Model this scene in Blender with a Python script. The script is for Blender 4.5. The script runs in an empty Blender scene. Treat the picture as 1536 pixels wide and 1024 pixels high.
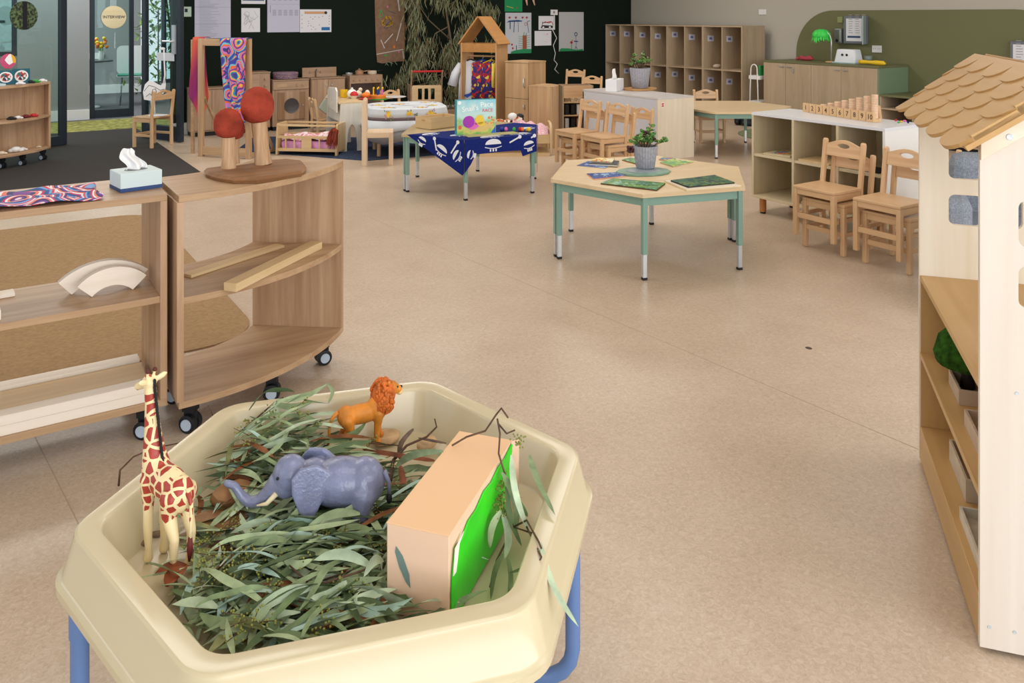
import bpy, bmesh, math, random
from math import sin, cos, pi, radians, sqrt, atan2
from mathutils import Vector, Matrix
random.seed(7)
C = bpy.context.scene.collection
# the camera stands at (0, 0, EYE) and looks 33.2 degrees to the right of the +Y axis of the room
EYE = 1.40; FPX = 1240.0; HOR = 24.0; YAW = radians(33.2)

def G(px, py, z=0.0):
    """room point at height z that the photograph shows at (px, py)"""
    Y = FPX*(EYE-z)/(py-HOR); X = (px-768.0)*Y/FPX
    return Vector((X*cos(YAW)+Y*sin(YAW), -X*sin(YAW)+Y*cos(YAW), z))
def onV(px, py, v):
    X = (px-768.0)/FPX; t = v/(-X*sin(YAW)+cos(YAW))
    return Vector(((X*cos(YAW)+sin(YAW))*t, v, EYE-(py-HOR)*t/FPX))
def onU(px, py, u):
    X = (px-768.0)/FPX; t = u/(X*cos(YAW)+sin(YAW))
    return Vector((u, (-X*sin(YAW)+cos(YAW))*t, EYE-(py-HOR)*t/FPX))

# ------------------------------------------------------------------ materials
def lin(c):
    c = c/255.0
    return c/12.92 if c <= .04045 else ((c+.055)/1.055)**2.4
def rgb(r, g=None, b=None):
    if g is None: r, g, b = r
    return (lin(r), lin(g), lin(b), 1)
_M = {}
def new_mat(name):
    m = bpy.data.materials.new(name); m.use_nodes = True
    return m, m.node_tree.nodes, m.node_tree.links, m.node_tree.nodes['Principled BSDF']
def flat(name, col, rough=.55, spec=.35, metal=0, noise=0.0, nscale=30, bump=0, bscale=200, **kw):
    if name in _M: return _M[name]
    m, N, L, B = new_mat(name)
    B.inputs['Base Color'].default_value = rgb(col)
    B.inputs['Roughness'].default_value = rough
    B.inputs['Specular IOR Level'].default_value = spec
    B.inputs['Metallic'].default_value = metal
    if noise or bump:
        tc = N.new('ShaderNodeTexCoord')
    if noise:
        n = N.new('ShaderNodeTexNoise'); n.inputs['Scale'].default_value = nscale; n.inputs['Detail'].default_value = 5
        L.new(tc.outputs['Object'], n.inputs['Vector'])
        r = N.new('ShaderNodeValToRGB')
        a = [max(0, c*(1-noise)) for c in col]; b = [min(255, c*(1+noise)) for c in col]
        r.color_ramp.elements[0].position = .3; r.color_ramp.elements[1].position = .7
        r.color_ramp.elements[0].color = rgb(a); r.color_ramp.elements[1].color = rgb(b)
        L.new(n.outputs['Fac'], r.inputs['Fac']); L.new(r.outputs['Color'], B.inputs['Base Color'])
    if bump:
        n2 = N.new('ShaderNodeTexNoise'); n2.inputs['Scale'].default_value = bscale; n2.inputs['Detail'].default_value = 3
        L.new(tc.outputs['Object'], n2.inputs['Vector'])
        bp = N.new('ShaderNodeBump'); bp.inputs['Strength'].default_value = bump; bp.inputs['Distance'].default_value = .004
        L.new(n2.outputs['Fac'], bp.inputs['Height']); L.new(bp.outputs['Normal'], B.inputs['Normal'])
    for k, v in kw.items(): B.inputs[k.replace('_', ' ')].default_value = v
    _M[name] = m; return m
def wood(name, c1, c2, axis='X', scale=1.0, rough=.4, spec=.35, contrast=.5, stripe=0):
    """grain that runs along the given axis of the object"""
    if name in _M: return _M[name]
    m, N, L, B = new_mat(name)
    tc = N.new('ShaderNodeTexCoord'); mp = N.new('ShaderNodeMapping')
    s = [26*scale]*3; s['XYZ'.index(axis)] = 1.6*scale
    mp.inputs['Scale'].default_value = s
    L.new(tc.outputs['Object'], mp.inputs['Vector'])
    n = N.new('ShaderNodeTexNoise'); n.inputs['Scale'].default_value = 1.4; n.inputs['Detail'].default_value = 6
    n.inputs['Roughness'].default_value = .6; n.inputs['Distortion'].default_value = .35
    L.new(mp.outputs['Vector'], n.inputs['Vector'])
    mp2 = N.new('ShaderNodeMapping'); s2 = [7*scale]*3; s2['XYZ'.index(axis)] = .35*scale
    mp2.inputs['Scale'].default_value = s2; L.new(tc.outputs['Object'], mp2.inputs['Vector'])
    n2 = N.new('ShaderNodeTexNoise'); n2.inputs['Scale'].default_value = 1.2; n2.inputs['Detail'].default_value = 3
    L.new(mp2.outputs['Vector'], n2.inputs['Vector'])
    mx = N.new('ShaderNodeMath'); mx.operation = 'MULTIPLY_ADD'; mx.inputs[1].default_value = .55; 
    L.new(n.outputs['Fac'], mx.inputs[0])
    ml = N.new('ShaderNodeMath'); ml.operation = 'MULTIPLY'; ml.inputs[1].default_value = .45+stripe
    L.new(n2.outputs['Fac'], ml.inputs[0]); L.new(ml.outputs[0], mx.inputs[2])
    r = N.new('ShaderNodeValToRGB')
    r.color_ramp.elements[0].position = .5-contrast*.35+stripe*.5; r.color_ramp.elements[1].position = .5+contrast*.3+stripe*.5
    r.color_ramp.elements[0].color = rgb(c2); r.color_ramp.elements[1].color = rgb(c1)
    L.new(mx.outputs[0], r.inputs['Fac']); L.new(r.outputs['Color'], B.inputs['Base Color'])
    B.inputs['Roughness'].default_value = rough; B.inputs['Specular IOR Level'].default_value = spec
    bp = N.new('ShaderNodeBump'); bp.inputs['Strength'].default_value = .12; bp.inputs['Distance'].default_value = .002
    L.new(n.outputs['Fac'], bp.inputs['Height']); L.new(bp.outputs['Normal'], B.inputs['Normal'])
    _M[name] = m; return m
def patterned(name, cols, scale=6, distort=3.5, rough=.7, kind='rings', gloss=.3, rings=2.6):
    """printed cloth: swirling bands of several colours"""
    if name in _M: return _M[name]
    m, N, L, B = new_mat(name)
    tc = N.new('ShaderNodeTexCoord')
    n = N.new('ShaderNodeTexNoise'); n.inputs['Scale'].default_value = scale*.6; n.inputs['Detail'].default_value = 2
    L.new(tc.outputs['Object'], n.inputs['Vector'])
    v = N.new('ShaderNodeTexVoronoi'); v.inputs['Scale'].default_value = scale
    sub = N.new('ShaderNodeVectorMath'); sub.operation = 'MULTIPLY_ADD'; sub.inputs[1].default_value = (distort*.05,)*3
    L.new(n.outputs['Color'], sub.inputs[0]); L.new(tc.outputs['Object'], sub.inputs[2])
    L.new(sub.outputs[0], v.inputs['Vector'])
    if kind == 'rings':
        w = N.new('ShaderNodeMath'); w.operation = 'MULTIPLY_ADD'; w.inputs[1].default_value = rings
        L.new(v.outputs['Distance'], w.inputs[0])
        sp = N.new('ShaderNodeSeparateColor'); L.new(v.outputs['Color'], sp.inputs[0]); L.new(sp.outputs[0], w.inputs[2])
        fr = N.new('ShaderNodeMath'); fr.operation = 'FRACT'; L.new(w.outputs[0], fr.inputs[0]); out = fr.outputs[0]
    else:
        sp = N.new('ShaderNodeSeparateColor'); L.new(v.outputs['Color'], sp.inputs[0]); out = sp.outputs[0]
    r = N.new('ShaderNodeValToRGB'); r.color_ramp.interpolation = 'CONSTANT' if kind != 'soft' else 'LINEAR'
    e = r.color_ramp.elements
    while len(e) < len(cols): e.new(.5)
    for i, c in enumerate(cols): e[i].position = i/len(cols); e[i].color = rgb(c)
    L.new(out, r.inputs['Fac']); L.new(r.outputs['Color'], B.inputs['Base Color'])
    B.inputs['Roughness'].default_value = rough; B.inputs['Specular IOR Level'].default_value = gloss
    _M[name] = m; return m
def glass(name, tint=(225, 240, 238), rough=.0, alpha=None):
    if name in _M: return _M[name]
    m, N, L, B = new_mat(name)
    tr = N.new('ShaderNodeBsdfTransparent'); tr.inputs['Color'].default_value = rgb(tint)
    gl = N.new('ShaderNodeBsdfGlossy'); gl.inputs['Roughness'].default_value = rough
    fr = N.new('ShaderNodeFresnel'); fr.inputs['IOR'].default_value = 1.5
    ge = N.new('ShaderNodeNewGeometry'); iv = N.new('ShaderNodeMath'); iv.operation = 'SUBTRACT'; iv.inputs[0].default_value = 1
    L.new(ge.outputs['Backfacing'], iv.inputs[1]); ff = N.new('ShaderNodeMath'); ff.operation = 'MULTIPLY'
    L.new(fr.outputs[0], ff.inputs[0]); L.new(iv.outputs[0], ff.inputs[1])
    mx = N.new('ShaderNodeMixShader'); L.new(ff.outputs[0], mx.inputs[0])
    L.new(tr.outputs[0], mx.inputs[1]); L.new(gl.outputs[0], mx.inputs[2])
    L.new(mx.outputs[0], N['Material Output'].inputs['Surface'])
    _M[name] = m; return m

# ------------------------------------------------------------------ mesh builder
def frameM(o, x, y):
    """matrix with origin o, local x along x, local y along y"""
    x = Vector(x).normalized(); y = Vector(y); z = x.cross(y).normalized(); y = z.cross(x)
    M = Matrix.Identity(4)
    for i in range(3): M[i][0] = x[i]; M[i][1] = y[i]; M[i][2] = z[i]; M[i][3] = o[i]
    return M
def T(x, y, z): return Matrix.Translation((x, y, z))
def RZ(a): return Matrix.Rotation(a, 4, 'Z')
def RX(a): return Matrix.Rotation(a, 4, 'X')
def RY(a): return Matrix.Rotation(a, 4, 'Y')
class MB:
    def __init__(s, M=None): s.v = []; s.f = []; s.m = []; s.M = M or Matrix.Identity(4); s.k = 0
    def add(s, vs, fs, M=None):
        M = s.M @ M if M is not None else s.M
        b = len(s.v); s.v += [tuple(M @ Vector(p)) for p in vs]
        s.f += [tuple(b+i for i in f) for f in fs]; s.m += [s.k]*len(fs); return s
    def box(s, x0, y0, z0, x1, y1, z1, M=None):
        v = [(x, y, z) for z in (z0, z1) for y in (y0, y1) for x in (x0, x1)]
        return s.add(v, [(0, 2, 3, 1), (4, 5, 7, 6), (0, 1, 5, 4), (2, 6, 7, 3), (0, 4, 6, 2), (1, 3, 7, 5)], M)
    def prism(s, pts, z0, z1, M=None):
        n = len(pts)
        a = sum(pts[i][0]*pts[(i+1) % n][1]-pts[(i+1) % n][0]*pts[i][1] for i in range(n))
        if a < 0: pts = pts[::-1]
        v = [(p[0], p[1], z0) for p in pts]+[(p[0], p[1], z1) for p in pts]
        f = [tuple(range(n-1, -1, -1)), tuple(range(n, 2*n))]+[(i, (i+1) % n, n+(i+1) % n, n+i) for i in range(n)]
        return s.add(v, f, M)
    def plate(s, outer, holes, z0, z1, M=None):
        """flat plate with holes, extruded from z0 to z1"""
        bm = bmesh.new(); es = []
        for lp in [outer]+list(holes):
            vs = [bm.verts.new((p[0], p[1], z0)) for p in lp]
            es += [bm.edges.new((vs[i], vs[(i+1) % len(vs)])) for i in range(len(vs))]
        bmesh.ops.triangle_fill(bm, use_beauty=True, use_dissolve=False, edges=es, normal=(0, 0, -1))
        r = bmesh.ops.extrude_face_region(bm, geom=list(bm.faces))
        for e in r['geom']:
            if isinstance(e, bmesh.types.BMVert): e.co.z = z1
        bmesh.ops.recalc_face_normals(bm, faces=list(bm.faces))
        bm.verts.index_update()
        s.add([v.co.copy() for v in bm.verts], [tuple(v.index for v in f.verts) for f in bm.faces], M); bm.free(); return s
    def tube(s, path, rad, n=10, M=None, cap=True):
        path = [Vector(p) for p in path]
        if not hasattr(rad, '__len__'): rad = [rad]*len(path)
        vs = []; up = None
        for i, p in enumerate(path):
            d = (path[min(i+1, len(path)-1)]-path[max(i-1, 0)]).normalized()
            if up is None: up = d.orthogonal().normalized()
            up = (up-d*up.dot(d)).normalized(); w = d.cross(up)
            for k in range(n):
                a = 2*pi*k/n; vs.append(p+(up*cos(a)+w*sin(a))*rad[i])
        fs = [(i*n+k, i*n+(k+1) % n, (i+1)*n+(k+1) % n, (i+1)*n+k) for i in range(len(path)-1) for k in range(n)]
        if cap: fs += [tuple(range(n-1, -1, -1)), tuple(range((len(path)-1)*n, len(path)*n))]
        return s.add(vs, fs, M)
    def lathe(s, prof, n=24, M=None, wob=None):
        vs = []; fs = []
        for r, z in prof:
            for k in range(n):
                a = 2*pi*k/n; rr = r*(wob(a, z) if wob else 1); vs.append((rr*cos(a), rr*sin(a), z))
        for i in range(len(prof)-1):
            for k in range(n): fs.append((i*n+k, i*n+(k+1) % n, (i+1)*n+(k+1) % n, (i+1)*n+k))
        if prof[0][0] > 1e-5: fs.append(tuple(range(n-1, -1, -1)))
        if prof[-1][0] > 1e-5: fs.append(tuple(range((len(prof)-1)*n, len(prof)*n)))
        return s.add(vs, fs, M)
    def ball(s, c, r, M=None, n=12, m=8):
        if not hasattr(r, '__len__'): r = (r, r, r)
        vs = [(c[0], c[1], c[2]-r[2])]; fs = []
        for j in range(1, m):
            b = -pi/2+pi*j/m
            for k in range(n):
                a = 2*pi*k/n; vs.append((c[0]+r[0]*cos(b)*cos(a), c[1]+r[1]*cos(b)*sin(a), c[2]+r[2]*sin(b)))
        vs.append((c[0], c[1], c[2]+r[2])); t = len(vs)-1
        for k in range(n):
            fs.append((0, 1+(k+1) % n, 1+k)); fs.append((t, 1+(m-2)*n+k, 1+(m-2)*n+(k+1) % n))
        for j in range(m-2):
            for k in range(n): fs.append((1+j*n+k, 1+j*n+(k+1) % n, 1+(j+1)*n+(k+1) % n, 1+(j+1)*n+k))
        return s.add(vs, fs, M)
    def loft(s, loops, cap0=True, cap1=True, M=None):
        n = len(loops[0]); vs = [p for l in loops for p in l]
        fs = [(i*n+k, i*n+(k+1) % n, (i+1)*n+(k+1) % n, (i+1)*n+k) for i in range(len(loops)-1) for k in range(n)]
        if cap0: fs.append(tuple(range(n-1, -1, -1)))
        if cap1: fs.append(tuple(range((len(loops)-1)*n, len(loops)*n)))
        return s.add(vs, fs, M)
    def grid(s, fn, nu, nv, M=None):
        vs = [fn(i/nu, j/nv) for j in range(nv+1) for i in range(nu+1)]
        return s.add(vs, [(j*(nu+1)+i, j*(nu+1)+i+1, (j+1)*(nu+1)+i+1, (j+1)*(nu+1)+i) for j in range(nv) for i in range(nu)], M)
    def leaf(s, p, d, up, L, W, curl=0, droop=0, n=6, twist=0):
        """a long leaf from p along d, folded a little along its rib"""
        d = Vector(d).normalized(); up = Vector(up); w = d.cross(up)
        if w.length < 1e-4: w = d.orthogonal()
        w.normalize(); up = w.cross(d); vs = []; q = Vector(p)
        for i in range(n+1):
            t = i/n; h = W*.5*(sin(pi*min(1, t*.97+.03))**.75)*(1-.25*t)
            a = twist*t; ww = w*cos(a)+up*sin(a); uu = up*cos(a)-w*sin(a)
            vs += [q-ww*h+uu*h*.3, q.copy(), q+ww*h+uu*h*.3]
            dd = (d+w*curl*(t-.3)+Vector((0, 0, -1))*droop*t).normalized(); q = q+dd*(L/n)
        fs = []
        for i in range(n):
            b = i*3; fs += [(b, b+1, b+4, b+3), (b+1, b+2, b+5, b+4)]
        return s.add(vs, fs)
    def build(s, name, mats, parent=None, smooth=False, bevel=0, loc=None, rot=None, seg=2, sub=0, solid=0, label=None):
        me = bpy.data.meshes.new(name); me.from_pydata(s.v, [], s.f); me.update()
        if not isinstance(mats, (list, tuple)): mats = [mats]
        for m in mats: me.materials.append(m)
        if len(mats) > 1: me.polygons.foreach_set('material_index', [min(k, len(mats)-1) for k in s.m])
        if smooth is True: me.polygons.foreach_set('use_smooth', [True]*len(me.polygons))
        elif smooth:
            me.polygons.foreach_set('use_smooth', [True]*len(me.polygons)); me.set_sharp_from_angle(angle=radians(smooth))
        o = bpy.data.objects.new(name, me); C.objects.link(o)
        if parent: o.parent = parent
        if loc is not None: o.location = loc
        if rot is not None: o.rotation_euler = rot if hasattr(rot, '__len__') else (0, 0, rot)
        if solid:
            md = o.modifiers.new('Solidify', 'SOLIDIFY'); md.thickness = solid; md.offset = 0
        if bevel:
            md = o.modifiers.new('Bevel', 'BEVEL'); md.width = bevel; md.segments = seg; md.limit_method = 'ANGLE'; md.angle_limit = radians(40)
            md.use_clamp_overlap = True
        if sub:
            md = o.modifiers.new('Subdivision', 'SUBSURF'); md.levels = sub; md.render_levels = sub
        if label: o['label'] = label
        return o
def box(name, x0, y0, z0, x1, y1, z1, mat, parent=None, bevel=.0015, **k):
    return MB().box(x0, y0, z0, x1, y1, z1).build(name, mat, parent, bevel=bevel, **k)
def thing(name, label, cat, loc=(0, 0, 0), rz=0, group=None):
    o = bpy.data.objects.new(name, None); C.objects.link(o); o.empty_display_size = .05
    o.location = loc; o.rotation_euler = (0, 0, rz); o['label'] = label; o['category'] = cat
    if group: o['group'] = group
    return o
def tag(o, label, cat, group=None, kind=None):
    o['label'] = label; o['category'] = cat
    if group: o['group'] = group
    if kind: o['kind'] = kind
    return o
def struct(o): o['kind'] = 'structure'; return o
def kids(o): return [c for c in bpy.data.objects if c.parent == o]
def copy_tree(o, parent=None):
    c = o.copy(); C.objects.link(c)
    if parent: c.parent = parent
    for ch in kids(o): copy_tree(ch, c)
    return c
def again(o, label, loc, rz=None, group=None):
    c = copy_tree(o); c['label'] = label; c.location = loc
    if rz is not None: c.rotation_euler = (0, 0, rz)
    if group: c['group'] = group
    return c
def rrect(x0, y0, x1, y1, r, n=5):
    pts = []
    for cx, cy, a0 in ((x1-r, y1-r, 0), (x0+r, y1-r, 90), (x0+r, y0+r, 180), (x1-r, y0+r, 270)):
        for k in range(n+1):
            a = radians(a0+90*k/n); pts.append((cx+r*cos(a), cy+r*sin(a)))
    return pts
def ell(cx, cy, rx, ry, n=20, a0=0, rot=0):
    return [(cx+rx*cos(a)*cos(rot)-ry*sin(a)*sin(rot), cy+rx*cos(a)*sin(rot)+ry*sin(a)*cos(rot)) for a in [a0+2*pi*k/n for k in range(n)]]
def text_mb(mb, txt, size, M, depth=.0006):
    """adds real letters to a mesh builder"""
    cu = bpy.data.curves.new('letters', 'FONT'); cu.body = txt; cu.size = size; cu.align_x = 'CENTER'; cu.align_y = 'CENTER'
    cu.resolution_u = 3; cu.extrude = depth; cu.offset = size*.006
    o = bpy.data.objects.new('letters', cu); C.objects.link(o)
    dg = bpy.context.evaluated_depsgraph_get(); me = bpy.data.meshes.new_from_object(o.evaluated_get(dg))
    mb.add([v.co.copy() for v in me.vertices], [tuple(p.vertices) for p in me.polygons], M)
    bpy.data.objects.remove(o); bpy.data.curves.remove(cu); bpy.data.meshes.remove(me)
def blend(o, voxel=.003, it=6, dec=None):
    """melts the overlapping shapes of one mesh into one continuous body"""
    r = o.modifiers.new('Remesh', 'REMESH'); r.mode = 'VOXEL'; r.voxel_size = voxel; r.use_smooth_shade = True
    if it:
        s = o.modifiers.new('Smooth', 'SMOOTH'); s.factor = .5; s.iterations = it
    return o

# ------------------------------------------------------------------ shared materials
ASH = {a: wood('ash_wood_'+a, (202, 170, 134), (158, 120, 86), a, 1.0, .38, .4, .6) for a in 'XYZ'}
ASHP = {a: wood('striped_ash_'+a, (208, 176, 142), (158, 118, 86), a, .8, .38, .4, .5, 0) for a in 'XYZ'}
BIRCH = {a: wood('birch_wood_'+a, (222, 194, 150), (198, 164, 118), a, .8, .36, .4, .6) for a in 'XYZ'}
CHAIRW = {a: wood('chair_wood_'+a, (228, 192, 150), (198, 154, 110), a, .9, .35, .4, .6) for a in 'XYZ'}
MAPLE = {a: wood('pale_maple_'+a, (236, 226, 208), (224, 208, 182), a, .7, .4, .35, .5) for a in 'XYZ'}
PLY = {a: wood('honey_ply_'+a, (206, 168, 112), (186, 144, 90), a, .7, .4, .35, .6) for a in 'XYZ'}
OAK = {a: wood('grey_oak_'+a, (192, 170, 142), (164, 142, 116), a, 1.4, .5, .3, .7) for a in 'XYZ'}
KIT = {a: wood('play_kitchen_wood_'+a, (190, 160, 132), (150, 118, 92), a, 1.0, .45, .3, .6) for a in 'XYZ'}
WHITE = flat('white_laminate', (232, 230, 228), .35)
PAPER = flat('paper', (226, 226, 232), .8)
GREY = flat('grey_plaster', (150, 152, 152), .9)
BLACKM = flat('dark_door_frame', (40, 48, 58), .4)
SAGE = flat('sage_green_metal', (128, 160, 146), .4)
SILVER = flat('silver_metal', (205, 208, 212), .28, .5, .6)
DARK = flat('dark_rubber', (28, 30, 34), .5)
CHROME = flat('chrome', (200, 200, 204), .2, .5, 1)
RED = flat('red_paint', (190, 40, 44), .4); YEL = flat('yellow_paint', (236, 196, 40), .45)
BLUE = flat('blue_paint', (30, 62, 150), .45); GRN = flat('green_paint', (60, 160, 70), .45)
PINK = flat('pink_paint', (222, 110, 170), .5); ORG = flat('orange_paint', (230, 128, 44), .5)
NAVY = flat('navy_cloth', (22, 38, 110), .85, .15, noise=.1, nscale=60)
CREAM = flat('cream_paint', (222, 208, 184), .5)
# ------------------------------------------------------------------ camera, light
cam = bpy.data.cameras.new('camera'); cam.sensor_width = 36; cam.lens = 36*FPX/1536
cam.shift_y = -(512-HOR)/1536.0; cam.clip_end = 100
co = bpy.data.objects.new('camera', cam); C.objects.link(co)
co.location = (0, 0, EYE); co.rotation_euler = (pi/2, 0, -YAW); bpy.context.scene.camera = co
sc = bpy.context.scene
sc.view_settings.view_transform = 'Standard'; sc.view_settings.look = 'None'; sc.view_settings.gamma = 1
sc.view_settings.use_curve_mapping = False; sc.view_settings.exposure = -0.78
w = bpy.data.worlds.new('daylight'); sc.world = w; w.use_nodes = True
w.node_tree.nodes['Background'].inputs[0].default_value = (.86, .93, 1, 1)
w.node_tree.nodes['Background'].inputs[1].default_value = 1.9
def area(name, loc, rot, sx, sy, power, col=(1, 1, 1), spread=None):
    l = bpy.data.lights.new(name, 'AREA'); l.shape = 'RECTANGLE'; l.size = sx; l.size_y = sy; l.energy = power; l.color = col
    if spread: l.spread = radians(spread)
    o = bpy.data.objects.new(name, l); C.objects.link(o); o.location = loc; o.rotation_euler = rot; return o
# daylight through the window wall behind the camera, and from the left side
area('window_daylight', (2.8, -3.3, 1.5), (radians(90), 0, 0), 10.5, 2.2, 490, (.93, .965, 1))
area('side_window_daylight', (-3.2, 3.5, 1.5), (radians(90), 0, radians(-90)), 8.0, 2.0, 45, (.93, .97, 1))
area('corridor_fill_rear', (-.3, 14.4, 2.7), (0, 0, 0), 4.5, 3.0, 420, (.95, .98, 1))  # overhead fill added to brighten the rooms beyond the doors
area('corridor_fill_front', (.4, 11.6, 2.7), (0, 0, 0), 4, .8, 130, (.97, .98, 1))  # second overhead fill added above the near corridor
# unseen ceiling panels added as fill, stronger towards the back
for i, (x, y) in enumerate([(x, y) for x in (.6, 3.6, 6.6) for y in (.8, 4.2, 7.6)]):
    area('ceiling_fill_light', (x, y, 2.76), (0, 0, 0), 1.8, .9, 18 if y < 1 else (38 if y < 5 else 68), (1, .955, .89))

# ------------------------------------------------------------------ shell
def floor_mat():
    m, N, L, B = new_mat('marbled_tan_vinyl')
    tc = N.new('ShaderNodeTexCoord')
    a = N.new('ShaderNodeTexNoise'); a.inputs['Scale'].default_value = 70; a.inputs['Detail'].default_value = 8; a.inputs['Roughness'].default_value = .7; a.inputs['Distortion'].default_value = 1.2
    b = N.new('ShaderNodeTexNoise'); b.inputs['Scale'].default_value = 4; b.inputs['Detail'].default_value = 4
    for n in (a, b): L.new(tc.outputs['Object'], n.inputs['Vector'])
    r = N.new('ShaderNodeValToRGB'); e = r.color_ramp.elements
    e[0].position = .3; e[0].color = rgb(174, 152, 130); e[1].position = .72; e[1].color = rgb(216, 199, 180)
    k = e.new(.5); k.color = rgb(197, 175, 152)
    mx = N.new('ShaderNodeMath'); mx.operation = 'MULTIPLY_ADD'; mx.inputs[1].default_value = .22
    ad = N.new('ShaderNodeMath'); ad.operation = 'MULTIPLY'; ad.inputs[1].default_value = .80
    L.new(a.outputs['Fac'], ad.inputs[0]); L.new(b.outputs['Fac'], mx.inputs[0]); L.new(ad.outputs[0], mx.inputs[2])
    L.new(mx.outputs[0], r.inputs['Fac']); L.new(r.outputs['Color'], B.inputs['Base Color'])
    B.inputs['Roughness'].default_value = .33; B.inputs['Specular IOR Level'].default_value = .45
    bp = N.new('ShaderNodeBump'); bp.inputs['Strength'].default_value = .05; bp.inputs['Distance'].default_value = .002
    L.new(a.outputs['Fac'], bp.inputs['Height']); L.new(bp.outputs['Normal'], B.inputs['Normal'])
    return m
CARP = flat('charcoal_carpet', (66, 62, 60), .95, .1, noise=.18, nscale=160, bump=.5, bscale=400)
CARPG = flat('grey_carpet', (98, 98, 100), .95, .1, noise=.2, nscale=120)
OLIVE = flat('olive_carpet', (138, 134, 76), .95, .1, noise=.3, nscale=14)
GREIGE = flat('greige_wall', (186, 180, 168), .85, .2)
struct(box('floor', -4, -3.6, -.05, 9.3, 10.5, 0, floor_mat(), bevel=0))
struct(box('floor_carpet', -4, 7.56, 0, 1.72, 11.2, .006, CARP, bevel=0))
struct(box('floor_olive_carpet', -4, 11.2, -.05, 6, 12.32, .006, OLIVE, bevel=0))
struct(box('floor_corridor', -4, 12.32, -.05, 6, 19, .004, CARPG, bevel=0))
struct(box('ceiling', -4, -3.6, 2.8, 9.3, 19, 2.9, flat('white_ceiling', (225, 224, 220), .9), bevel=0))
struct(box('wall_back', 1.98, 10.3, 0, 9.2, 10.45, 2.8, flat('dark_felt_wall', (26, 34, 28), .95, .1, noise=.12, nscale=90), bevel=0))
struct(box('wall_right', 9.08, -3.6, 0, 9.25, 10.3, 2.8, GREIGE, bevel=0))
struct(box('baseboard_back', 1.98, 10.27, 0, 8.4, 10.3, .14, WHITE, bevel=.003))
struct(box('wall_left', -3.6, -3.6, 0, -3.5, 10.2, .5, GREIGE, bevel=0))
struct(box('wall_left_upper', -3.6, -3.6, 2.5, -3.5, 10.2, 2.8, GREIGE, bevel=0))
struct(box('wall_front', -3.6, -3.6, 0, 9.2, -3.5, .35, GREIGE, bevel=0))
struct(box('wall_front_upper', -3.6, -3.6, 2.6, 9.2, -3.5, 2.8, GREIGE, bevel=0))
# green painted recess on the right wall
gm = MB(); pts = []
def arcp(cx, cy, r, a0, a1, n=12): return [(cx+r*cos(radians(a0+(a1-a0)*k/n)), cy+r*sin(radians(a0+(a1-a0)*k/n))) for k in range(n+1)]
pts = [(3.78, 0), (7.04, 0)]+arcp(6.49, .92, .55, 0, 90)+arcp(4.33, .92, .55, 90, 180)
gm.prism(pts, 0, .012, frameM((9.08, 0, 0), (0, 1, 0), (0, 0, 1)) @ T(0, 0, -.012) if False else frameM((9.068, 0, 0), (0, 1, 0), (0, 0, 1)))
OLV = flat('olive_green_laminate', (112, 112, 78), .5, .3)
struct(gm.build('wall_right_green_panel', OLV))
# corridor and meeting room beyond the doors
struct(box('wall_corridor', .5, 12.5, 0, 1.34, 12.6, 2.8, GREY, bevel=0))
struct(box('baseboard_corridor', .5, 12.47, 0, 1.34, 12.5, .14, WHITE))
struct(box('wall_corridor_lower', -4, 12.5, 0, .5, 12.6, .88, GREY, bevel=0))
struct(box('wall_meeting_room', .3, 16.5, 0, 2.62, 16.6, 2.8, GREY, bevel=0))
struct(box('baseboard_meeting_room', -4, 16.47, 0, 2.62, 16.5, .16, WHITE))
struct(box('trim_dado_rail', -1, 16.45, .62, 2.0, 16.5, .74, WHITE))
def glazed(name, label_n, x0, x1, y, z0, z1, bars, fw=.06):
    m = MB(); m.box(x0, y, z0, x0+fw, y+.07, z1).box(x1-fw, y, z0, x1, y+.07, z1).box(x0+fw, y, z0, x1-fw, y+.07, z0+fw).box(x0+fw, y, z1-fw, x1-fw, y+.07, z1)
    for b in bars: m.box(b, y, z0+fw, b+.05, y+.07, z1-fw)
    o = struct(m.build(name, BLACKM)); g = MB().box(x0+fw, y+.03, z0+fw, x1-fw, y+.036, z1-fw).build('pane', glass('window_glass'), o)
    return o
glazed('reflection_window', 1, -3.2, .5, 12.5, .88, 2.6, [-2.4, -1.5, -.62, .1])  # added window; its view stands in for a reflection in the door glass
glazed('window_2', 2, 2.62, 5.2, 14.5, .3, 2.6, [3.06, 3.5, 4.2])
struct(box('wall_window_sill', 2.62, 14.5, 0, 5.2, 14.6, .3, GREY, bevel=0))
# fence and greenery; beyond the far corridor window they stand for a reflection
FOL = [flat('leaf_green_a', (120, 150, 80), .7), flat('leaf_green_b', (86, 122, 66), .7), flat('leaf_green_c', (160, 186, 110), .7)]
def bush(name, label, loc, rx, ry, rz, n, seed):
    r = random.Random(seed); t = thing(name, label, 'bush', loc, 0, None); m = MB(); st = MB()
    for i in range(n):
        a = r.uniform(0, 2*pi); h = r.uniform(0, 1); q = Vector((rx*cos(a)*sqrt(r.random())*(1.1-h*.5), ry*sin(a)*sqrt(r.random())*(1.1-h*.5), rz*h))
        m.k = r.randrange(3); m.leaf(q, (r.uniform(-1, 1), r.uniform(-1, 1), r.uniform(-.6, 1)), (0, 0, 1), r.uniform(.1, .2), .07, n=2)
    m.build('foliage', FOL, t)
    for i in range(5): st.tube([(0, 0, 0), (rx*.3*cos(i*1.3), ry*.3*sin(i*1.3), rz*.8)], .02, 6)
    st.build('stem', flat('bark_brown', (96, 76, 58), .9), t); return t
bush('garden_bush', 'tall green bush added outside the far corridor window, standing for a reflection', (-1.6, 14.2, 0), .8, .35, 2.3, 900, 3)
bush('garden_bush', 'green bush outside behind the open glass door', (3.2, 16.0, 0), .9, .5, 2.2, 900, 4)
fn = thing('garden_fence', 'dark metal bar fence added outside the far corridor window, standing for a reflection', 'fence', (-3, 13.6, 0))
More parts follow.
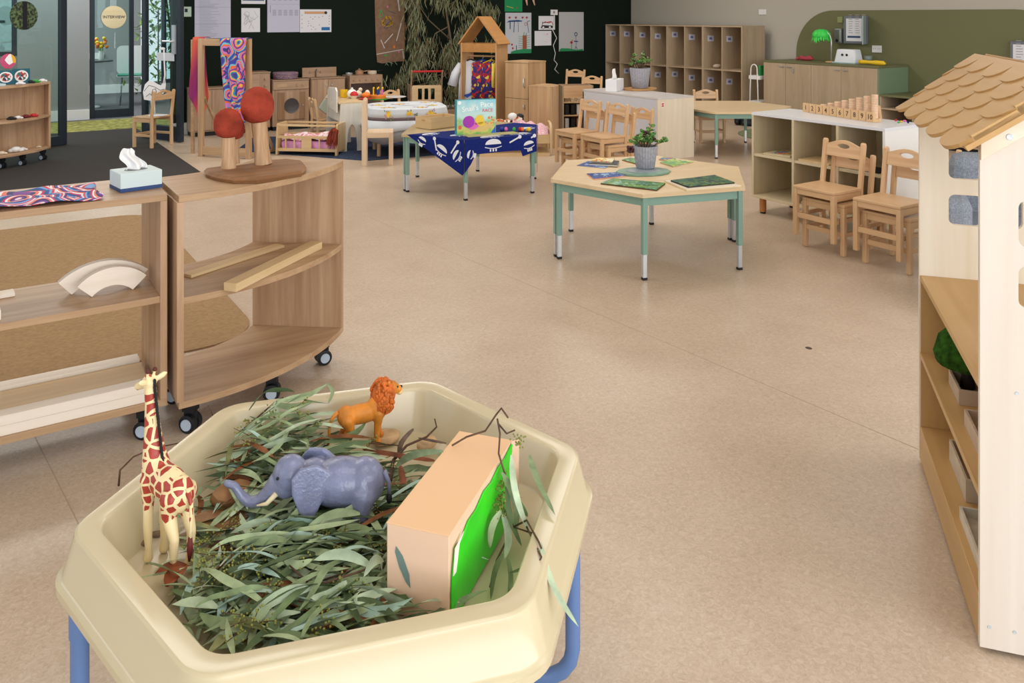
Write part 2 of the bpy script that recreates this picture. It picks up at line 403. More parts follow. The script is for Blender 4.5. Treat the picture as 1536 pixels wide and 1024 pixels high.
m = MB(); m.box(0, 0, 1.3, 3.4, .03, 1.34).box(0, 0, .15, 3.4, .03, .19)
for i in range(28): m.box(.12*i, .005, 0, .12*i+.02, .025, 1.5)
m.build('bars', flat('fence_metal', (70, 74, 80), .5), fn)
fn = thing('garden_fence', 'dark metal bar fence outside beyond the open glass door', 'fence', (2.7, 15.3, 0))
m.build('bars', flat('fence_metal', (70, 74, 80), .5), fn)

# door_1: glass leaf with dark frame at the far left; door_2: open leaf beside the dark wall; door_3: meeting room door
def leaf_door(name, hinge, end, h=2.3, fw=.075, rail=.10):
    hinge = Vector(hinge); end = Vector(end); L = (end-hinge).length; a = atan2((end-hinge).y, (end-hinge).x)
    o = bpy.data.objects.new(name, None); C.objects.link(o); o.location = (hinge.x, hinge.y, 0); o.rotation_euler = (0, 0, a); struct(o)
    m = MB(); m.box(0, -.025, .01, fw, .025, h).box(L-fw, -.025, .01, L, .025, h).box(fw, -.025, .01, L-fw, .025, .01+rail).box(fw, -.025, h-rail, L-fw, .025, h)
    m.build('door_frame', BLACKM, o, bevel=.003)
    box('glass_pane', fw, -.005, .01+rail, L-fw, .005, h-rail, glass('door_glass', (232, 243, 241)), o, bevel=0)
    return o, L
d1, L1 = leaf_door('door_1', (.86, 10.17, 0), (-.15, 9.56, 0))
# round decal on the leaf, with reflected greenery and dark bar painted in
m = MB(); m.prism(ell(.475, 1.405, .15, .15, 32), -.009, -.006, RX(pi/2))
def decal_mat():
    m, N, L, B = new_mat('reflection_decal'); tc = N.new('ShaderNodeTexCoord'); n = N.new('ShaderNodeTexNoise'); n.inputs['Scale'].default_value = 45; n.inputs['Detail'].default_value = 6
    L.new(tc.outputs['Object'], n.inputs['Vector']); r = N.new('ShaderNodeValToRGB'); e = r.color_ramp.elements
    e[0].position = .42; e[0].color = rgb(22, 32, 26); e[1].position = .62; e[1].color = rgb(110, 130, 84); L.new(n.outputs['Fac'], r.inputs['Fac']); L.new(r.outputs['Color'], B.inputs['Base Color']); return m
m.build('round_decal', decal_mat(), d1)
MB().prism([(.44, 1.26), (.49, 1.26), (.49, 1.55), (.44, 1.55)], -.011, -.0095, RX(pi/2)).build('reflected_bar', DARK, d1)
d2, L2 = leaf_door('door_2', (1.947, 9.62, 0), (1.66, 10.28, 0), fw=.07, rail=.16)
m = MB(); m.box(.06, .03, .98, .12, .05, 1.30).tube([(.09, .05, 1.12), (.09, .09, 1.12), (.22, .09, 1.12)], .011, 8).build('door_handle', SILVER, d2, smooth=40)
box('push_plate', .10, .026, .9, .42, .032, .99, PAPER, d2)
d3, L3 = leaf_door('door_3', (1.90, 12.55, 0), (1.35, 12.55, 0), rail=.11, fw=.06)
# round INTERVIEW sign on the meeting room door
s = thing('round_sign', 'round plywood sign reading INTERVIEW on the meeting room door', 'sign', (1.64, 12.49, 1.385))
MB().lathe([(0, 0), (.155, 0), (.155, .012), (0, .012)], 36, RX(pi/2)).build('disc', wood('sign_ply', (226, 208, 168), (212, 190, 146), 'X', .5), s, smooth=40)
m = MB(); text_mb(m, 'INTERVIEW', .054, T(0, -.0135, 0) @ RX(pi/2)); m.build('lettering', flat('sign_ink', (60, 60, 58), .6), s)

for i, (p_, q_) in enumerate(((G(1075, 546), G(1378, 674)), (G(20, 590), G(75, 700)))):
    d_ = (q_-p_).normalized(); n_ = Vector((-d_.y, d_.x, 0))*.0015; e_ = q_+d_*.4; p_ = p_-d_*(3 if i == 0 else .3)
    struct(MB().prism([tuple((p_-n_)[:2]), tuple((e_-n_)[:2]), tuple((e_+n_)[:2]), tuple((p_+n_)[:2])], 0, .0006).build('floor_seam', flat('vinyl_seam', (180, 159, 135), .5)))
# ------------------------------------------------------------------ the two wheeled shelves on the left, and what stands on them
def caster(parent, x, y, rz, top=.11):
    M = T(x, y, 0) @ RZ(rz)
    m = MB(M); m.lathe([(.03-.008, -.011), (.03, -.009), (.03, .009), (.03-.008, .011)], 20, T(0, 0, .03) @ RY(pi/2) @ T(0, 0, -.014))
    m.lathe([(.03-.008, -.011), (.03, -.009), (.03, .009), (.03-.008, .011)], 20, T(0, 0, .03) @ RY(pi/2) @ T(0, 0, .014))
    m.box(-.006, -.022, .03, .006, .022, .07).box(-.02, -.02, .07, .02, .02, top)
    w = m.build('caster', DARK, parent, smooth=40)
    h = MB(M).lathe([(0, .0), (.019, 0), (.019, .003), (0, .003)], 18, T(0, 0, .03) @ RY(-pi/2) @ T(0, 0, .0255))
    h.build('hub_cap', flat('hub_cap_blue_grey', (184, 198, 214), .35), w, smooth=40)
    h = MB(M); h.lathe([(0, .0), (.019, 0), (.019, .003), (0, .003)], 18, T(0, 0, .03) @ RY(pi/2) @ T(0, 0, .0255))
    h.build('hub_cap', flat('hub_cap_blue_grey', (184, 198, 214), .35), w, smooth=40)
t = thing('open_shelf', 'long straight ash shelf unit on wheels with scarf, tissue box and arched blocks', 'shelf', (-.65, 2.92, 0))
S1 = t; W = 1.195; D = .36
box('bottom_board', 0, 0, .11, W, D, .132, ASH['X'], t)
box('shelf_board', .02, .004, .452, W-.022, D-.004, .474, ASH['X'], t)
box('top_board', 0, 0, .788, W, D, .81, ASH['X'], t)
box('side_panel', W-.022, 0, .132, W, D, .788, ASHP['Z'], t)
box('side_panel', 0, 0, .132, .022, D, .788, ASHP['Z'], t)
for x in (.1, .6, W-.06):
    for y in (.05, D-.05): caster(t, x, y, .5 if y > .2 else .9)
t = thing('curved_shelf', 'curved ash shelf unit on wheels carrying the felt mushrooms', 'shelf', (.57, 3.76, 0)); S2 = t
def sector(r0, r1, a1, n=18, a0=0.0):
    A = [radians(a0+(a1-a0)*k/n) for k in range(n+1)]
    return [(r1*sin(a), -r1*cos(a)) for a in A]+[(r0*sin(a), -r0*cos(a)) for a in reversed(A)]
for nm, z in (('bottom_board', .11), ('shelf_board', .452), ('top_board', .788)):
    MB().prism(sector(.52, .895, 52), z, z+.022).build(nm, ASH['X'], t, bevel=.0015)
box('side_panel', -.006, -.895, .132, .016, -.52, .788, ASHP['Z'], t)
MB(RZ(radians(52))).box(-.022, -.895, .132, 0, -.52, .788).build('end_panel', ASHP['Z'], t, bevel=.0015)
for a, r in ((3.5, .83), (25, .83), (48, .83), (5, .58), (46, .58)):
    caster(t, r*sin(radians(a)), -r*cos(radians(a)), radians(a)+.7)
# arched and straight blocks
BLK = wood('pale_block_wood', (244, 234, 220), (232, 216, 196), 'X', .8, .5, .3, .5)
def arch(name, label, loc, rz, r0, r1, th, ang=55):
    m = MB(); m.prism([(r1*sin(radians(a)), r1*cos(radians(a))) for a in [-ang+2*ang*k/20 for k in range(21)]]+[(r0*sin(radians(a)), r0*cos(radians(a))) for a in [ang-2*ang*k/20 for k in range(21)]], -th/2, th/2, RX(pi/2))
    o = m.build(name, BLK, None, bevel=.001, loc=loc, rot=rz); tag(o, label, 'block'); return o
zs = .4745
arch('arched_block', 'larger pale arched wooden block leaning at the back on the straight shelf', (.378, 3.11, zs-.150*cos(radians(41))+.0005), 0, .150, .21, .028, 41)
arch('arched_block', 'smaller pale arched wooden block in front of the larger arch', (.395, 3.05, zs-.085*cos(radians(47))+.0005), .05, .085, .145, .026, 47)
def plank(label, p0, p1, wd, z0, th, nm='wooden_plank', mt=None):
    p0 = Vector(p0); p1 = Vector(p1); L = (p1-p0).length
    o = MB().box(0, -wd/2, 0, L, wd/2, th).build(nm, mt or BLK, None, bevel=.001, loc=(p0.x, p0.y, z0), rot=atan2(p1.y-p0.y, p1.x-p0.x))
    tag(o, label, 'block'); return o
TAN = wood('tan_block_wood', (222, 194, 150), (204, 172, 124), 'X', .8, .5, .3, .5)
plank('thin pale board lying at the left end of the straight middle shelf', (-.3, 3.18, 0), (.12, 3.21, 0), .05, zs, .012)
plank('pale block at the left frame edge on the straight middle shelf', (-.35, 2.97, 0), (.075, 2.99, 0), .06, zs, .03)
plank('thick pale wooden beam on the middle board of the curved shelf', G(345, 430, .49), G(475, 366, .49), .05, zs, .028, mt=TAN)
plank('thin narrow wooden board behind the thick beam on the curved shelf', G(280, 413, .48), G(420, 368, .48), .05, zs, .01, mt=TAN)
plank('long pale beam along the back of the bottom shelf', (-.6, 3.2, 0), (.5, 3.2, 0), .05, .1325, .055)
plank('long pale beam in the front of the bottom shelf, underneath', (-.6, 2.955, 0), (.5, 2.955, 0), .05, .1325, .03)
plank('long pale beam in the front of the bottom shelf, lying on the other', (-.6, 2.955, 0), (.5, 2.955, 0), .05, .163, .03, mt=BLK)
plank('tan flat board on the bottom shelf between the long pale beams', (-.6, 3.077, 0), (.5, 3.077, 0), .18, .1325, .045, mt=TAN)
# scarf lying on the straight shelf
SCARF = patterned('swirl_scarf_print', [(40, 80, 170), (120, 170, 220), (220, 60, 80), (236, 214, 220), (120, 60, 150), (60, 50, 110), (230, 120, 90), (240, 230, 236), (200, 40, 110), (40, 90, 120)], 6.5, 2.5, .6)
m = MB(); rs = random.Random(4)
def scf(u, v):
    x = -.5+u*.85; x1 = x; y = 2.935+v*(.27+.04*sin(u*5)+.03*u)
    return (x1+.01*sin(v*9), y, .813+.004*(1+sin(u*31+v*7))+.003*(1+sin(v*23+u*11)))
m.grid(scf, 60, 16); o = m.build('scarf', SCARF, None, smooth=True, solid=.0015); tag(o, 'bright swirl-patterned scarf spread on the straight shelf top', 'scarf')
def tissue(name, label, loc, rz, sx, sy, sz, band, tis=.1, lean=.03, tint=(206, 222, 224)):
    t = thing(name, label, 'tissue box', loc, rz)
    m = MB(); m.box(-sx/2, -sy/2, 0, sx/2, sy/2, sz); m.build('carton', flat(name+'_carton'+str(tint[0]), tint, .5), t, bevel=.002)
    if band: box('blue_band', -sx/2-.0006, -sy/2-.0006, 0, sx/2+.0006, sy/2+.0006, sz*.2, flat('navy_card', (44, 70, 120), .5), t, bevel=0)
    MB().prism(ell(0, 0, sx*.28, sy*.2), sz, sz+.0008).build('opening', flat('opening_grey', (120, 124, 128), .7), t)
    def f(u, v):
        a = (u-.5)*sx*.5*(1+.3*v); return (a*(1-.5*v)+lean*v+.01*sin(v*6), .016*sin(u*pi*3)*(1-.4*v)+.01*v, sz-.005+tis*v*(1-.25*abs(u-.5)*2)+.006*sin(u*9))
    MB().grid(f, 22, 14).build('tissue', flat('tissue_white', (244, 243, 242), .9), t, smooth=True, solid=.0015)
    return t
tissue('tissue_box', 'pale blue tissue box with navy band on the straight shelf by the scarf', (.475, 3.09, .8105), .15, .135, .12, .062, True, .085, -.02)
# mushrooms
FELT = flat('red_felt', (160, 66, 50), .95, .1, noise=.2, nscale=14, bump=.8, bscale=260)
STEMW = wood('mushroom_stem_wood', (228, 192, 152), (140, 96, 64), 'Z', 2.4, .6, .2, .75)
slab = [G(x, y, .83) for x, y in [(308, 253), (330, 250), (355, 249), (400, 241), (430, 238.5), (452, 241), (458, 249), (452, 257), (420, 262), (385, 267), (350, 267), (325, 263), (310, 258)]]
t0 = slab[0]; c0 = sum(slab, Vector())/len(slab)
t = thing('mushroom_ornament', 'three red felt-capped wooden mushrooms standing on a bark-edged wood slab', 'ornament', (c0.x, c0.y, .8105))
m = MB(); lp = [Vector((p.x-c0.x, p.y-c0.y, 0)) for p in slab]
m.loft([[(p.x*1.0, p.y*1.0, 0) for p in lp], [(p.x*1.03, p.y*1.03, .012) for p in lp], [(p.x*.97, p.y*.97, .022) for p in lp]][::1])
m.build('wood_slab', wood('slab_wood', (170, 122, 80), (84, 54, 34), 'X', .9, .5, .3, .8), t, smooth=16)
for (px, py, sx, sy, cw, ch, hh) in ((343, 252, 342, 185, .104, .113, 0), (395, 246, 386, 158, .125, .142, 0), (352, 245, 352, 192, .075, .09, 0)):
    b = G(px, py, .832); Yc = b.x*sin(YAW)+b.y*cos(YAW); zc = EYE-(sy-HOR)*Yc/FPX
    dx = (sx-px)*Yc/FPX; top = Vector((b.x-c0.x+dx*cos(YAW), b.y-c0.y-dx*sin(YAW), zc-.8105)); bl = Vector((b.x-c0.x, b.y-c0.y, .0215))
    r = cw*.24
    s = MB().tube([bl, bl.lerp(top, .3), bl.lerp(top, .7), top], [r*1.12, r*.92, r*1.0, r*1.1], 14).build('mushroom_stem', STEMW, t, smooth=50)
    cp = MB(); cp.lathe([(0, -.45), (.22, -.46), (.4, -.38), (.5, -.16), (.5, .08), (.42, .3), (.26, .44), (.1, .5), (0, .505)], 28, T(*top) @ Matrix.Diagonal((cw, cw, ch, 1)), lambda a, z: 1+.03*sin(2*a+z*3))
    cp.build('mushroom_cap', FELT, t, smooth=True)
# brown mat on the floor behind the shelves
o = MB().prism(rrect(-2.6, 3.62, 1.07, 6.33, .25, 8), .0, .008).build('floor_mat', flat('brown_fibre_mat', (162, 132, 98), .95, .1, noise=.06, nscale=60, bump=.4, bscale=300), None)
tag(o, 'large brown fibre mat on the floor behind the wheeled shelves', 'mat')

# ------------------------------------------------------------------ tray table in the foreground
HC = Vector((.602, 1.5, 0)); HR = radians(-17)
def hexl(R, r, z, n=6, th=HR):
    """rounded hexagon loop"""
    pts = []
    for k in range(6):
        a = th+k*pi/3; c = Vector((R*cos(a), R*sin(a))); cc = c*(1-r/cos(pi/6)/R)
        for j in range(n+1):
            b = a-pi/6+pi/3*j/n; pts.append((cc.x+r*cos(b), cc.y+r*sin(b), z))
    return pts
TRAYM = flat('cream_plastic', (210, 196, 162), .18, .6)
t = thing('tray_table', 'cream hexagonal activity tray on blue tube legs filled with gum leaves', 'table', HC); TT = t
L = [hexl(.507, .085, .408), hexl(.512, .085, .408), hexl(.512, .085, .421), hexl(.503, .080, .4245), hexl(.500, .079, .428), hexl(.4825, .075, .492), hexl(.4805, .074, .497), hexl(.476, .073, .4998), hexl(.474, .0725, .5),
     hexl(.4395, .062, .5), hexl(.4375, .061, .4995), hexl(.4345, .06, .497), hexl(.4325, .059, .493), hexl(.406, .052, .416), hexl(.402, .05, .410), hexl(.38, .045, .405), hexl(.2, .03, .405), hexl(.01, .001, .405)]
MB().loft(L, cap0=False).build('tray', TRAYM, t, smooth=35)
LEGB = flat('blue_metal_tube', (98, 128, 178), .35, .5)
def hp(k, R): a = HR+k*pi/3; return Vector((R*cos(a), R*sin(a), 0))
for (a, b) in ((0, 2), (3, 5)):
    p = hp(a, .462); q = hp(b, .462); d = (q-p).normalized()
    path = [p+Vector((0, 0, .425)), p+Vector((0, 0, .09))]+[p+d*(.07*(1-cos(x)))+Vector((0, 0, .09-.07*sin(x))) for x in (.4, .8, 1.2, 1.57)]
    path += [q-d*(.07*(1-cos(x)))+Vector((0, 0, .09-.07*sin(x))) for x in (1.57, 1.2, .8, .4)]+[q+Vector((0, 0, .09)), q+Vector((0, 0, .425))]
    lg = MB().tube(path, .0155, 14).build('leg_frame', LEGB, t, smooth=60)
    c = MB()
    for e in (p, q): MB().tube([e+Vector((0, 0, .31)), e+Vector((0, 0, .425))], .0175, 14).build('sleeve', LEGB, lg, smooth=60)
MB().tube([hp(0, .462).lerp(hp(2, .462), .5)+Vector((0, 0, .021)), hp(3, .462).lerp(hp(5, .462), .5)+Vector((0, 0, .021))], .012, 10).build('cross_bar', LEGB, t, smooth=60)

o = MB().prism(ell(0, 0, .012, .015, 14), 0, .001).build('floor_spot', flat('dark_spot', (84, 74, 62), .8), None); o.location = G(1213, 522); tag(o, 'small dark spot on the vinyl floor in the open middle', 'spot')
# ------------------------------------------------------------------ doll house shelf on the right
t = thing('doll_house_shelf', 'tall wooden doll house shelf with scalloped shingle roof', 'doll house', (1.858, .959, 0), radians(-51.0)); DH = t
DW = .36; DD = .83; EV = 1.14; RD = 1.262; TH = .016
gab = [(0, .012), (DW, .012), (DW, EV-.018), (DW/2, RD-.018), (0, EV-.018)]
holes = [rrect(.075, .898, .165, 1.0, .018), rrect(.075, .765, .165, .858, .018), rrect(.195, .898, .285, 1.0, .018), rrect(.195, .765, .285, .858, .018)]
MB().plate(gab, holes, 0, TH, T(0, TH, 0) @ RX(pi/2)).build('gable_panel', [MAPLE['Y'] if 0 else wood('pale_maple_front', (230, 221, 210), (220, 208, 193), 'Z', .7, .4, .35, .5)], t, bevel=.001)
holes2 = [rrect(.083, .895, .175, 1.02, .018), rrect(.083, .752, .175, .846, .018), rrect(.2, .895, .285, 1.02, .018), rrect(.2, .752, .285, .846, .018)]
MB().plate(gab, holes2, 0, TH, T(0, DD, 0) @ RX(pi/2)).build('gable_panel', MAPLE['Z'], t, bevel=.001)
for nm, z in (('shelf_board', .5875), ('shelf_board', .345), ('bottom_board', .115)):
    box(nm, .002, TH, z-.016, DW-.002, DD-TH, z, PLY['Y'], t)
box('plinth', .002, TH, .012, .018, DD-TH, .099, PLY['Y'], t)
box('plinth', DW-.018, TH, .012, DW-.002, DD-TH, .099, PLY['Y'], t)
box('middle_panel', DW/2-.006, TH, .115, DW/2+.006, DD-TH, .5715, PLY['Z'], t)
box('end_liner', .004, DD-TH-.004, .1155, DW-.004, DD-TH-.0002, .571, PLY['Z'], t, bevel=0)
SC = flat('screw_cap', (205, 214, 222), .3, .5, .3)
for (x, z) in ((.019, .06), (.068, .06), (.09, .115), (.09, .345), (.27, .115), (.27, .345), (.27, .5795), (.072, .5795)):
    MB().lathe([(0, 0), (.0042, 0), (.0036, .0015), (0, .0012)], 12, T(x, 0, z) @ RX(pi/2)).build('screw', SC, t, smooth=40)
MB().lathe([(0, 0), (.0075, 0), (.006, .002), (0, .0016)], 14, T(.055, -.012, 1.138) @ RX(pi/2)).build('screw', SC, t, smooth=40)
SHG = wood('shingle_ply', (204, 164, 108), (190, 148, 92), 'Y', .7, .42, .35, .5)
for side in (0, 1):
    sl = atan2(RD-EV, DW/2); run = sqrt((RD-EV)**2+(DW/2)**2)+.072
    # roof slope frame: local u along the eave (y), w up the slope
    def RM(off):
        if side == 0: o = (DW/2, -.028, RD-.002); return frameM(o, (0, 1, 0), (-cos(sl), 0, -sin(sl)))
        o = (DW/2, DD+.03, RD-.002); return frameM(o, (0, -1, 0), (cos(sl), 0, -sin(sl)))
    F = RM(0); Lr = DD+.06
    zsgn = 1 if (F.to_3x3() @ Vector((0, 0, 1))).z > 0 else -1
    rf = MB(F).box(0, 0, -.012 if zsgn > 0 else 0, Lr, run-.03, 0 if zsgn > 0 else .012).build('roof_board', SHG, t, bevel=.001)
    xs_ = (0, DW/2) if side == 0 else (DW, DW/2)
    MB().prism([(xs_[0], EV-.019), (xs_[1], RD-.019), (xs_[1], RD-.056), (xs_[0], EV-.056)], 0, .012, RX(pi/2)).build('fascia_board', MAPLE['X'], t, bevel=.001)
    rows = 5; wv = Lr/4.7
    for rI in range(rows):
        y1 = .075+(run-.075)*(rI)/(rows-1)-.0; y0 = max(0, y1-.16 if rI else 0)
        m = MB(F); off = (.5 if rI % 2 else 0)*wv
        p = [(0, 0 if rI == 0 else y0)]
        k0 = -1 if off else 0; bott = []
        nn = 6
        for k in range(nn):
            xa = k*wv-off
            for j in range(13):
                u = j/12; x = xa+wv*u; d = (1-abs(2*u-1)**2.6)**(.6)
                if x < -1e-6 or x > Lr+1e-6: continue
                bott.append((x, y1-.055*(1-d)))
        pts = [(0, y0)]+bott+[(Lr, y0)]
        lay = .0005+.0045*(rows-1-rI)
        z0, z1 = (.0, lay+.009) if zsgn > 0 else (-lay-.009, 0)
        q = []; 
        for a in pts:
            if not q or (abs(a[0]-q[-1][0])+abs(a[1]-q[-1][1])) > 1e-5: q.append(a)
        m.prism(q, z0, z1).build('shingle_row', SHG, t)
# things on its shelves
def D(x, y, z=0):
    a = radians(-51.0); return Vector((1.858+x*cos(a)-y*sin(a), .959+x*sin(a)+y*cos(a), z))
def traybox(label, x0, y0, x1, y1, z, h, col, nm='wooden_tray'):
    o = D(x0, y0, z); w = x1-x0; d = y1-y0; m = MB(); e = .006
    m.box(0, 0, 0, w, d, .005).box(0, 0, .005, w, e, h).box(0, d-e, .005, w, d, h).box(0, e, .005, e, d-e, h).box(w-e, e, .005, w, d-e, h)
    ob = m.build(nm, wood('tray_wood_%d' % col[0], col, tuple(int(c*.88) for c in col), 'X', .8, .5, .3, .5), None, loc=o, rot=radians(-51.0)); tag(ob, label, 'tray'); return ob
traybox('small pale box under the green toy tree on the middle shelf of the doll house', .045, .46, .165, .60, .3455, .04, (206, 182, 158))
t = thing('toy_tree', 'green felt toy tree on a dark base in the doll house shelf', 'toy tree', D(.088, .57, .388), radians(-51))
MB().tube([(0, 0, -.036), (0, 0, .06)], [.02, .012], 10).build('trunk', flat('dark_bark', (44, 32, 26), .8), t)
def gwob(a, z): return 1+.06*sin(3*a+z*50)
MB().lathe([(0, .03), (.06, .022), (.088, .035), (.09, .06), (.072, .10), (.045, .13), (0, .142)], 22, None, gwob).build('crown', flat('green_moss', (46, 80, 24), .95, .1, noise=.3, nscale=60, bump=1, bscale=300), t, smooth=True)
traybox('shallow grey tray standing open on the middle doll house shelf in front', .035, .12, .165, .34, .3455, .042, (206, 196, 182))
traybox('pale tray under the middle shelf at the back of the bottom board', .05, .40, .165, .62, .1155, .06, (208, 192, 168))
tb = traybox('white shallow tray with dark pebbles on the bottom doll house shelf', .02, .06, .165, .32, .1155, .03, (220, 210, 190))
for i, (x, y) in enumerate([(.085, .23), (.10, .14), (.12, .19)]):
    o = MB().ball((0, 0, .014), (.028, .02, .013)).build('dark_pebble', flat('pebble_brown', (74, 58, 52), .6, noise=.2), None, smooth=True, loc=D(x, y, .121), rot=i)
    tag(o, 'dark brown pebble in the white tray of the doll house', 'pebble', 'pebbles in the doll house tray')
# grey armchair seen through its windows
t = thing('armchair', 'grey fabric armchair behind the doll house, seen through its windows', 'armchair', (4.18, 1.95, 0), radians(-57))
GF = flat('grey_fabric', (134, 140, 150), .95, .1, noise=.14, nscale=160, bump=.3, bscale=500)
box('seat', -.3, -.3, .12, .3, .3, .42, GF, t, bevel=.05); box('backrest', -.3, .16, .36, .3, .34, .70, GF, t, bevel=.06)
for x in (-.37, .24): box('armrest', x, -.3, .1, x+.13, .32, .56, GF, t, bevel=.04)
for x in (-.3, .3):
    for y in (-.25, .28): MB().tube([(x, y, 0), (x, y, .12)], .016, 8).build('leg', DARK, t)

# ------------------------------------------------------------------ hexagonal pairs of trapezoid tables
TOPM = wood('table_top_birch', (226, 202, 164), (208, 180, 140), 'X', .5, .38, .4, .5)
TOPO = wood('table_top_olive', (196, 176, 138), (184, 162, 122), 'X', .5, .38, .4, .5)
def trapezoid(label, cen, ang, s, h, group, edge=(232, 220, 198), green=.135, top=None):
    """half of a hexagon: long side along local x, short side towards local -y"""
    t = thing('trapezoid_table', label, 'table', cen, ang, group)
    q = [(-s, 0), (s, 0), (s/2, -s*.866), (-s/2, -s*.866)]
    cx, cy = 0, -s*.42
    MB().prism(q, h-.022, h).build('tabletop', top or TOPM, t, bevel=.002)
    i1 = [(cx+(x-cx)*.945, cy+(y-cy)*.93) for x, y in q]; i2 = [(cx+(x-cx)*.895, cy+(y-cy)*.86) for x, y in q]
    MB().plate(i1[::-1], [i2[::-1]], h-.068, h-.0225).build('apron', SAGE, t)
    for (x, y) in i1:
        lx = cx+(x-cx)*.985; ly = cy+(y-cy)*.985; M = T(lx, ly, 0)
        lg = MB(M).box(-.014, -.014, green, .014, .014, h-.023).build('leg', SAGE, t, bevel=.002)
        MB(M).box(-.0115, -.0115, .012, .0115, .0115, green+.02).build('leg_extension', SILVER, lg, bevel=.0015)
        MB(M).box(-.0125, -.0125, 0, .0125, .0125, .014).build('foot', DARK, lg)
    return t
Fc = G(963.5, 292, .46); Lc = G(824, 268, .46); Rc = G(1118, 280, .46); BRc = G(1110, 249.6, .46)
cA = (Lc+BRc)/2; aA = atan2((BRc-Lc).y, (BRc-Lc).x); sA = (BRc-Lc).length/2*.985
trapezoid('front half of the pale hexagonal table carrying the potted plant', (cA.x, cA.y, 0), aA, sA, .46, None)
trapezoid('rear half of the pale hexagonal table behind the potted plant', (cA.x+.003*sin(-aA), cA.y+.003*cos(aA), 0), aA+pi, sA, .46, None)
sB = .62; aB = radians(-6); pL = G(602, 201, .46); cB = Vector((pL.x+sB*cos(aB), pL.y+sB*sin(aB), 0))
trapezoid('front half of the table under the navy printed cloth', (cB.x, cB.y, 0), aB, sB, .46, None, top=TOPO)
trapezoid('rear half of the table behind the game box, with the open wooden box', (cB.x, cB.y+.003, 0), aB+pi, sB, .46, None, top=TOPO)
pC = G(1072, 168, .46); cC = Vector((pC.x+.32, pC.y+.53, 0))
aC = atan2((G(1130, 168, .46)-pC).y, (G(1130, 168, .46)-pC).x)
cC = pC+Vector((cos(aC)*sB/2-sin(aC)*sB*.866, sin(aC)*sB/2+cos(aC)*sB*.866, 0)); 
trapezoid('front half of the far table beside the lockers', (cC.x, cC.y, 0), aC, sB, .46, None)
trapezoid('rear half of the far table in front of the lockers', (cC.x-.003*sin(aC), cC.y+.003*cos(aC), 0), aC+pi, sB, .46, None)

# ------------------------------------------------------------------ children's wooden chairs
def chair(label, loc, rz, group=None, w=.29, d=.29, sh=.30, bh=.565, mats=CHAIRW):
    """front towards local -y; origin under the middle of the seat"""
    t = thing('wooden_chair', label, 'chair', loc, rz, group)
    box('seat', -w/2, -d/2, sh-.018, w/2, d/2-.03, sh, mats['X'], t, bevel=.004)
    for sx in (-1, 1):
        x0 = sx*(w/2-.028) if sx < 0 else w/2-.028
        xa, xb = (-w/2, -w/2+.028) if sx < 0 else (w/2-.028, w/2)
        box('leg', xa, -d/2, 0, xb, -d/2+.03, sh-.018, mats['Z'], t, bevel=.004)
        m = MB(); m.prism([(d/2-.034, 0), (d/2-.0, 0), (d/2-.005, sh), (d/2+.03, bh-.015), (d/2+.022, bh-.003), (d/2+.012, bh), (d/2, bh-.008), (d/2-.032, sh)], xa, xb, frameM((0, 0, 0), (0, 1, 0), (0, 0, 1)))
        m.build('leg', mats['Z'], t, bevel=.006)
        box('side_rail', xa+.004, -d/2+.03, sh-.058, xb-.004, d/2-.036, sh-.0185, mats['Y'], t, bevel=.002)
        box('side_rail', xa+.006, -d/2+.03, sh*.36, xb-.006, d/2-.036, sh*.36+.026, mats['Y'], t, bevel=.002)
    box('front_rail', -w/2+.028, -d/2+.005, sh-.05, w/2-.028, -d/2+.022, sh-.0185, mats['X'], t, bevel=.002)
    box('stretcher', -w/2+.028, -d/2+.006, sh*.36, w/2-.028, -d/2+.024, sh*.36+.03, mats['X'], t, bevel=.002)
    # curved top rail with hand hole
    a = w/2-.028; up = [( -a, -.075), (a, -.075), (a, .0)]+[(a*(1-2*k/14), .0+.03*sin(pi*k/14)**1.4) for k in range(1, 14)]+[(-a, .0)]
    sl = .035/(bh-sh)
    m = MB(T(0, d/2+.012, bh-.03) @ RX(pi/2-atan2(.035, bh-sh)*1) @ Matrix.Identity(4))
    m.plate(up, [ell(0, -.008, .042, .014, 18)], -.008, .008); m.build('backrest', mats['X'], t, bevel=.002)
    return t
WF = -pi/2   # front towards -x in the room
c0 = chair('upper chair of the stack standing in front of the open white-topped unit, left', (4.335, 3.135, .072), WF)
def cc(label, x, y, z, rz=WF, group=None): return again(c0, label, (x, y, z), rz, group)
cc('lower chair of the left stack in front of the open white-topped unit', 4.385, 3.105, 0)
cc('upper chair of the stack beside the doll house shelf', 4.335, 2.725, .072)
cc('lower chair of the stack beside the doll house shelf', 4.385, 2.70, 0)
cc('single chair half hidden behind the stack beside the doll house shelf', 4.80, 2.55, .035, WF)
cc('upper chair of the left stack in front of the white-backed unit', 4.585, 5.93, .072)
cc('lower chair of the left stack in front of the white-backed unit', 4.635, 5.90, 0)
cc('upper chair of the right stack in front of the white-backed unit', 4.60, 5.57, .072)
cc('lower chair of the right stack in front of the white-backed unit', 4.65, 5.54, 0)
cc('chair behind the right stack by the white-backed unit, only its post showing', 4.97, 5.66, .0)
cc('upper chair of the pile against the dark wall beneath the white cord', 6.85, 9.0, .10, radians(-62))
cc('lower chair with pale hand hole in front of the dark wall pile', 6.62, 8.35, .06, radians(-62))
f1 = G(1049, 226); cc('pale chair pushed in at the far table beside the white-backed unit', 6.92, 6.54, 0, radians(-31))
cc('chair behind the open white-topped unit, only its top showing', 7.3, 4.62, 0, radians(60))
c1 = chair('wooden chair beside the open glass door with the white paper bird', (1.66, 9.55, 0), radians(36)+pi, None, .31, .27, .33, .61)
c1.location = (1.64, 9.56, 0)
ra = G(545, 249); fa = G(587, 248); dirv = (fa-ra).normalized(); nrm = Vector((-dirv.y, dirv.x, 0))
cen = ra+dirv*.13+nrm*.14
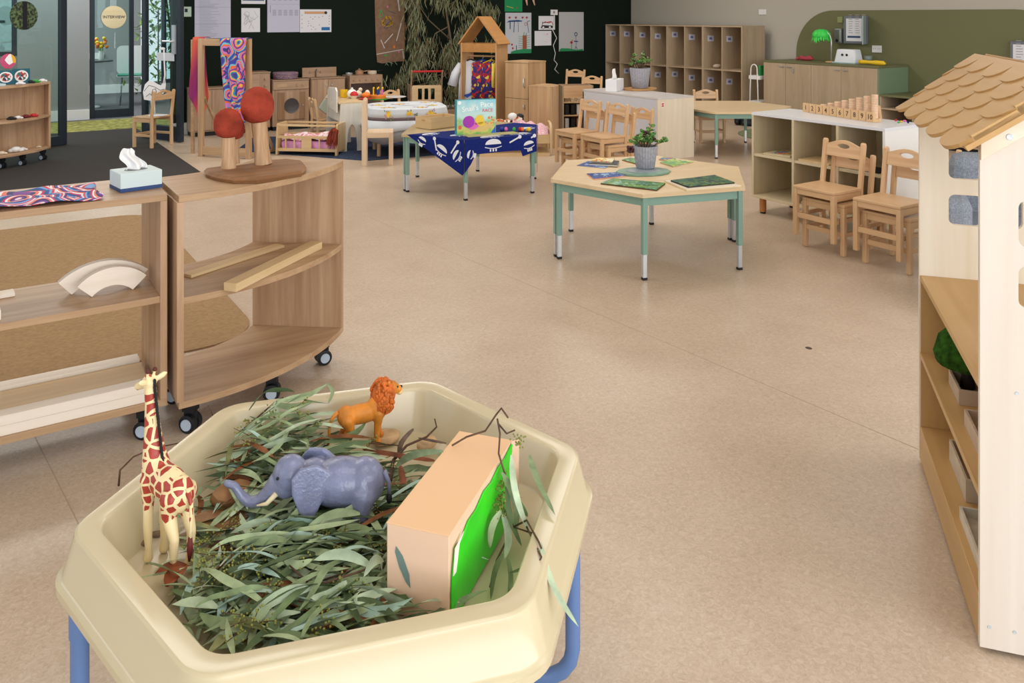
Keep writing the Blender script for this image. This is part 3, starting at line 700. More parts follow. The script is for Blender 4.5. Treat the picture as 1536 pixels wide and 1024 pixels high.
def block_chair(label, loc, rz, w, d, sh, bh):
    t = thing('wooden_chair', label, 'chair', loc, rz)
    CW_ = {a: wood('pale_chair_'+a, (232, 206, 176), (212, 180, 146), a, .8, .4, .3, .5) for a in 'XYZ'}
    for xa in (-w/2, w/2-.03):
        box('leg', xa, -d/2, 0, xa+.03, -d/2+.04, sh-.001, CW_['Z'], t, bevel=.003)
        MB().prism([(d/2-.045, 0), (d/2, 0), (d/2, bh-.02), (d/2-.008, bh-.006), (d/2-.022, bh), (d/2-.037, bh-.006), (d/2-.045, bh-.02)], xa, xa+.03, frameM((0, 0, 0), (0, 1, 0), (0, 0, 1))).build('leg', CW_['Z'], t, bevel=.003)
        box('side_rail', xa+.002, -d/2+.04, sh-.05, xa+.028, d/2-.045, sh-.001, CW_['Y'], t, bevel=.002)
    box('seat', -w/2+.03, -d/2+.001, sh-.016, w/2-.03, d/2-.046, sh, CW_['X'], t, bevel=.002); box('backrest', -w/2+.03, d/2-.035, bh-.13, w/2-.03, d/2-.015, bh-.02, CW_['X'], t, bevel=.003)
    return t
c2 = block_chair('pale wooden chair in front of the flowered tablecloth, seen from the side', (cen.x, cen.y, 0), atan2(dirv.y, dirv.x)+pi/2, .28, .29, .31, .615)
c3 = chair('small chair at the left side of the white play bench', (3.27, 8.80, 0), radians(85), None, .27, .24, .27, .50)
c4 = chair('chair at the far side of the white play bench below the stove', (4.13, 8.72, 0), radians(15), None, .28, .26, .28, .54)
# ------------------------------------------------------------------ white-topped storage units
UW = {a: wood('unit_birch_'+a, (216, 200, 168), (198, 180, 144), a, .7, .4, .3, .5) for a in 'XYZ'}
EDGE = flat('edge_band_grey', (150, 140, 134), .5)
# open unit on the right: local x runs along the front (towards -v), local y is depth; front faces -u
t = thing('storage_unit', 'open white-topped storage unit with six cubes behind the stacked chairs', 'storage unit', (4.66, 4.0, 0), -pi/2); UR = t
W = 1.03; D_ = .42; H0 = .112; H1 = .715
box('top_board', 0, 0, H1-.02, W, D_, H1, flat('unit_white_top', (222, 222, 226), .3), t)
box('bottom_board', 0, 0, H0, W, D_, H0+.018, UW['X'], t)
box('back_panel', 0, D_-.01, H0+.018, W, D_, H1-.02, UW['X'], t)
for x in (0, W/3, 2*W/3, W-.018):
    box('upright', x, .001, H0+.018, x+.018, D_-.01, H1-.02, UW['Z'] if x < W-.1 else flat('unit_white_side', (232, 230, 226), .4), t)
for i in range(3):
    box('shelf_board', i*W/3+.018, .006, .405, (i+1)*W/3-(.018 if i == 2 else 0), D_-.01, .423, UW['X'], t)
for x in (.06, W-.06):
    for y in (.05, D_-.05):
        l = MB().tube([(x, y, .012), (x, y, H0)], .024, 14).build('leg', wood('orange_leg_wood', (200, 140, 84), (176, 112, 62), 'Z', 1), t, smooth=50)
        MB().tube([(x, y, 0), (x, y, .013)], .02, 12).build('foot', DARK, l, smooth=50)
def lay(name, label, cat, loc, rz, w, d, h, mat, group=None):
    o = MB().box(-w/2, -d/2, 0, w/2, d/2, h).build(name, mat, None, loc=loc, rot=rz, bevel=.001); return tag(o, label, cat, group)
PRT = lambda n, cols, sc=14: patterned(n, cols, sc, 6, .5, 'cells')
BK1 = PRT('book_print_forest', [(36, 74, 52), (60, 110, 70), (30, 60, 66), (110, 130, 60), (50, 96, 84)], 26)
BK2 = PRT('book_print_blue', [(30, 50, 120), (56, 90, 160), (40, 60, 130), (150, 180, 210)], 20)
BK3 = PRT('book_print_meadow', [(80, 140, 80), (120, 160, 70), (90, 130, 120), (60, 110, 60), (150, 190, 170)], 24)
BK4 = PRT('book_print_mixed', [(200, 80, 70), (60, 120, 180), (230, 210, 120), (110, 160, 80)], 30)
lay('wooden_tray', 'thin pale tray of papers in the left cube of the open unit', 'tray', (4.78, 3.83, .4235), .2, .16, .2, .012, UW['X'])
lay('picture_book', 'dark red book lying on the tray in the left cube of the open unit', 'book', (4.79, 3.80, .436), .4, .1, .14, .008, BK4)
lay('wooden_tray', 'thin wooden tray in the middle cube of the open unit', 'tray', (4.78, 3.5, .4235), 0, .2, .24, .012, TAN)
lay('picture_book', 'dark book in the right cube of the open unit', 'book', (4.78, 3.14, .4235), 0, .16, .2, .01, DARK)
lay('wooden_tray', 'pale tray lying under the open unit’s left cube on the bottom board', 'tray', (4.80, 3.5, .1305), 0, .18, .24, .014, UW['X'])
# counting towers
NW = wood('number_block_wood', (226, 192, 150), (206, 164, 118), 'Z', 1, .5, .3, .6)
RW = wood('ring_wood', (236, 206, 176), (214, 172, 138), 'X', 1.4, .5, .3, .6)
words = 'one two three four five six seven eight nine ten'.split()
pa = G(1209, 168, .715); pb = G(1305, 183, .715); dd = (pb-pa)/9; az = atan2(dd.y, dd.x)
bw = dd.length*.94
for i in range(10):
    p = pa+dd*i
    t = thing('counting_tower', 'wooden number block marked %d carrying %s stacked ring%s on the open unit' % (i+1, words[i], 's' if i else ''), 'counting toy', (p.x, p.y, .7155), az, 'numbered counting towers on the open unit')
    hb = .062
    box('number_block', -bw/2, -.002, 0, bw/2, .018, hb, NW, t, bevel=.001)
    m = MB(); text_mb(m, str(i+1), .046, T(0, -.0026, hb*.5) @ RX(pi/2)); m.build('numeral', flat('burnt_number', (74, 50, 36), .7), t)
    box('base', -bw/2, .018, 0, bw/2, .062, .02, NW, t, bevel=.001)
    for k in range(i+1):
        MB().lathe([(0, 0), (.0195, 0), (.021, .003), (.021, .0125), (.0195, .0152), (0, .0152)], 16, T(0, .04, .0205+.0155*k)).build('ring', RW, t, smooth=50)
for i, (px, py, mt) in enumerate([(1344, 181, RED), (1352, 183, YEL), (1357, 182, PINK), (1348, 184, GRN), (1362, 184, NAVY)]):
    p = G(px, py, .718); o = MB().ball((0, 0, .006), (.012, .007, .006), n=8, m=6).build('small_bead', mt, None, smooth=True, loc=(p.x, p.y, .7155), rot=i)
    tag(o, ['red', 'yellow', 'pink', 'green', 'navy'][i]+' bead lying on the white top of the open unit', 'bead', 'loose beads on the open unit')
# white-backed unit
t = thing('storage_unit', 'white-backed storage unit with pale birch end panel, tissue box and pot plant on top', 'storage unit', (5.537, 5.893, 0))
box('back_panel', 0, .018, .06, .012, 1.17, .588, flat('panel_lilac_white', (206, 206, 212), .5), t)
wv = wood('unit_end_panel', (232, 220, 200), (220, 204, 180), 'Z', .8, .4, .3, .5)
box('side_panel', 0, 0, 0, .484, .018, .59, wv, t); box('side_panel', 0, 1.152, 0, .484, 1.17, .59, wv, t)
box('top_board', 0, 0, .59, .484, 1.17, .608, flat('unit_top_grey', (206, 200, 198), .35), t)
box('bottom_board', .012, .018, .06, .48, 1.152, .078, UW['Y'], t); box('shelf_board', .012, .018, .32, .47, 1.152, .338, UW['Y'], t)
p = onV(993, 153, 5.89); m = MB(); m.prism(rrect(-.022, -.025, .022, .025, .004), 0, .001, T(.06, -.0012, .54) @ RX(pi/2)); lb = m.build('maker_label', flat('label_cream', (244, 222, 216), .5), t)
MB().prism(rrect(-.014, .003, .014, .016, .004), 0, .0006, T(.06, -.0026, .54) @ RX(pi/2)).build('red_mark', RED, lb); MB().prism(rrect(-.014, -.016, .014, -.004, .004), 0, .0006, T(.06, -.0026, .54) @ RX(pi/2)).build('red_mark', RED, lb)
q = G(922, 136, .608)
tissue('tissue_box_white', 'white tissue box with raised tissue on the white-backed unit', (q.x, q.y, .6085), .55, .25, .12, .125, False, .12, .02, (238, 238, 240))

# ------------------------------------------------------------------ pot plants
def ribbed(t, r0, r1, h, mat, n=24, dep=.05):
    def wb(a, z): return 1+dep*(abs(sin(a*n/2))**.6-.6)
    MB().lathe([(r0*.9, 0), (r0, .006), (r0+(r1-r0)*.5, h*.5), (r1, h-.004), (r1*.985, h), (r1*.9, h), (r1*.88, h-.02)], n*6, None, wb).build('pot', mat, t, smooth=55)
    MB().prism(ell(0, 0, r1*.9, r1*.9, 24), h-.024, h-.018).build('soil', flat('potting_soil', (58, 44, 36), .95), t)
POT = flat('grey_ceramic', (158, 158, 166), .5, .35, noise=.08, nscale=60)
JG = [flat('jade_green', (86, 134, 62), .35, .4, noise=.15), flat('jade_light', (130, 172, 90), .35, .4), flat('jade_dark', (58, 100, 50), .4), flat('jade_plum', (90, 48, 52), .4)]
def jade(t, h0, n, R, H, seed, lean=()):
    r = random.Random(seed); st = MB(); lf = MB()
    tips = []
    for i in range(n):
        a = r.uniform(0, 2*pi); rr = R*sqrt(r.random()); e = Vector((rr*cos(a), rr*sin(a)*.8, h0+H*r.uniform(.35, .8)*(1-.4*rr/R)))
        tips.append((Vector((rr*.3*cos(a), rr*.3*sin(a), h0-.02)), e))
    for e in lean: tips.append((Vector((e[0]*.2, e[1]*.2, h0-.02)), Vector(e)))
    for b, e in tips:
        mid = b.lerp(e, .5)+Vector((r.uniform(-.01, .01), r.uniform(-.01, .01), .01)); st.tube([b, mid, e], [.003, .0025, .0018], 6)
        for k in range(9 if n > 5 else 12):
            q = mid.lerp(e, r.uniform(0.1, 1.08)); a = r.uniform(0, 2*pi); dv = Vector((cos(a), sin(a), r.uniform(-.1, .9))).normalized()
            lf.k = r.choice([0, 0, 0, 1, 1, 2, 2, 3]); L = r.uniform(.011, .019)
            M = frameM(q+dv*L*.8, dv, (r.uniform(-1, 1), r.uniform(-1, 1), r.uniform(.2, 1)))
            lf.ball((0, 0, 0), (L, L*.68, L*.2), M, 7, 5)
    st.build('stem', flat('jade_stem', (112, 92, 70), .7), t, smooth=True); lf.build('foliage', JG, t, smooth=True)
pq = G(967, 256, .475)
o = MB().prism(ell(0, 0, .17, .125, 14, .1, .1), 0, .012).build('slab', flat('placemat_green', (120, 152, 132), .4, noise=.12, nscale=8), None, bevel=.003)
o.name = 'placemat'; o.data.name = 'placemat'; o.location = (G(965, 259, .46).x, G(965, 259, .46).y, .4605); o.rotation_euler = (0, 0, -.35); tag(o, 'green and grey uneven oval placemat under the potted jade plant', 'placemat')
o = MB().prism(ell(0, 0, .105, .078, 14, .3), 0, .002).build('placemat_centre', flat('placemat_grey', (146, 158, 164), .35, noise=.1), o); o.location = (0, 0, .012)
pp = G(968, 252, .473)
t = thing('potted_jade_plant', 'jade plant in ribbed grey pot on the green placemat of the hexagonal table', 'plant', (pp.x, pp.y, .475))
ribbed(t, .056, .074, .135, POT)
cy = cos(YAW); sy = -sin(YAW)
jade(t, .135, 17, .075, .135, 11, [(.035*cy, .035*sy, .26), (.03*cy, .03*sy, .23), (.135*cy, .135*sy, .175), (.12*cy, .12*sy, .165), (-.075*cy, -.075*sy, .155)])
# dark rosette at the rim
m = MB()
for k in range(16):
    a = k*2.4; m.ball((0, 0, 0), (.018, .011, .004), frameM(Vector((-.088*cy+.012*cos(a), -.088*sy+.012*sin(a), .112+.012*sin(a*.7))), (cos(a), sin(a), .5), (0, 0, 1)), 7, 5)
m.build('dark_rosette', flat('rosette_plum', (84, 44, 50), .35), t, smooth=True)
pp = G(960, 133, .62)
t = thing('potted_jade_plant', 'jade plant in ribbed grey pot on the white-backed unit', 'plant', (pp.x, pp.y, .628))
ribbed(t, .085, .11, .215, POT); jade(t, .215, 16, .13, .20, 12, [(-.12*cy, -.12*sy, .33), (-.06*cy, -.06*sy, .36), (.03*cy, .03*sy, .38), (.1, -.06, .3)])
o = MB().prism(ell(0, 0, .20, .15, 9, .2), 0, .02).build('wood_slice', wood('slice_wood', (206, 160, 104), (150, 100, 58), 'X', .6, .5, .3, .8), None, bevel=.004); o.location = (pp.x, pp.y, .6085); tag(o, 'flat wood slice under the pot on the white-backed unit', 'wood slice')
# books on the hexagonal table
def pbook(label, corners, z, th, mat, edge=(196, 176, 150)):
    P_ = [G(x, y, z+th) for x, y in corners]; c = sum(P_, Vector())/4
    q = [(p.x-c.x, p.y-c.y) for p in P_]
    t = thing('picture_board', label, 'book', (c.x, c.y, z))
    MB().prism(q, 0, th*.75).build('board', flat('board_edge%d' % edge[0], edge, .6), t); MB().prism([(a*.995, b*.995) for a, b in q], th*.75, th).build('printed_face', mat, t)
zt = .4605
pbook('green meadow picture board at the front of the hexagonal table', [(901, 274), (920, 267), (998, 274), (985, 284)], zt, .009, BK3, (90, 60, 44))
pbook('pale book beneath the dark forest board, right side of the hexagonal table', [(996, 270), (1030, 284), (1112, 278), (1075, 267)], zt, .010, MAPLE['X'], (226, 202, 160))
pbook('dark forest picture board on the pale book, hexagonal table right', [(1006, 270), (1032, 279.5), (1102, 273), (1072, 262)], zt+.0105, .008, BK1, (50, 44, 36))
pbook('blue picture board left of the placemat on the hexagonal table', [(880, 260), (891, 267.5), (938, 263), (925, 258)], zt, .008, BK2, (214, 160, 140))
pbook('blue card at the back left of the hexagonal table', [(865, 248), (882, 241.5), (920, 245), (908, 252)], zt, .004, BK2)
pbook('black cover book on the blue card of the hexagonal table', [(884, 245), (892, 239), (929, 241), (926, 247)], zt+.0045, .012, flat('black_cover', (28, 30, 34), .4), (200, 196, 190))
pbook('red and yellow book on top of the black book', [(886, 240.5), (896, 236), (922, 238), (918, 243)], zt+.017, .008, PRT('book_print_warm', [(214, 90, 60), (236, 220, 140), (230, 226, 210), (190, 200, 80)], 26))
pbook('green picture board behind the placemat on the left', [(933, 239), (945, 236), (968, 240), (958, 246)], zt, .008, BK3, (160, 110, 80))
pbook('light green picture board right of the pot', [(990, 243), (1006, 239), (1040, 242), (1010, 249)], zt, .008, PRT('book_print_lime', [(140, 180, 90), (200, 220, 120), (110, 160, 110)], 20))
pbook('red and blue picture board behind the light green one', [(988, 239), (996, 235), (1014, 237), (1012, 242)], zt+.0, .006, BK4)

# ------------------------------------------------------------------ lockers along the right wall
v0 = 10.26; cw = (10.262-7.455)/8; zb = .10; zt_ = 1.268; zm = .668
for un in range(4):
    vt = v0-un*2*cw
    nm = ['leftmost oak locker unit, against the dark wall', 'second oak locker unit from the dark wall', 'third oak locker unit from the dark wall', 'oak locker unit farthest from the dark wall, beside the white trolley'][un]
    t = thing('locker_unit', nm, 'locker', (8.5, vt, 0), -pi/2, 'open oak lockers along the wall')
    W = 2*cw-.003; Dp = .455
    box('plinth', 0, .03, 0, W, Dp, zb, OAK['X'], t); box('top_board', 0, 0, zt_-.018, W, Dp, zt_, OAK['X'], t); box('bottom_board', 0, 0, zb, W, Dp, zb+.018, OAK['X'], t)
    box('back_panel', .016, Dp-.008, zb+.018, W-.016, Dp, zt_-.018, OAK['Z'], t)
    for x in (0, W/2-.008, W-.016): box('upright', x, .001, zb+.018, x+.016, Dp-.001 if x != W/2-.008 else Dp-.008, zt_-.018, OAK['Z'], t)
    for x in (.016, W/2+.008): box('shelf_board', x, .004, zm-.009, x+W/2-.024, Dp-.008, zm+.009, OAK['X'], t)
    for k in range(2):
        for zz in (1.12, .54):
            if un == 0 and k == 0 and zz < 1: continue
            dz = [.0, .0, -.01, -.02, .01, -.02, -.03, -.03][un*2+k]
            m = MB(T(W/2*(k)+(.0165 if k == 0 else .0085)+.0, .14, zz+dz) @ RZ(pi/2) )
            m.prism([(-.06, -.04), (.06, -.045), (.062, .035), (-.058, .04)], 0, .001, RX(pi/2) @ T(0, 0, -.0)); 
            lb = m.build('name_label', flat('label_white_blue', (214, 214, 232), .6), t)
            m2 = MB(T(W/2*(k)+(.0165 if k == 0 else .0085), .14, zz+dz) @ RZ(pi/2)); m2.prism([(-.03, -.015), (.03, -.02), (.02, .016), (-.025, .012)], .0012, .0016, RX(pi/2)); m2.build('name_mark', flat('label_blue_mark', (110, 118, 172), .6), lb)
o = MB().ball((0, 0, .03), (.07, .05, .03)).build('folded_cloth', flat('beige_cloth', (196, 176, 156), .9), None, smooth=True, loc=(8.62, 8.0, zm+.0095)); tag(o, 'small beige folded cloth in a locker of the third unit', 'cloth')
# ------------------------------------------------------------------ counter cabinet with olive top
t = thing('counter_cabinet', 'grey oak counter cabinet with olive green top, lamp and white stool', 'cabinet', (8.5, 7.10, 0), -pi/2)
W = 7.10-5.487; Dp = .565
box('body', 0, .02, .06, W-.019, Dp, .812, OAK['Z'], t, bevel=0); box('plinth', 0, .05, 0, W, Dp, .06, DARK, t, bevel=0)
box('worktop', -.01, -.006, .8125, W, Dp, .836, OLV, t); box('green_side_panel', W-.0185, -.003, .06, W, Dp, .812, flat('green_laminate_side', (120, 142, 114), .3, .5), t)
nd = [0, .335*1, .335*2+.03, 1.13, W-.02]
xs = [0, .34, .715, 1.13, W-.02]
for i in range(4):
    d = box('door', xs[i]+.002, 0, .065, xs[i+1]-.002, .019, .81, OAK['Z'], t, bevel=.001)
    hx = xs[i+1]-.055 if i % 2 == 0 else xs[i]+.055
    h = MB(); h.box(hx-.035, -.014, .765, hx+.035, -.006, .775).box(hx-.033, -.008, .766, hx-.025, 0, .774).box(hx+.025, -.008, .766, hx+.033, 0, .774); h.build('handle', SILVER, d)
k = MB(); k.tube([(.34+.115, -.004, .76), (.34+.115, .0, .76)], .01, 10).box(.34+.105, -.009, .70, .34+.125, -.006, .755); k.build('lock_key', SILVER, t)
t = thing('low_bench_cabinet', 'low oak bench cabinet with olive top beside the counter', 'cabinet', (8.5, 5.484, 0), -pi/2)
W = 1.68
box('top_board', 0, -.004, .503, W, Dp, .525, OLV, t); box('bottom_board', 0, 0, .05, W, Dp, .07, OAK['X'], t)
box('back_panel', 0, Dp-.01, .07, W, Dp, .503, OAK['X'], t, bevel=0)
for x in (0, .38, .76, 1.14, W-.018): box('upright', x, 0, .07, x+.018, Dp-.01, .503, OAK['Z'], t)
for i, x in enumerate((.018, .398, .778, 1.158)): box('shelf_board', x, .0, .36, min(x+.362, W-.018), Dp-.01, .378, OAK['X'], t)
box('plinth', 0, .04, 0, W, Dp, .05, DARK, t, bevel=0)
# things on the counter
def ctr(px, py=None, du=.25, z=.8365):
    p = onU(px, 100, 8.5+du); return Vector((8.5+du, p.y, z))
p = ctr(1209, du=.35)
t = thing('red_toy', 'pinkish red soft toy lying on the left of the counter', 'toy', p, -pi/2); MB().ball((0, 0, .025), (.12, .035, .025)).ball((.05, 0, .035), (.05, .03, .03)).ball((-.06, 0, .032), (.04, .03, .03)).build('body', flat('toy_red', (176, 66, 78), .7), t, smooth=True)
MB().ball((-.13, 0, .02), (.025, .02, .02)).build('head', flat('toy_red', (176, 66, 78), .7), t, smooth=True)
p = ctr(1247, du=.28)
t = thing('desk_lamp', 'desk lamp with bright green frilly shade on the counter', 'lamp', p, -pi/2)
MB().lathe([(0, 0), (.07, 0), (.066, .012), (0, .016)], 20).build('base', wood('lamp_base', (210, 170, 120), (190, 150, 100), 'X'), t, smooth=50)
MB().tube([(0, 0, .01), (0, 0, .27), (-.02, 0, .33), (-.06, 0, .365), (-.10, 0, .375)], .008, 8).build('arm', SILVER, t, smooth=True)
m = MB(); sh = flat('lamp_green', (70, 220, 90), .5)
m.lathe([(.03, .40), (.07, .385), (.10, .35), (.105, .30)], 40, T(-.14, 0, 0), lambda a, z: 1+.07*sin(9*a)).build('shade', sh, t, smooth=True, solid=.003)
m = MB(); r = random.Random(5)
for k in range(26):
    a = 2*pi*k/26; m.leaf((-.14+.1*cos(a), .1*sin(a), .315), (.3*cos(a), .3*sin(a), -1), (cos(a), sin(a), 0), r.uniform(.05, .1), .025, r.uniform(-.5, .5), n=3)
m.build('shade_fringe', sh, t)
p = ctr(1273, du=.30)
t = thing('white_stool', 'small white box stool with two round dark holes on the counter', 'stool', p, -pi/2)
m = MB(); lo = [(a, b, 0) for a, b in rrect(-.15, -.09, .15, .09, .03)]; hi = [(a, b, .155) for a, b in rrect(-.125, -.07, .125, .07, .03)]; h2 = [(a*.93, b*.93, .165) for a, b, c in hi]
m.loft([lo, hi, h2]).build('body', flat('white_plastic', (228, 232, 238), .35), t, smooth=40)
for x in (-.03, .03): MB().prism(ell(x, .10, .014, .014, 14), .0805, .085, RX(pi/2)).build('hole', DARK, t)
box('base_pad', -.16, -.1, -.0, .15, .08, .012, flat('pale_teal', (176, 206, 206), .5), t)
p = ctr(1308, du=.16)
m = MB(); m.tube([(-.16, 0, .03), (-.12, .0, .032), (-.04, .0, .03), (.05, 0, .03), (.14, 0, .028), (.17, 0, .022)], [.024, .026, .02, .028, .026, .008], 12)
o = m.build('yellow_bottle', YEL, None, smooth=True, loc=p, rot=-pi/2); tag(o, 'yellow bottle lying on its side on the counter', 'bottle')
p = ctr(1302, du=.42); m = MB(); m.lathe([(.03, 0), (.045, .05), (.05, .09)], 16).build('dish', flat('dish_clear', (130, 140, 130), .3), None, smooth=True, solid=.003)
o = bpy.data.objects['dish']; o.name = 'grey_bowl'; o.location = p; tag(o, 'grey bowl behind the yellow bottle on the counter', 'bowl')
# on the green wall
def wallbox(name, label, cat, x0, y0, x1, y1, dep, mat, u=9.066, fw=None):
    a = onU(x0, y0, u-dep); b = onU(x1, y1, u-dep)
    t = thing(name, label, cat, (u-dep, a.y, b.z), -pi/2); return t, a.y-b.y, a.z-b.z
t, w_, h_ = wallbox('notice_case', 'grey framed notice case with open glass door on the olive wall', 'notice board', 1265, 24, 1298, 66, .06, None)
box('case', 0, 0, 0, w_, .059, h_, flat('case_grey', (112, 116, 126), .5), t, bevel=.004)
pg = box('notice_sheet', .04, -.003, .03, w_-.045, -.0005, h_-.03, PAPER, t, bevel=0)
box('sheet_band', .06, -.0045, .07, w_-.065, -.0032, .095, flat('slate_blue', (58, 84, 118), .6), pg, bevel=0)
r = random.Random(2); m = MB()
for i in range(9):
    for j in range(3): m.box(.075+j*.09, -.0045, .13+i*.027, .075+j*.09+.04+.02*r.random(), -.0032, .137+i*.027)
m.build('print_lines', flat('print_grey', (160, 160, 172), .8), pg)
MB(T(w_, 0, 0) @ RZ(-1.15)).box(0, 0, 0, .2, .008, h_).build('glass_door', flat('frosted_glass', (170, 190, 192), .15, .5), t)
t, w_, h_ = wallbox('notice_case', 'grey framed notice case at the right edge of the olive wall', 'notice board', 1515, 62, 1553, 100, .05, None)
box('case', 0, 0, 0, w_, .049, h_, flat('case_grey', (112, 116, 126), .5), t, bevel=.004); pg = box('notice_sheet', .03, -.003, .02, w_-.03, -.0005, h_-.03, PAPER, t, bevel=0)
m = MB()
for i in range(8):
    for j in range(3): m.box(.06+j*.1, -.0045, .06+i*.028, .06+j*.1+.04+.03*r.random(), -.0032, .067+i*.028)
m.build('print_lines', flat('print_grey', (160, 160, 172), .8), pg)
t, w_, h_ = wallbox('soap_dispenser', 'grey soap dispenser left of the notice case', 'dispenser', 1251, 43, 1262, 65, .07, None)
box('body', 0, 0, 0, w_, .069, h_, flat('dispenser_grey', (136, 136, 138), .3, .5, .5), t, bevel=.008); box('side_strip', w_*.72, -.003, .02, w_*.9, 0, h_-.02, SILVER, t); MB().prism(ell(w_*.4, h_*.18, .02, .02, 14), 0, .004, RX(pi/2)).build('nozzle', DARK, t)
for nm, lb, ct, a, mt in (('sticky_note', 'pale green note above the soap dispenser', 'note', (1256, 25, 1264, 34), flat('note_green', (146, 154, 100), .7)),
                       ('wall_socket', 'white double power socket on the olive wall', 'socket', (1308, 68, 1322, 79), WHITE)):
    t, w_, h_ = wallbox(nm, lb, ct, *a, .012, None); box('plate', 0, 0, 0, w_, .0115, h_, mt, t, bevel=.001)
    if 'socket' in nm:
        for x in (.25, .75):
            for s in (-1, 1): MB(T(w_*x+s*.012, -.0006, h_*.55)).box(-.002, 0, -.006, .002, .001, .006).build('socket_slot', DARK, t)
t, w_, h_ = wallbox('light_switch', 'white switch plate on the greige wall above the lockers', 'switch', 1138, 14, 1149, 22, .012, None, 9.078); box('plate', 0, 0, 0, w_, .0115, h_, WHITE, t); box('rocker', w_*.3, -.003, h_*.3, w_*.7, 0, h_*.7, WHITE, t)
# white trolley between the lockers and the counter
p = onU(1131, 100, 8.48)
t = thing('white_trolley', 'small white two-tier trolley with arched handles between lockers and counter', 'trolley', (8.48, p.y, 0), -pi/2)
for y in (0, .28):
    MB().tube([(-.075, y, 0), (-.06, y, .5), (-.05, y, .72)]+[(-.05*cos(a), y, .72+.055*sin(a)) for a in (.4, .9, 1.57, 2.2, 2.7)]+[(.05, y, .72), (.06, y, .5), (.075, y, 0)], .008, 8).build('arched_leg', WHITE, t, smooth=True)
for z in (.25, .58): box('tray', -.09, .0, z, .09, .28, z+.05, WHITE, t, bevel=.004)
box('green_book', -.0+.04, .04, .631, .07, .24, .76, flat('book_green', (50, 150, 80), .6), None, bevel=0)
o = bpy.data.objects['green_book']; o.location = (8.48, p.y, 0); o.rotation_euler = (0, 0, -pi/2); tag(o, 'green book standing on the top tier of the white trolley', 'book')
# shoes under the far window side, behind table C
p = G(1118, 178, 0)
for i in range(3):
    q = onU(1108+i*9, 170, 8.3); o = MB().ball((0, 0, .04), (.13, .05, .045)).ball((-.05, 0, .07), (.06, .045, .05)).build('dark_shoe', DARK, None, smooth=True, loc=(8.3, q.y, .0), rot=.5+i)
    tag(o, 'small dark shoe on the floor behind the far table', 'shoe', 'dark shoes on the floor behind the far table')
o = MB().prism(ell(0, 0, .62, .62, 40), 0, .006).build('floor_rug', flat('sage_rug', (120, 128, 96), .95, .1, noise=.1), None); p = G(1140, 206); o.location = (p.x+.45, p.y-.1, 0); tag(o, 'round sage green rug on the floor behind the far table', 'rug')
# ------------------------------------------------------------------ play kitchens along the dark wall (front faces towards -v)
def kunit(name, label, x0, x1, h, y=10.0, dep=.26, plinth=.05):
    t = thing(name, label, 'play kitchen', (x0, y, 0)); W = x1-x0
    box('body', 0, .012, plinth, W, dep, h-.012, KIT['Z'], t, bevel=.001); box('plinth', .01, .03, 0, W-.01, dep, plinth, DARK, t, bevel=0)
    box('top_board', -.003, -.003, h-.012, W+.003, dep+.002, h, KIT['X'], t, bevel=.001); return t, W
def knob(par, x, z, r=.014, mt=None, y=0, d=.016):
    return MB().lathe([(0, 0), (r, 0), (r*.9, d), (0, d)], 14, T(x, y, z) @ RX(pi/2)).build('knob', mt or KIT['X'], par, smooth=50)
t, W = kunit('toy_microwave', 'wooden toy microwave cupboard behind the framed dress-up stand', 2.60, 3.04, .725)
m = box('door', .02, -.004, .47, W-.13, .0115, .70, KIT['X'], t, bevel=.002); box('window', .05, -.006, .51, .20, -.0045, .66, DARK, m, bevel=0)
box('lower_door', .02, -.004, .07, W-.02, .0115, .44, KIT['Z'], t, bevel=.002)
for z in (.64, .56): knob(t, W-.06, z)
t, W = kunit('toy_cupboard', 'low wooden toy cupboard seen through the framed dress-up stand', 2.13, 2.58, .56)
for x in (.01, W/2+.002): box('door', x, -.004, .07, x+W/2-.012, .0115, .53, KIT['Z'], t, bevel=.002)
t, W = kunit('toy_washing_machine', 'wooden toy washing machine with round steel window', 3.07, 3.525, .62)
box('control_panel', .005, -.003, .50, W-.005, .0115, .60, KIT['X'], t, bevel=.002); box('drawer_front', .05, -.006, .53, .17, -.0035, .57, ASH['X'], t, bevel=.002)
for x in (.30, .37): knob(t, x, .55, y=-.003)
m = box('door', .06, -.010, .13, W-.05, .0115, .47, KIT['Z'], t, bevel=.003)
box('door_panel', .065, -.013, .135, .14, -.0105, .465, wood('dark_kitchen_panel', (160, 124, 92), (130, 98, 70), 'Z', 1), m, bevel=0); box('door_panel', W-.13, -.013, .135, W-.055, -.0105, .465, wood('dark_kitchen_panel', (0, 0, 0), (0, 0, 0)), m, bevel=0)
MB().lathe([(0, .0), (.092, 0), (.092, .004), (.08, .002), (0, .001)], 32, T(W/2, -.0135, .30) @ RX(pi/2)).build('round_window', flat('brushed_steel', (120, 118, 120), .3, .5, .9), m, smooth=40)
knob(m, W-.085, .3, .008, SILVER, -.0135)
t, W = kunit('toy_sink', 'wooden toy sink unit with two cupboard doors and splashback', 3.55, 4.0, .625)
for i, x in enumerate((.008, W/2+.002)):
    d = box('door', x, -.004, .06, x+W/2-.01, .0115, .60, KIT['Z'], t, bevel=.002); knob(d, W/2+(-.035 if i == 0 else .04), .53, .009, SILVER, -.004)
box('splashback', -.05, .18, .6255, .40, .20, .745, KIT['X'], t, bevel=.002)
for x in (.05, .19): knob(t, x, .69, .014, None, .18)
MB().tube([(.12, .17, .626), (.12, .17, .70), (.12, .14, .72), (.12, .09, .71)], .009, 8).build('tap', CHROME, t, smooth=True)
MB().lathe([(0, 0), (.08, .001), (.085, .006), (.07, .004), (0, .003)], 24, T(.19, .08, .6255)).build('basin', CHROME, t, smooth=40)
t = thing('toy_stove', 'wooden toy stove with five knobs and open oven, pots on top', 'play kitchen', (4.06, 10.0, 0)); W = .455
for x in (0, W-.016): box('side_panel', x, 0, 0, x+.016, .26, .62, KIT['Z'], t, bevel=.001)
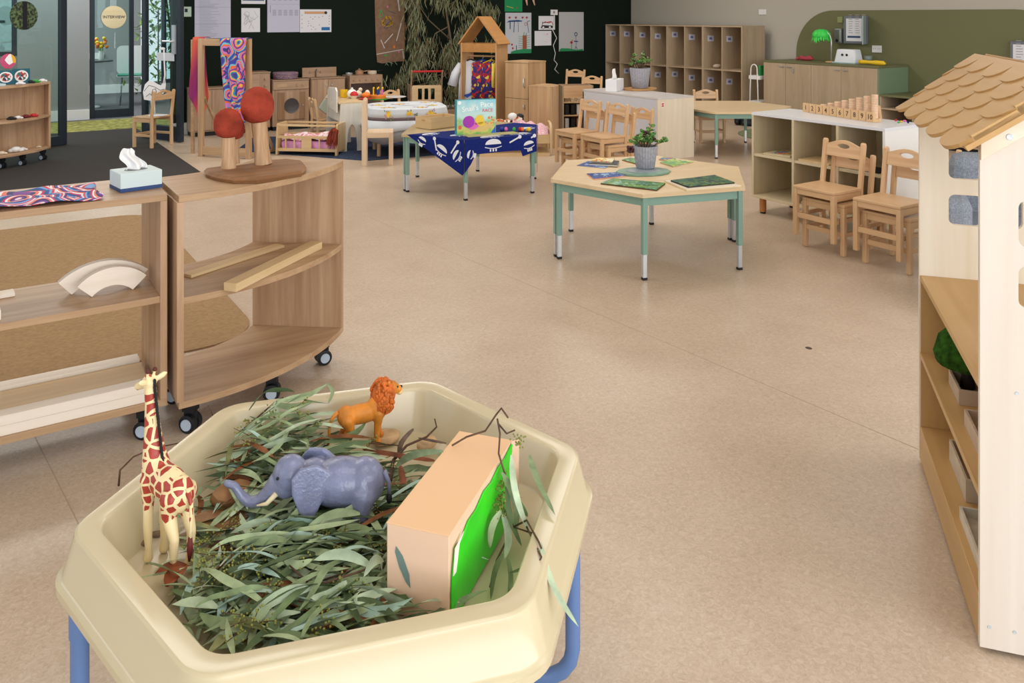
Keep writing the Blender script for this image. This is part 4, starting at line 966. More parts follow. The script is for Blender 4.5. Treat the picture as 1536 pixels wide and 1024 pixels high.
box('top_board', 0, 0, .62, W, .26, .634, KIT['X'], t); box('back_panel', .016, .25, .02, W-.016, .26, .62, wood('oven_inside', (130, 110, 104), (110, 90, 84), 'X'), t); box('knob_panel', .016, .0, .53, W-.016, .012, .62, KIT['X'], t); box('oven_floor', .016, .0, .2, W-.016, .25, .216, KIT['X'], t)
for i in range(5): knob(t, .06+i*.083, .575)
CP = flat('copper_pot', (196, 150, 116), .35, .5, .3)
def pot(label, x, r, h, mt, lidk=False, y=10.12, z=.6345):
    t = thing('toy_saucepan', label, 'toy pot', (x, y, z)); MB().lathe([(0, 0), (r*.9, 0), (r, .008), (r, h), (r*.93, h), (r*.9, .012), (0, .01)], 20).build('pan', mt, t, smooth=40)
    MB().tube([(r*.9, 0, h*.8), (r+.09, 0, h)], .008, 8).build('handle', DARK if not lidk else mt, t, smooth=True)
    if lidk: MB().lathe([(r*.98, h+.001), (r*.6, h+.012), (.01, h+.018), (.012, h+.03), (0, h+.032)], 20).build('lid', mt, t, smooth=50)
pot('silver toy saucepan at the left on the toy stove', 4.10, .045, .03, SILVER); pot('copper toy pot with lid in the middle of the toy stove', 4.24, .055, .05, CP, True); pot('cream toy pan at the right on the toy stove', 4.42, .06, .045, CREAM)
# basket of cloth on the washing machine
BSK = patterned('woven_cloth_print', [(96, 56, 90), (214, 190, 170), (120, 70, 60), (176, 150, 190), (70, 60, 110)], 24, 4, .8)
m = MB(); m.lathe([(.10, 0), (.14, .02), (.15, .06), (.14, .085), (.125, .06), (.10, .015), (0, .012)], 28, None, lambda a, z: 1+.05*sin(5*a+z*60))
for k in range(4): m.lathe([(.142+.004*k, .02*k+.005), (.152+.002*k, .02*k+.014), (.142+.002*k, .02*k+.024)], 28)
o = m.build('woven_basket', BSK, None, smooth=True); o.location = (3.27, 10.14, .6205); tag(o, 'woven purple and cream basket on the toy washing machine', 'basket')

# ------------------------------------------------------------------ framed dress-up stand with scarves
a = G(296.5, 234.5); b = G(375, 239); dd = b-a; az = atan2(dd.y, dd.x); W = dd.length
t = thing('dress_up_stand', 'tall ash frame stand draped with a multicoloured swirl scarf', 'stand', (a.x, a.y, 0), az); H = 1.175
for x in (0, W-.055):
    box('post', x, 0, 0, x+.055, .035, H, ASH['Z'], t, bevel=.002)
box('rail', .055, .002, H-.07, W-.055, .033, H, ASH['X'], t); box('rail', .055, .002, .02, W-.055, .033, .10, ASH['X'], t)
for x in (.012, W-.04): m = MB(); m.tube([(x+.014, .04, .62), (x+.014, .45, .02)], .016, 4).build('rear_brace', ASH['Y'], t); m = MB(); m.tube([(x+.014, .02, .035), (x+.014, .46, .02)], .018, 4).build('foot_bar', ASH['Y'], t)
SW2 = patterned('peacock_scarf_print', [(52, 70, 160), (90, 60, 150), (40, 150, 190), (230, 190, 50), (220, 90, 140), (60, 60, 130), (200, 120, 190), (230, 110, 60), (120, 190, 200), (70, 80, 180)], 7.0, 3.2, .55, 'rings', .3, 1.5)
def drape(name, label, W0, W1, Hh, zt, mt, loc, rz, folds=5, amp=.02, cat='scarf', skew=0, taper=0):
    def f(u, v):
        w = W0+(W1-W0)*v; x = (u-.5)*w+skew*v*v; y = -.028-amp*(1+sin(u*folds*2*pi+v*1.5))*(.35+.65*v)
        return (x, y, zt-Hh*v*(1-taper*abs(u-.5)*2*v))
    m = MB(); m.grid(f, 40, 30)
    m.grid(lambda u, v: ((u-.5)*W0, -.028+.1*v-amp*(1+sin(u*folds*2*pi))*.35*(1-v), zt+.008*sin(pi*v)), 40, 6)
    o = m.build(name, mt, None, smooth=True, solid=.002, loc=loc, rot=rz); tag(o, label, cat); return o
def along(x, y=0): return Vector((a.x+x*cos(az)-y*sin(az), a.y+x*sin(az)+y*cos(az), 0))
drape('scarf', 'long multicoloured swirl scarf hanging over the right half of the ash frame', .30, .20, .82, H+.003, SW2, along(W*.72), az, 3, .018, skew=.06)
ORP = flat('sunset_cloth', (214, 80, 50), .7)
def sunset():
    m, N, L, B = new_mat('sunset_scarf'); tc = N.new('ShaderNodeTexCoord'); s = N.new('ShaderNodeSeparateXYZ'); L.new(tc.outputs['Object'], s.inputs[0])
    mm = N.new('ShaderNodeMath'); mm.operation = 'MULTIPLY_ADD'; mm.inputs[1].default_value = 2.2; mm.inputs[2].default_value = 0; L.new(s.outputs['X'], mm.inputs[0])
    m2 = N.new('ShaderNodeMath'); m2.operation = 'MULTIPLY_ADD'; m2.inputs[1].default_value = -.9; L.new(s.outputs['Z'], m2.inputs[0]); m3 = N.new('ShaderNodeMath'); m3.operation = 'ADD'; m3.inputs[1].default_value = 1.1; L.new(mm.outputs[0], m2.inputs[2]); L.new(m2.outputs[0], m3.inputs[0])
    r = N.new('ShaderNodeValToRGB'); e = r.color_ramp.elements; e[0].color = rgb(216, 90, 60); e[0].position = 0; e[1].color = rgb(236, 100, 50); e[1].position = 1
    for p, c in ((.25, (150, 30, 90)), (.45, (140, 30, 110)), (.6, (206, 60, 90)), (.8, (240, 130, 96))): k = e.new(p); k.color = rgb(c)
    L.new(m3.outputs[0], r.inputs['Fac']); L.new(r.outputs['Color'], B.inputs['Base Color']); B.inputs['Roughness'].default_value = .6; return m
o = drape('scarf', 'orange and magenta scarf hanging at the left beside the ash frame', .14, .25, .86, 1.18, sunset(), along(-.07, .14), az, 2, .014, skew=.02, taper=.33)
m = MB(); m.box(0, 0, 0, .03, .03, 1.16).box(.03, .002, 1.13, .26, .028, 1.158); o = m.build('clothes_rail', ASH['X'], None, bevel=.002); q = along(-.18, .125); o.location = q; o.rotation_euler = (0, 0, az); tag(o, 'slim ash rail post holding the orange and magenta scarf', 'clothes rail')

# ------------------------------------------------------------------ rug, cradle, white play bench, flowered cloth table
o = MB().prism([(2.75, 9.65), (4.5, 8.35), (4.05, 7.35), (3.2, 7.45), (2.3, 8.75)], 0, .006).build('floor_rug', flat('navy_rug', (56, 66, 86), .95, .1, noise=.2, nscale=30), None); tag(o, 'dark navy rug under the cradle and flowered table', 'rug')
a = G(413, 232, .006); b = G(505, 234, .006); dd = b-a; az2 = atan2(dd.y, dd.x); W = dd.length
CRW = BIRCH
t = thing('doll_cradle', 'low wooden doll cradle with barred sides', 'doll bed', (a.x, a.y, .0065), az2)
for x in (0, W-.02):
    m = MB(); m.prism([(0, 0), (.05, .0), (.06, .03), (.24, .03), (.25, 0), (.30, 0), (.285, .2), (.27, .30), (.25, .31), (.05, .31), (.03, .30), (.015, .2)], x, x+.02, frameM((0, 0, 0), (0, 1, 0), (0, 0, 1))); m.build('end_panel', CRW['Z'], t, bevel=.003)
for y in (.012, .272):
    box('rail', .02, y, .285, W-.02, y+.016, .305, CRW['X'], t); box('rail', .02, y, .165, W-.02, y+.016, .19, CRW['X'], t); box('rail', .02, y, .035, W-.02, y+.016, .065, CRW['X'], t)
    box('centre_panel', W*.42, y+.001, .065, W*.58, y+.015, .165, CRW['X'], t)
    for k in (.15, .29, .70, .83): box('bar', W*k, y+.002, .065, W*k+.012, y+.014, .165, CRW['Z'], t, bevel=0)
box('bed_board', .02, .03, .05, W-.02, .27, .062, CRW['X'], t)
def D2(x, y, z): return Vector((a.x+x*cos(az2)-y*sin(az2), a.y+x*sin(az2)+y*cos(az2), z+.0065))
m = MB(); m.loft([[(p, q, 0) for p, q in rrect(-.28, -.10, .28, .10, .03)], [(p, q, .05) for p, q in rrect(-.285, -.105, .285, .105, .03)], [(p*.96, q*.93, .07) for p, q in rrect(-.285, -.105, .285, .105, .03)]])
o = m.build('doll_mattress', flat('pink_mattress', (214, 150, 196), .85, noise=.1, nscale=14), None, smooth=40, loc=D2(W/2, .15, .0625), rot=az2); tag(o, 'pink mattress bundle in the wooden doll cradle', 'mattress')
GING = patterned('red_gingham', [(236, 220, 220), (214, 130, 140), (240, 226, 226), (226, 160, 166)], 40, 1, .8, 'cells')
def pil(u, v): return (-.27+.54*u, -.11+.22*v, .145+.045*sin(pi*v)+.012*sin(u*14+v*5)+.02*u)
o = MB().grid(pil, 30, 14).build('doll_blanket', GING, None, smooth=True, solid=.01, loc=D2(W/2, .15, 0), rot=az2); tag(o, 'red and white checked doll blanket spilling over the cradle', 'blanket')
m = MB(); r = random.Random(8)
for k in range(140):
    x = r.uniform(-.04, .04); m.leaf((x, -.02+r.uniform(-.02, .02), r.uniform(0, .03)), (x*2, -.5+r.uniform(-.3, .3), -.9), (0, -1, 0), r.uniform(.1, .2), .008, r.uniform(-.4, .4), n=4)
m.ball((0, 0, .0), (.045, .04, .04)); t = thing('rag_doll', 'rag doll with long auburn hair hanging over the cradle end', 'doll', D2(W-.035, .03, .235), az2); m.build('hair', flat('auburn_hair', (120, 44, 24), .8, noise=.2), t)
MB().ball((0, .03, -.02), (.04, .04, .04)).ball((-.03, .09, -.045), (.05, .05, .025)).build('body', flat('doll_skin', (224, 180, 160), .8), t, smooth=True)
# white play bench with arched ends
a = G(508, 228, .006); b = G(546, 223, .006); dd = b-a; az3 = radians(-8); W = .28
WB = wood('limed_white_wood', (228, 224, 214), (212, 206, 192), 'Z', .7, .5, .3, .4)
t = thing('play_bench', 'white arched play bench table carrying toy food', 'play table', (a.x, a.y, .0065), az3); Lb = .62
def endp(y, hgt=.49): 
    o_ = [(0, 0), (.085, 0)]+[(.085+.0+(W-.17)*k/12, .05+.225*sin(pi*k/12)**.5) for k in range(0, 13)]+[(W-.085, 0), (W, 0), (W-.02, hgt), (.02, hgt)]
    return MB().prism(o_, 0, .018, T(0, y+.018, 0) @ RX(pi/2))
endp(0).build('end_panel', WB, t, bevel=.002); endp(Lb-.018).build('end_panel', WB, t, bevel=.002)
box('bench_top', .0, 0, .49, W, Lb, .508, wood('bench_top_wood', (226, 200, 160), (210, 182, 140), 'Y', .7), t)
box('side_panel', .022, .018, .30, .036, Lb-.018, .49, WB, t)
MB().plate([(-.0, .40), (.40, .44), (.39, .60), (.34, .64), (.05, .655), (0, .62)], [ell(.2, .50, .018, .018, 12)], -.022, -.004, frameM((0, .02, .0), (0, 1, 0), (0, 0, 1))).build('back_board', WB, t, bevel=.002)
def TB(x, y, z=.5085): return Vector((a.x+x*cos(az3)-y*sin(az3), a.y+x*sin(az3)+y*cos(az3), z+.0065))
# round-cornered table under the flowered cloth
ct = G(609, 155, .5); ct = Vector((ct.x, ct.y, 0)); azc = radians(-18)
t = thing('small_table', 'small low table hidden beneath the flowered tablecloth', 'table', ct, azc)
MB().prism(rrect(-.35, -.31, .35, .31, .12), .46, .48).build('tabletop', TOPM, t)
for x in (-.3, .3):
    for y in (-.22, .22): MB().tube([(x, y, .0065), (x, y, .46)], .02, 10).build('leg', ASH['Z'], t, smooth=50)
def flower_mat():
    m, N, L, B = new_mat('flowered_white_cloth'); B.inputs['Base Color'].default_value = rgb(224, 226, 230); B.inputs['Roughness'].default_value = .85; return m
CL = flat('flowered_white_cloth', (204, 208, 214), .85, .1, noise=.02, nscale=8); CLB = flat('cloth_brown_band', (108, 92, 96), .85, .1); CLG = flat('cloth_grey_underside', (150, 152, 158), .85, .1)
n = 72; hw, hh_ = .40, .36
def oval(s, z, wv=0):
    out = []
    for k in range(n):
        th = 2*pi*k/n; c, q = cos(th), sin(th); e = 2/3.4
        out.append((s*hw*abs(c)**e*(1 if c >= 0 else -1)*(1+wv*sin(9*th)), s*hh_*abs(q)**e*(1 if q >= 0 else -1)*(1+wv*sin(9*th)), z+(0.02*sin(4*th+.6) if wv > .01 else 0)))
    return out
cl = thing('tablecloth', 'white tablecloth with yellow flowers and brown scalloped band', 'tablecloth', ct, azc)
m = MB(); L5 = [oval(.02, .4825), oval(.5, .4825), oval(.97, .4825), oval(1.0, .476), oval(1.025, .44, .004), oval(1.05, .40, .008)]
m.loft(L5, False, False); m.k = 1; m.loft([oval(1.05, .40, .008), oval(1.064, .368, .010)], False, False); m.k = 0; m.loft([oval(1.064, .368, .010), oval(1.11, .30, .02), oval(1.13, .27, .025)], False, False)
m.k = 2; m.loft([oval(1.11, .27, .025), oval(1.05, .16, .03)], False, False)
m.build('cloth', [CL, CLB, CLG], cl, smooth=22, solid=.003)
fm = MB(); r = random.Random(9)
def flower(cx, cy, z, M, s=1):
    for k in range(9):
        aa = r.uniform(0, 6.28); d = r.uniform(0, .045)*s; fm.k = r.choice([0, 0, 1]); fm.prism(ell(cx+d*cos(aa), cy+d*sin(aa)*.8, .02*s, .014*s, 8, 0, aa), z, z+.0012+.0002*k, M)
    for k in range(9):
        aa = r.uniform(0, 6.28); d = r.uniform(.045, .09)*s; fm.k = r.choice([2, 2, 3]); fm.prism(ell(cx+d*cos(aa), cy+d*sin(aa)*.8, .018*s, .007*s, 6, 0, aa), z, z+.001, M)
for (x, y) in ((-.22, -.22), (.12, -.26), (.28, -.1), (-.05, .1), (.25, .2), (-.28, .05)): flower(x, y, .4845, None, 1)
for (x, z) in ((-.22, .43), (.0, .435), (.20, .43)): flower(x, z-.425, 0.0, T(0, -.384, .425) @ RX(pi/2-.2), .75)
fm.build('printed_flowers', [flat('print_yellow', (226, 190, 60), .8), flat('print_gold', (214, 160, 40), .8), flat('print_leaf', (110, 130, 90), .8), flat('print_rose', (190, 130, 140), .8)], cl)['kind'] = 'stuff'
# toy food on the bench and cloth
def food(name, label, cat, px, py, fn, mt, z=None, smooth=True):
    zz = .516 if z is None else z; p = G(px, py, zz); p.z = zz
    m = MB(); fn(m); o = m.build(name, mt, None, smooth=smooth, loc=p); tag(o, label, cat); return o
food('yellow_cup', 'yellow toy cup at the left end of the play bench', 'toy cup', 516, 146, lambda m: m.lathe([(.03, 0), (.04, .01), (.042, .085), (.037, .085), (.034, .012)], 18), YEL, smooth=50)
food('toy_teapot', 'white toy teapot behind the red cupcake on the play bench', 'toy teapot', 528, 147.5, lambda m: m.ball((0, 0, .05), (.055, .05, .05)).tube([(.04, 0, .05), (.09, 0, .09)], [.014, .008]).ball((0, 0, .105), .013), WHITE)
def cup(m): m.k = 0; m.lathe([(.028, 0), (.04, .035), (0, .036)], 18); m.k = 1; m.lathe([(.042, .034), (.044, .05), (.03, .07), (0, .082)], 18)
m = MB(); cup(m); p = G(531, 148, .516); o = m.build('toy_cupcake', [CREAM, RED], None, smooth=50, loc=(p.x, p.y, .516)); tag(o, 'cream toy cupcake with red icing on the play bench', 'toy food')
food('toy_rooster', 'white and orange toy hen on the play bench', 'toy', 538, 147, lambda m: m.ball((0, 0, .04), (.04, .03, .04)).ball((.02, 0, .09), .022).tube([(-.02, 0, .04), (-.06, 0, .09)], [.02, .008]), CREAM)
food('toy_bread', 'orange toy bread on a red plate on the play bench', 'toy food', 549, 148, lambda m: m.ball((0, 0, .04), (.05, .04, .03)), ORG)
food('red_plate', 'red toy plate beneath the orange bread', 'toy plate', 549, 149, lambda m: m.lathe([(0, 0), (.05, 0), (.085, .01), (.08, .012), (0, .004)], 22), RED)
food('red_cup', 'small red toy cup at the front edge of the play bench', 'toy cup', 546, 152, lambda m: m.lathe([(.018, 0), (.026, .05), (.022, .05), (.016, .006)], 16), RED, .4865)
food('toy_egg', 'cream toy egg shape behind the orange bread', 'toy food', 551, 147, lambda m: m.ball((0, 0, .045), (.03, .03, .045)), CREAM)
p = G(567, 149, .4865); t = thing('toy_cake', 'round toy birthday cake with candles on the flowered cloth', 'toy cake', (p.x, p.y, .4865))
MB().lathe([(0, 0), (.10, 0), (.10, .012), (0, .012)], 26).build('plate', GRN, t, smooth=40); MB().lathe([(0, .0125), (.085, .0125), (.085, .045), (.08, .05), (0, .05)], 26).build('sponge', ORG, t, smooth=40)
for k in range(6):
    aa = k*1.05; c_ = [PINK, BLUE, RED, YEL, BLUE, PINK][k]; cd = MB().tube([(.055*cos(aa), .055*sin(aa), .05), (.055*cos(aa), .055*sin(aa), .11)], .008, 8).build('candle', c_, t, smooth=50); MB().ball((.055*cos(aa), .055*sin(aa), .122), (.008, .008, .013)).build('flame', YEL, cd, smooth=True)
p = G(592, 147, .4865); o = MB().lathe([(0, 0), (.08, .004), (.13, .016), (.125, .018), (0, .008)], 26).build('white_plate', WHITE, None, smooth=40, loc=(p.x, p.y, .4865)); tag(o, 'white plate behind the cake on the flowered cloth', 'plate')
p = G(497, 170, .3); o = MB().box(-.09, -.01, 0, .09, .01, .18).build('green_cushion', flat('pale_green_cloth', (176, 182, 168), .9), None, bevel=.006, loc=(3.36, 9.0, .29), rot=(0, radians(38), radians(10))); tag(o, 'pale grey-green square cloth leaning on the small chair by the bench', 'cloth')
o.location = (3.27, 8.80, .33)
# shopping cart
a = G(603, 190); t = thing('toy_shopping_cart', 'wooden toy shopping cart with red handle bar', 'toy cart', (4.80, 9.30, 0), radians(-20))
for x in (-.2, .185):
    MB().prism([(0, .28), (.42, .34), (.40, .52), (.05, .52), (-.02, .72), (-.07, .72), (-.0, .5)], x, x+.015, frameM((0, 0, 0), (0, 1, 0), (0, 0, 1))).build('side_panel', KIT['Y'], t, bevel=.002)
    MB().tube([(x+.008, 0.05, .30), (x+.008, .12, .05)], .018, 6).build('leg', KIT['Z'], t); MB().tube([(x+.008, .3, .32), (x+.008, .05, .05)], .015, 6).build('leg', KIT['Z'], t)
    for y in (.02, .36): MB().lathe([(0, -.012), (.045, -.012), (.045, .012), (0, .012)], 16, T(x+.008, y, .045) @ RY(pi/2)).build('wheel', KIT['X'], t, smooth=40)
MB().plate(rrect(-.185, .31, .185, .53, .02), [rrect(-.11+i*.08, .35, -.06+i*.08, .49, .01) for i in range(3)], 0, .014, T(0, -.005, 0) @ RX(pi/2)).build('front_panel', BIRCH['X'], t)
box('cart_floor', -.185, .0, .30, .185, .40, .312, KIT['Y'], t); MB().tube([(-.2, -.05, .705), (.2, -.05, .705)], .014, 10).build('handle_bar', RED, t, smooth=50)
# ------------------------------------------------------------------ things on the navy cloth table
NV = NAVY; WP = flat('cloth_white_print', (226, 228, 236), .85, .1)
zt2 = .4605
tc = thing('navy_tablecloth', 'navy cloth with white instrument print draped diagonally over the table', 'tablecloth', (0, 0, 0))
A_ = G(614, 199.5, zt2); B_ = G(803, 195, zt2); C_ = G(700, 217, zt2); E_ = G(806, 206, zt2); F_ = G(655, 189.5, zt2); Hh = G(770, 188, zt2)
TT_ = [G(600+10, 200.5, zt2), C_, E_, G(796, 189, zt2), G(690, 192, zt2)]
eL = Vector((cB.x-sB, cB.y)); eF = Vector((cB.x, cB.y))
ca, sa = cos(aB), sin(aB)
def TBL(x, y, z=zt2): return Vector((cB.x+x*ca-y*sa, cB.y+x*sa+y*ca, z))
s_ = sB; cl_ = [(-s_*.93, -.06), (-s_/2, -s_*.866), (s_/2, -s_*.866), (s_*.99, -.0), (s_*.80, .20), (-s_*.2, .0)]
m = MB(); m.prism([tuple(TBL(x, y)[:2]) for x, y in cl_], zt2, zt2+.002)
# hanging flaps: triangles over the left edge and front edge
def flap(p0, p1, drops, out=.006):
    """hanging part of the cloth below the table edge p0-p1; drops = [(t, depth)...]"""
    p0 = TBL(*p0); p1 = TBL(*p1); d = (p1-p0); nrm = Vector((d.y, -d.x, 0)).normalized()
    pts = [(0, 0)]+[(d.length*t_, -dp) for t_, dp in drops]+[(d.length, 0)]
    F = frameM(p0+nrm*out+Vector((0, 0, .002)), (d.x, d.y, 0), (0, 0, 1)); m.prism(pts, -.001, .001, F); return F, d.length
e0 = (-s_*.95, -.05*s_-.03); eC = (-s_/2, -s_*.866); eD = (s_/2, -s_*.866); eR = (s_*.99, 0.0)
F1, L1_ = flap((-s_, 0), eC, [(.1, .0), (.98, .27), (1.0, .25)])
F2, L2_ = flap(eC, eD, [(0, .25), (.08, .19), (.15, .115), (.55, .11), (.77, .112), (.80, .16), (1.0, .13)])
F3, L3_ = flap(eD, eR, [(0, .13), (.25, .15), (.38, .34), (.6, .08), (1, .04)])
m.build('cloth', NV, tc)
pm = MB()
def motif(F, cx, cy, s, ro, z0=.0012):
    M = F @ T(cx, cy, 0) @ RZ(ro)
    pm.prism([(s*cos(a_), s*.62*sin(a_)) for a_ in [pi*k/14 for k in range(15)]], z0, z0+.0006, M)
    for k in range(10):
        x0, x1 = -s*1.05+k*s*.21, -s*1.05+(k+1)*s*.21; y0 = -.022-.012*cos(x0/s*1.5); y1 = -.022-.012*cos(x1/s*1.5); pm.prism([(x0, y0), (x1, y1), (x1, y1+.006), (x0, y0+.006)], z0, z0+.0006, M)
    for k in (-.35, .0, .35): pm.box(s*k-.006, -.055, z0, s*k+.006, -.035, z0+.0006, M)
def stick(F, x0, y0, x1, y1, z0=.0019):
    d = Vector((x1-x0, y1-y0)); nn = Vector((-d.y, d.x)).normalized()*.006; pm.prism([(x0-nn.x, y0-nn.y), (x1-nn.x, y1-nn.y), (x1+nn.x, y1+nn.y), (x0+nn.x, y0+nn.y)], z0, z0+.0006, F); pm.prism(ell(x1, y1, .015, .015, 12), z0, z0+.0007, F)
motif(F1, .22, -.030, .038, -.4); motif(F1, .41, -.090, .055, -.5); stick(F1, .36, -.10, .34, -.01); motif(F1, .55, -.12, .045, 1.0); stick(F1, .50, -.11, .565, -.02)
motif(F2, .04, -.11, .032, 1.3); motif(F2, .24, -.048, .068, 0.0); stick(F2, .38, -.045, .47, -.005); motif(F2, .55, -.07, .045, .2); stick(F2, .57, -.02, .60, -.005)
motif(F3, .06, -.06, .036, .2); motif(F3, .21, -.15, .02, 1.2)
for (x, y, s_m, ro) in ((-.42, -.12, .08, .4), (-.22, -.30, .10, -.2), (-.05, -.47, .10, .2), (.22, -.43, .09, 0), (.42, -.18, .09, .5)):
    motif(T(0, 0, 0) @ T(*TBL(x, y)) @ RZ(aB), 0, 0, s_m, ro, .0022)
w0 = pm.build('white_print', WP, tc); w0['kind'] = 'stuff'
# game box: Snail's Pace Race
p0 = G(685, 203, zt2+.003); p1 = G(744, 200, zt2+.003); d = p1-p0; azb = atan2(d.y, d.x); W = d.length; Hb = .275
GX = flat('box_teal_side', (60, 150, 160), .5)
t = thing('game_box', 'upright board game box with a purple and a yellow snail on the navy cloth', 'game box', (p0.x, p0.y, zt2+.003), azb)
box('carton', 0, 0, 0, W, .055, Hb, GX, t, bevel=.001)
def art(): return MB(T(0, -.0008, 0) @ RX(pi/2))
def sky(): 
    m, N, L, B = new_mat('box_art_background'); tcn = N.new('ShaderNodeTexCoord'); s = N.new('ShaderNodeSeparateXYZ'); L.new(tcn.outputs['Object'], s.inputs[0]); n = N.new('ShaderNodeTexNoise'); n.inputs['Scale'].default_value = 14; L.new(tcn.outputs['Object'], n.inputs['Vector'])
    q = N.new('ShaderNodeMath'); q.operation = 'MULTIPLY_ADD'; q.inputs[1].default_value = .22; L.new(n.outputs['Fac'], q.inputs[0]); L.new(s.outputs['Z'], q.inputs[2])
    r = N.new('ShaderNodeValToRGB'); e = r.color_ramp.elements; r.color_ramp.interpolation = 'EASE'; e[0].position = .10; e[0].color = rgb(110, 190, 90); e[1].position = .42; e[1].color = rgb(140, 206, 222); k = e.new(.16); k.color = rgb(214, 206, 110); k = e.new(.20); k.color = rgb(150, 200, 130); k = e.new(.27); k.color = rgb(196, 228, 226)
    L.new(q.outputs[0], r.inputs['Fac']); L.new(r.outputs['Color'], B.inputs['Base Color']); B.inputs['Roughness'].default_value = .35; return m
fr = art().prism([(0.002, .002), (W-.002, .002), (W-.002, Hb-.002), (.002, Hb-.002)], 0, .0006).build('box_art', sky(), t)
L_ = lambda nm, col, fn: (lambda m: (fn(m), m.build(nm, flat('art_'+nm, col, .4), fr)))(MB(T(0, -.0016, 0) @ RX(pi/2)))
L_('path', (222, 190, 120), lambda m: m.prism([(W*.25, .03), (W*.6, .02), (W*.9, .05), (W*.95, .11), (W*.8, .09), (W*.45, .07)], 0, .0004))
L_('pink_body', (226, 110, 190), lambda m: m.prism(ell(W*.44, Hb*.24, W*.15, Hb*.085, 20, 0, .35), .0005, .001).prism(ell(W*.50, Hb*.34, W*.05, Hb*.07, 16), .0005, .001))
L_('purple_shell', (170, 50, 180), lambda m: m.prism(ell(W*.30, Hb*.37, W*.15, Hb*.17, 26, 0, .6), .0012, .0018))
L_('yellow_shell', (240, 206, 70), lambda m: m.prism(ell(W*.58, Hb*.42, W*.11, Hb*.14, 24, 0, .3), .0005, .0012).prism(ell(W*.62, Hb*.30, W*.10, Hb*.06, 20), .0005, .0012))
L_('ladybird', (226, 110, 80), lambda m: m.prism(ell(W*.08, Hb*.22, W*.045, Hb*.06, 14), .0005, .001))
L_('white_badge', (246, 246, 250), lambda m: m.prism(ell(W*.07, Hb*.92, W*.045, Hb*.055, 14), .0005, .001))
L_('blue_corner', (40, 110, 200), lambda m: m.prism([(W*.86, .004), (W-.004, .004), (W-.004, Hb*.23)], .0005, .001))
m = MB(); text_mb(m, "Snail's", .058, T(W*.34, -.0022, Hb*.745) @ RX(pi/2) @ RZ(.10)); text_mb(m, 'Pace', .058, T(W*.76, -.0022, Hb*.85) @ RX(pi/2) @ RZ(.04)); m.build('title', flat('art_title', (246, 250, 250), .4), fr)
m = MB(); text_mb(m, 'RACE', .036, T(W*.78, -.0022, Hb*.68) @ RX(pi/2)); m.build('subtitle', flat('art_red', (220, 90, 110), .4), fr)
m = MB(); rr = random.Random(3)
for k in range(9): m.prism(ell(W*rr.uniform(.7, .96), Hb*rr.uniform(.3, .5), .006, .006, 8), .0014, .002)
m.M = T(0, -.0016, 0) @ RX(pi/2); m2 = MB(m.M)
for k in range(12): m2.prism(ell(W*rr.uniform(.7, .96), Hb*rr.uniform(.3, .5), .006, .006, 8), .0004, .0012)
m2.build('small_flowers', flat('art_flower', (240, 130, 60), .4), fr)
# open wooden box
p0 = G(646, 195, zt2); t = thing('open_wooden_box', 'open pale wooden box left of the game box', 'box', (p0.x, p0.y, zt2+.003), aB+.32)
o_ = t; bw_, bd, bh_ = .31, .20, .095; BX = BIRCH
box('side', 0, 0, 0, bw_, .01, bh_, BX['X'], t); box('side', 0, bd-.01, 0, bw_, bd, bh_, BX['X'], t); MB().plate([(0.01, 0), (bd-.01, 0), (bd-.01, bh_), (.01, bh_)], [rrect(.075, .06, .125, .075, .007)], 0, .01, frameM((0, 0, 0), (0, 1, 0), (0, 0, 1))).build('end', BX['Y'], t); box('end', bw_-.01, .01, 0, bw_, bd-.01, bh_, BX['Y'], t); box('base', .01, .01, 0, bw_-.01, bd-.01, .008, BX['X'], t)
p0 = G(735, 202, zt2); o = MB().box(-.22, -.05, 0, .22, .05, .006).build('game_board', wood('game_board_mat', (206, 190, 130), (150, 170, 120), 'X', 2), None, loc=(p0.x, p0.y-.02, zt2+.0035), rot=aB); tag(o, 'long yellow-green game board lying in front of the game box', 'game board')
for i, (px, mt, nm) in enumerate([(753, BLUE, 'blue'), (759, PINK, 'pink'), (771, GRN, 'green'), (780, RED, 'red'), (783, ORG, 'orange'), (793, YEL, 'yellow')]):
    p = G(px, 197.5+i*.1, zt2); o = MB().ball((0, 0, .018), (.022, .014, .018)).ball((.018, 0, .010), (.012, .009, .009)).build('snail_piece', mt, None, smooth=True, loc=(p.x, p.y, zt2+.003), rot=.4+i*.3); tag(o, nm+' wooden snail playing piece on the navy cloth', 'game piece', 'wooden snail pieces')
# ------------------------------------------------------------------ doll bed with a doll, behind the navy table
p = G(800, 212); t = thing('doll_bed', 'curved wooden doll bed with slatted end behind the navy cloth table', 'doll bed', (4.20, 7.12, 0), radians(-30)); DB = t
for x in (0, .78):
    m = MB(); path = [(x, 0, .02), (x, 0, .22), (x, .04, .29), (x, .12, .31), (x, .26, .31), (x, .34, .29), (x, .38, .22), (x, .38, .02)]
    m.tube(path, .014, 8); m.build('end_hoop', BIRCH['Z'], t, smooth=60); box('end_rail', x-.01, .01, .1, x+.01, .37, .12, BIRCH['Y'], t); box('end_rail', x-.01, .01, .22, x+.01, .37, .235, BIRCH['Y'], t)
    for k in range(5): box('slat', x-.006, .06+k*.06, .12, x+.006, .075+k*.06, .22, BIRCH['Z'], t, bevel=0)
for y in (0, .365): box('side_rail', .014, y, .12, .766, y+.015, .21, BIRCH['X'], t)
box('bed_board', .014, .015, .12, .766, .365, .135, BIRCH['X'], t); MB().prism([(.014, .0), (.76, .0), (.76, .03), (.014, .03)], -.04, .42, T(0, 0, 0) @ RX(-pi/2) @ T(0, -.03, 0)).build('rocker_base', BIRCH['X'], t)
def DBp(x, y, z): a_ = radians(-30); return Vector((4.20+x*cos(a_)-y*sin(a_), 7.12+x*sin(a_)+y*cos(a_), z))
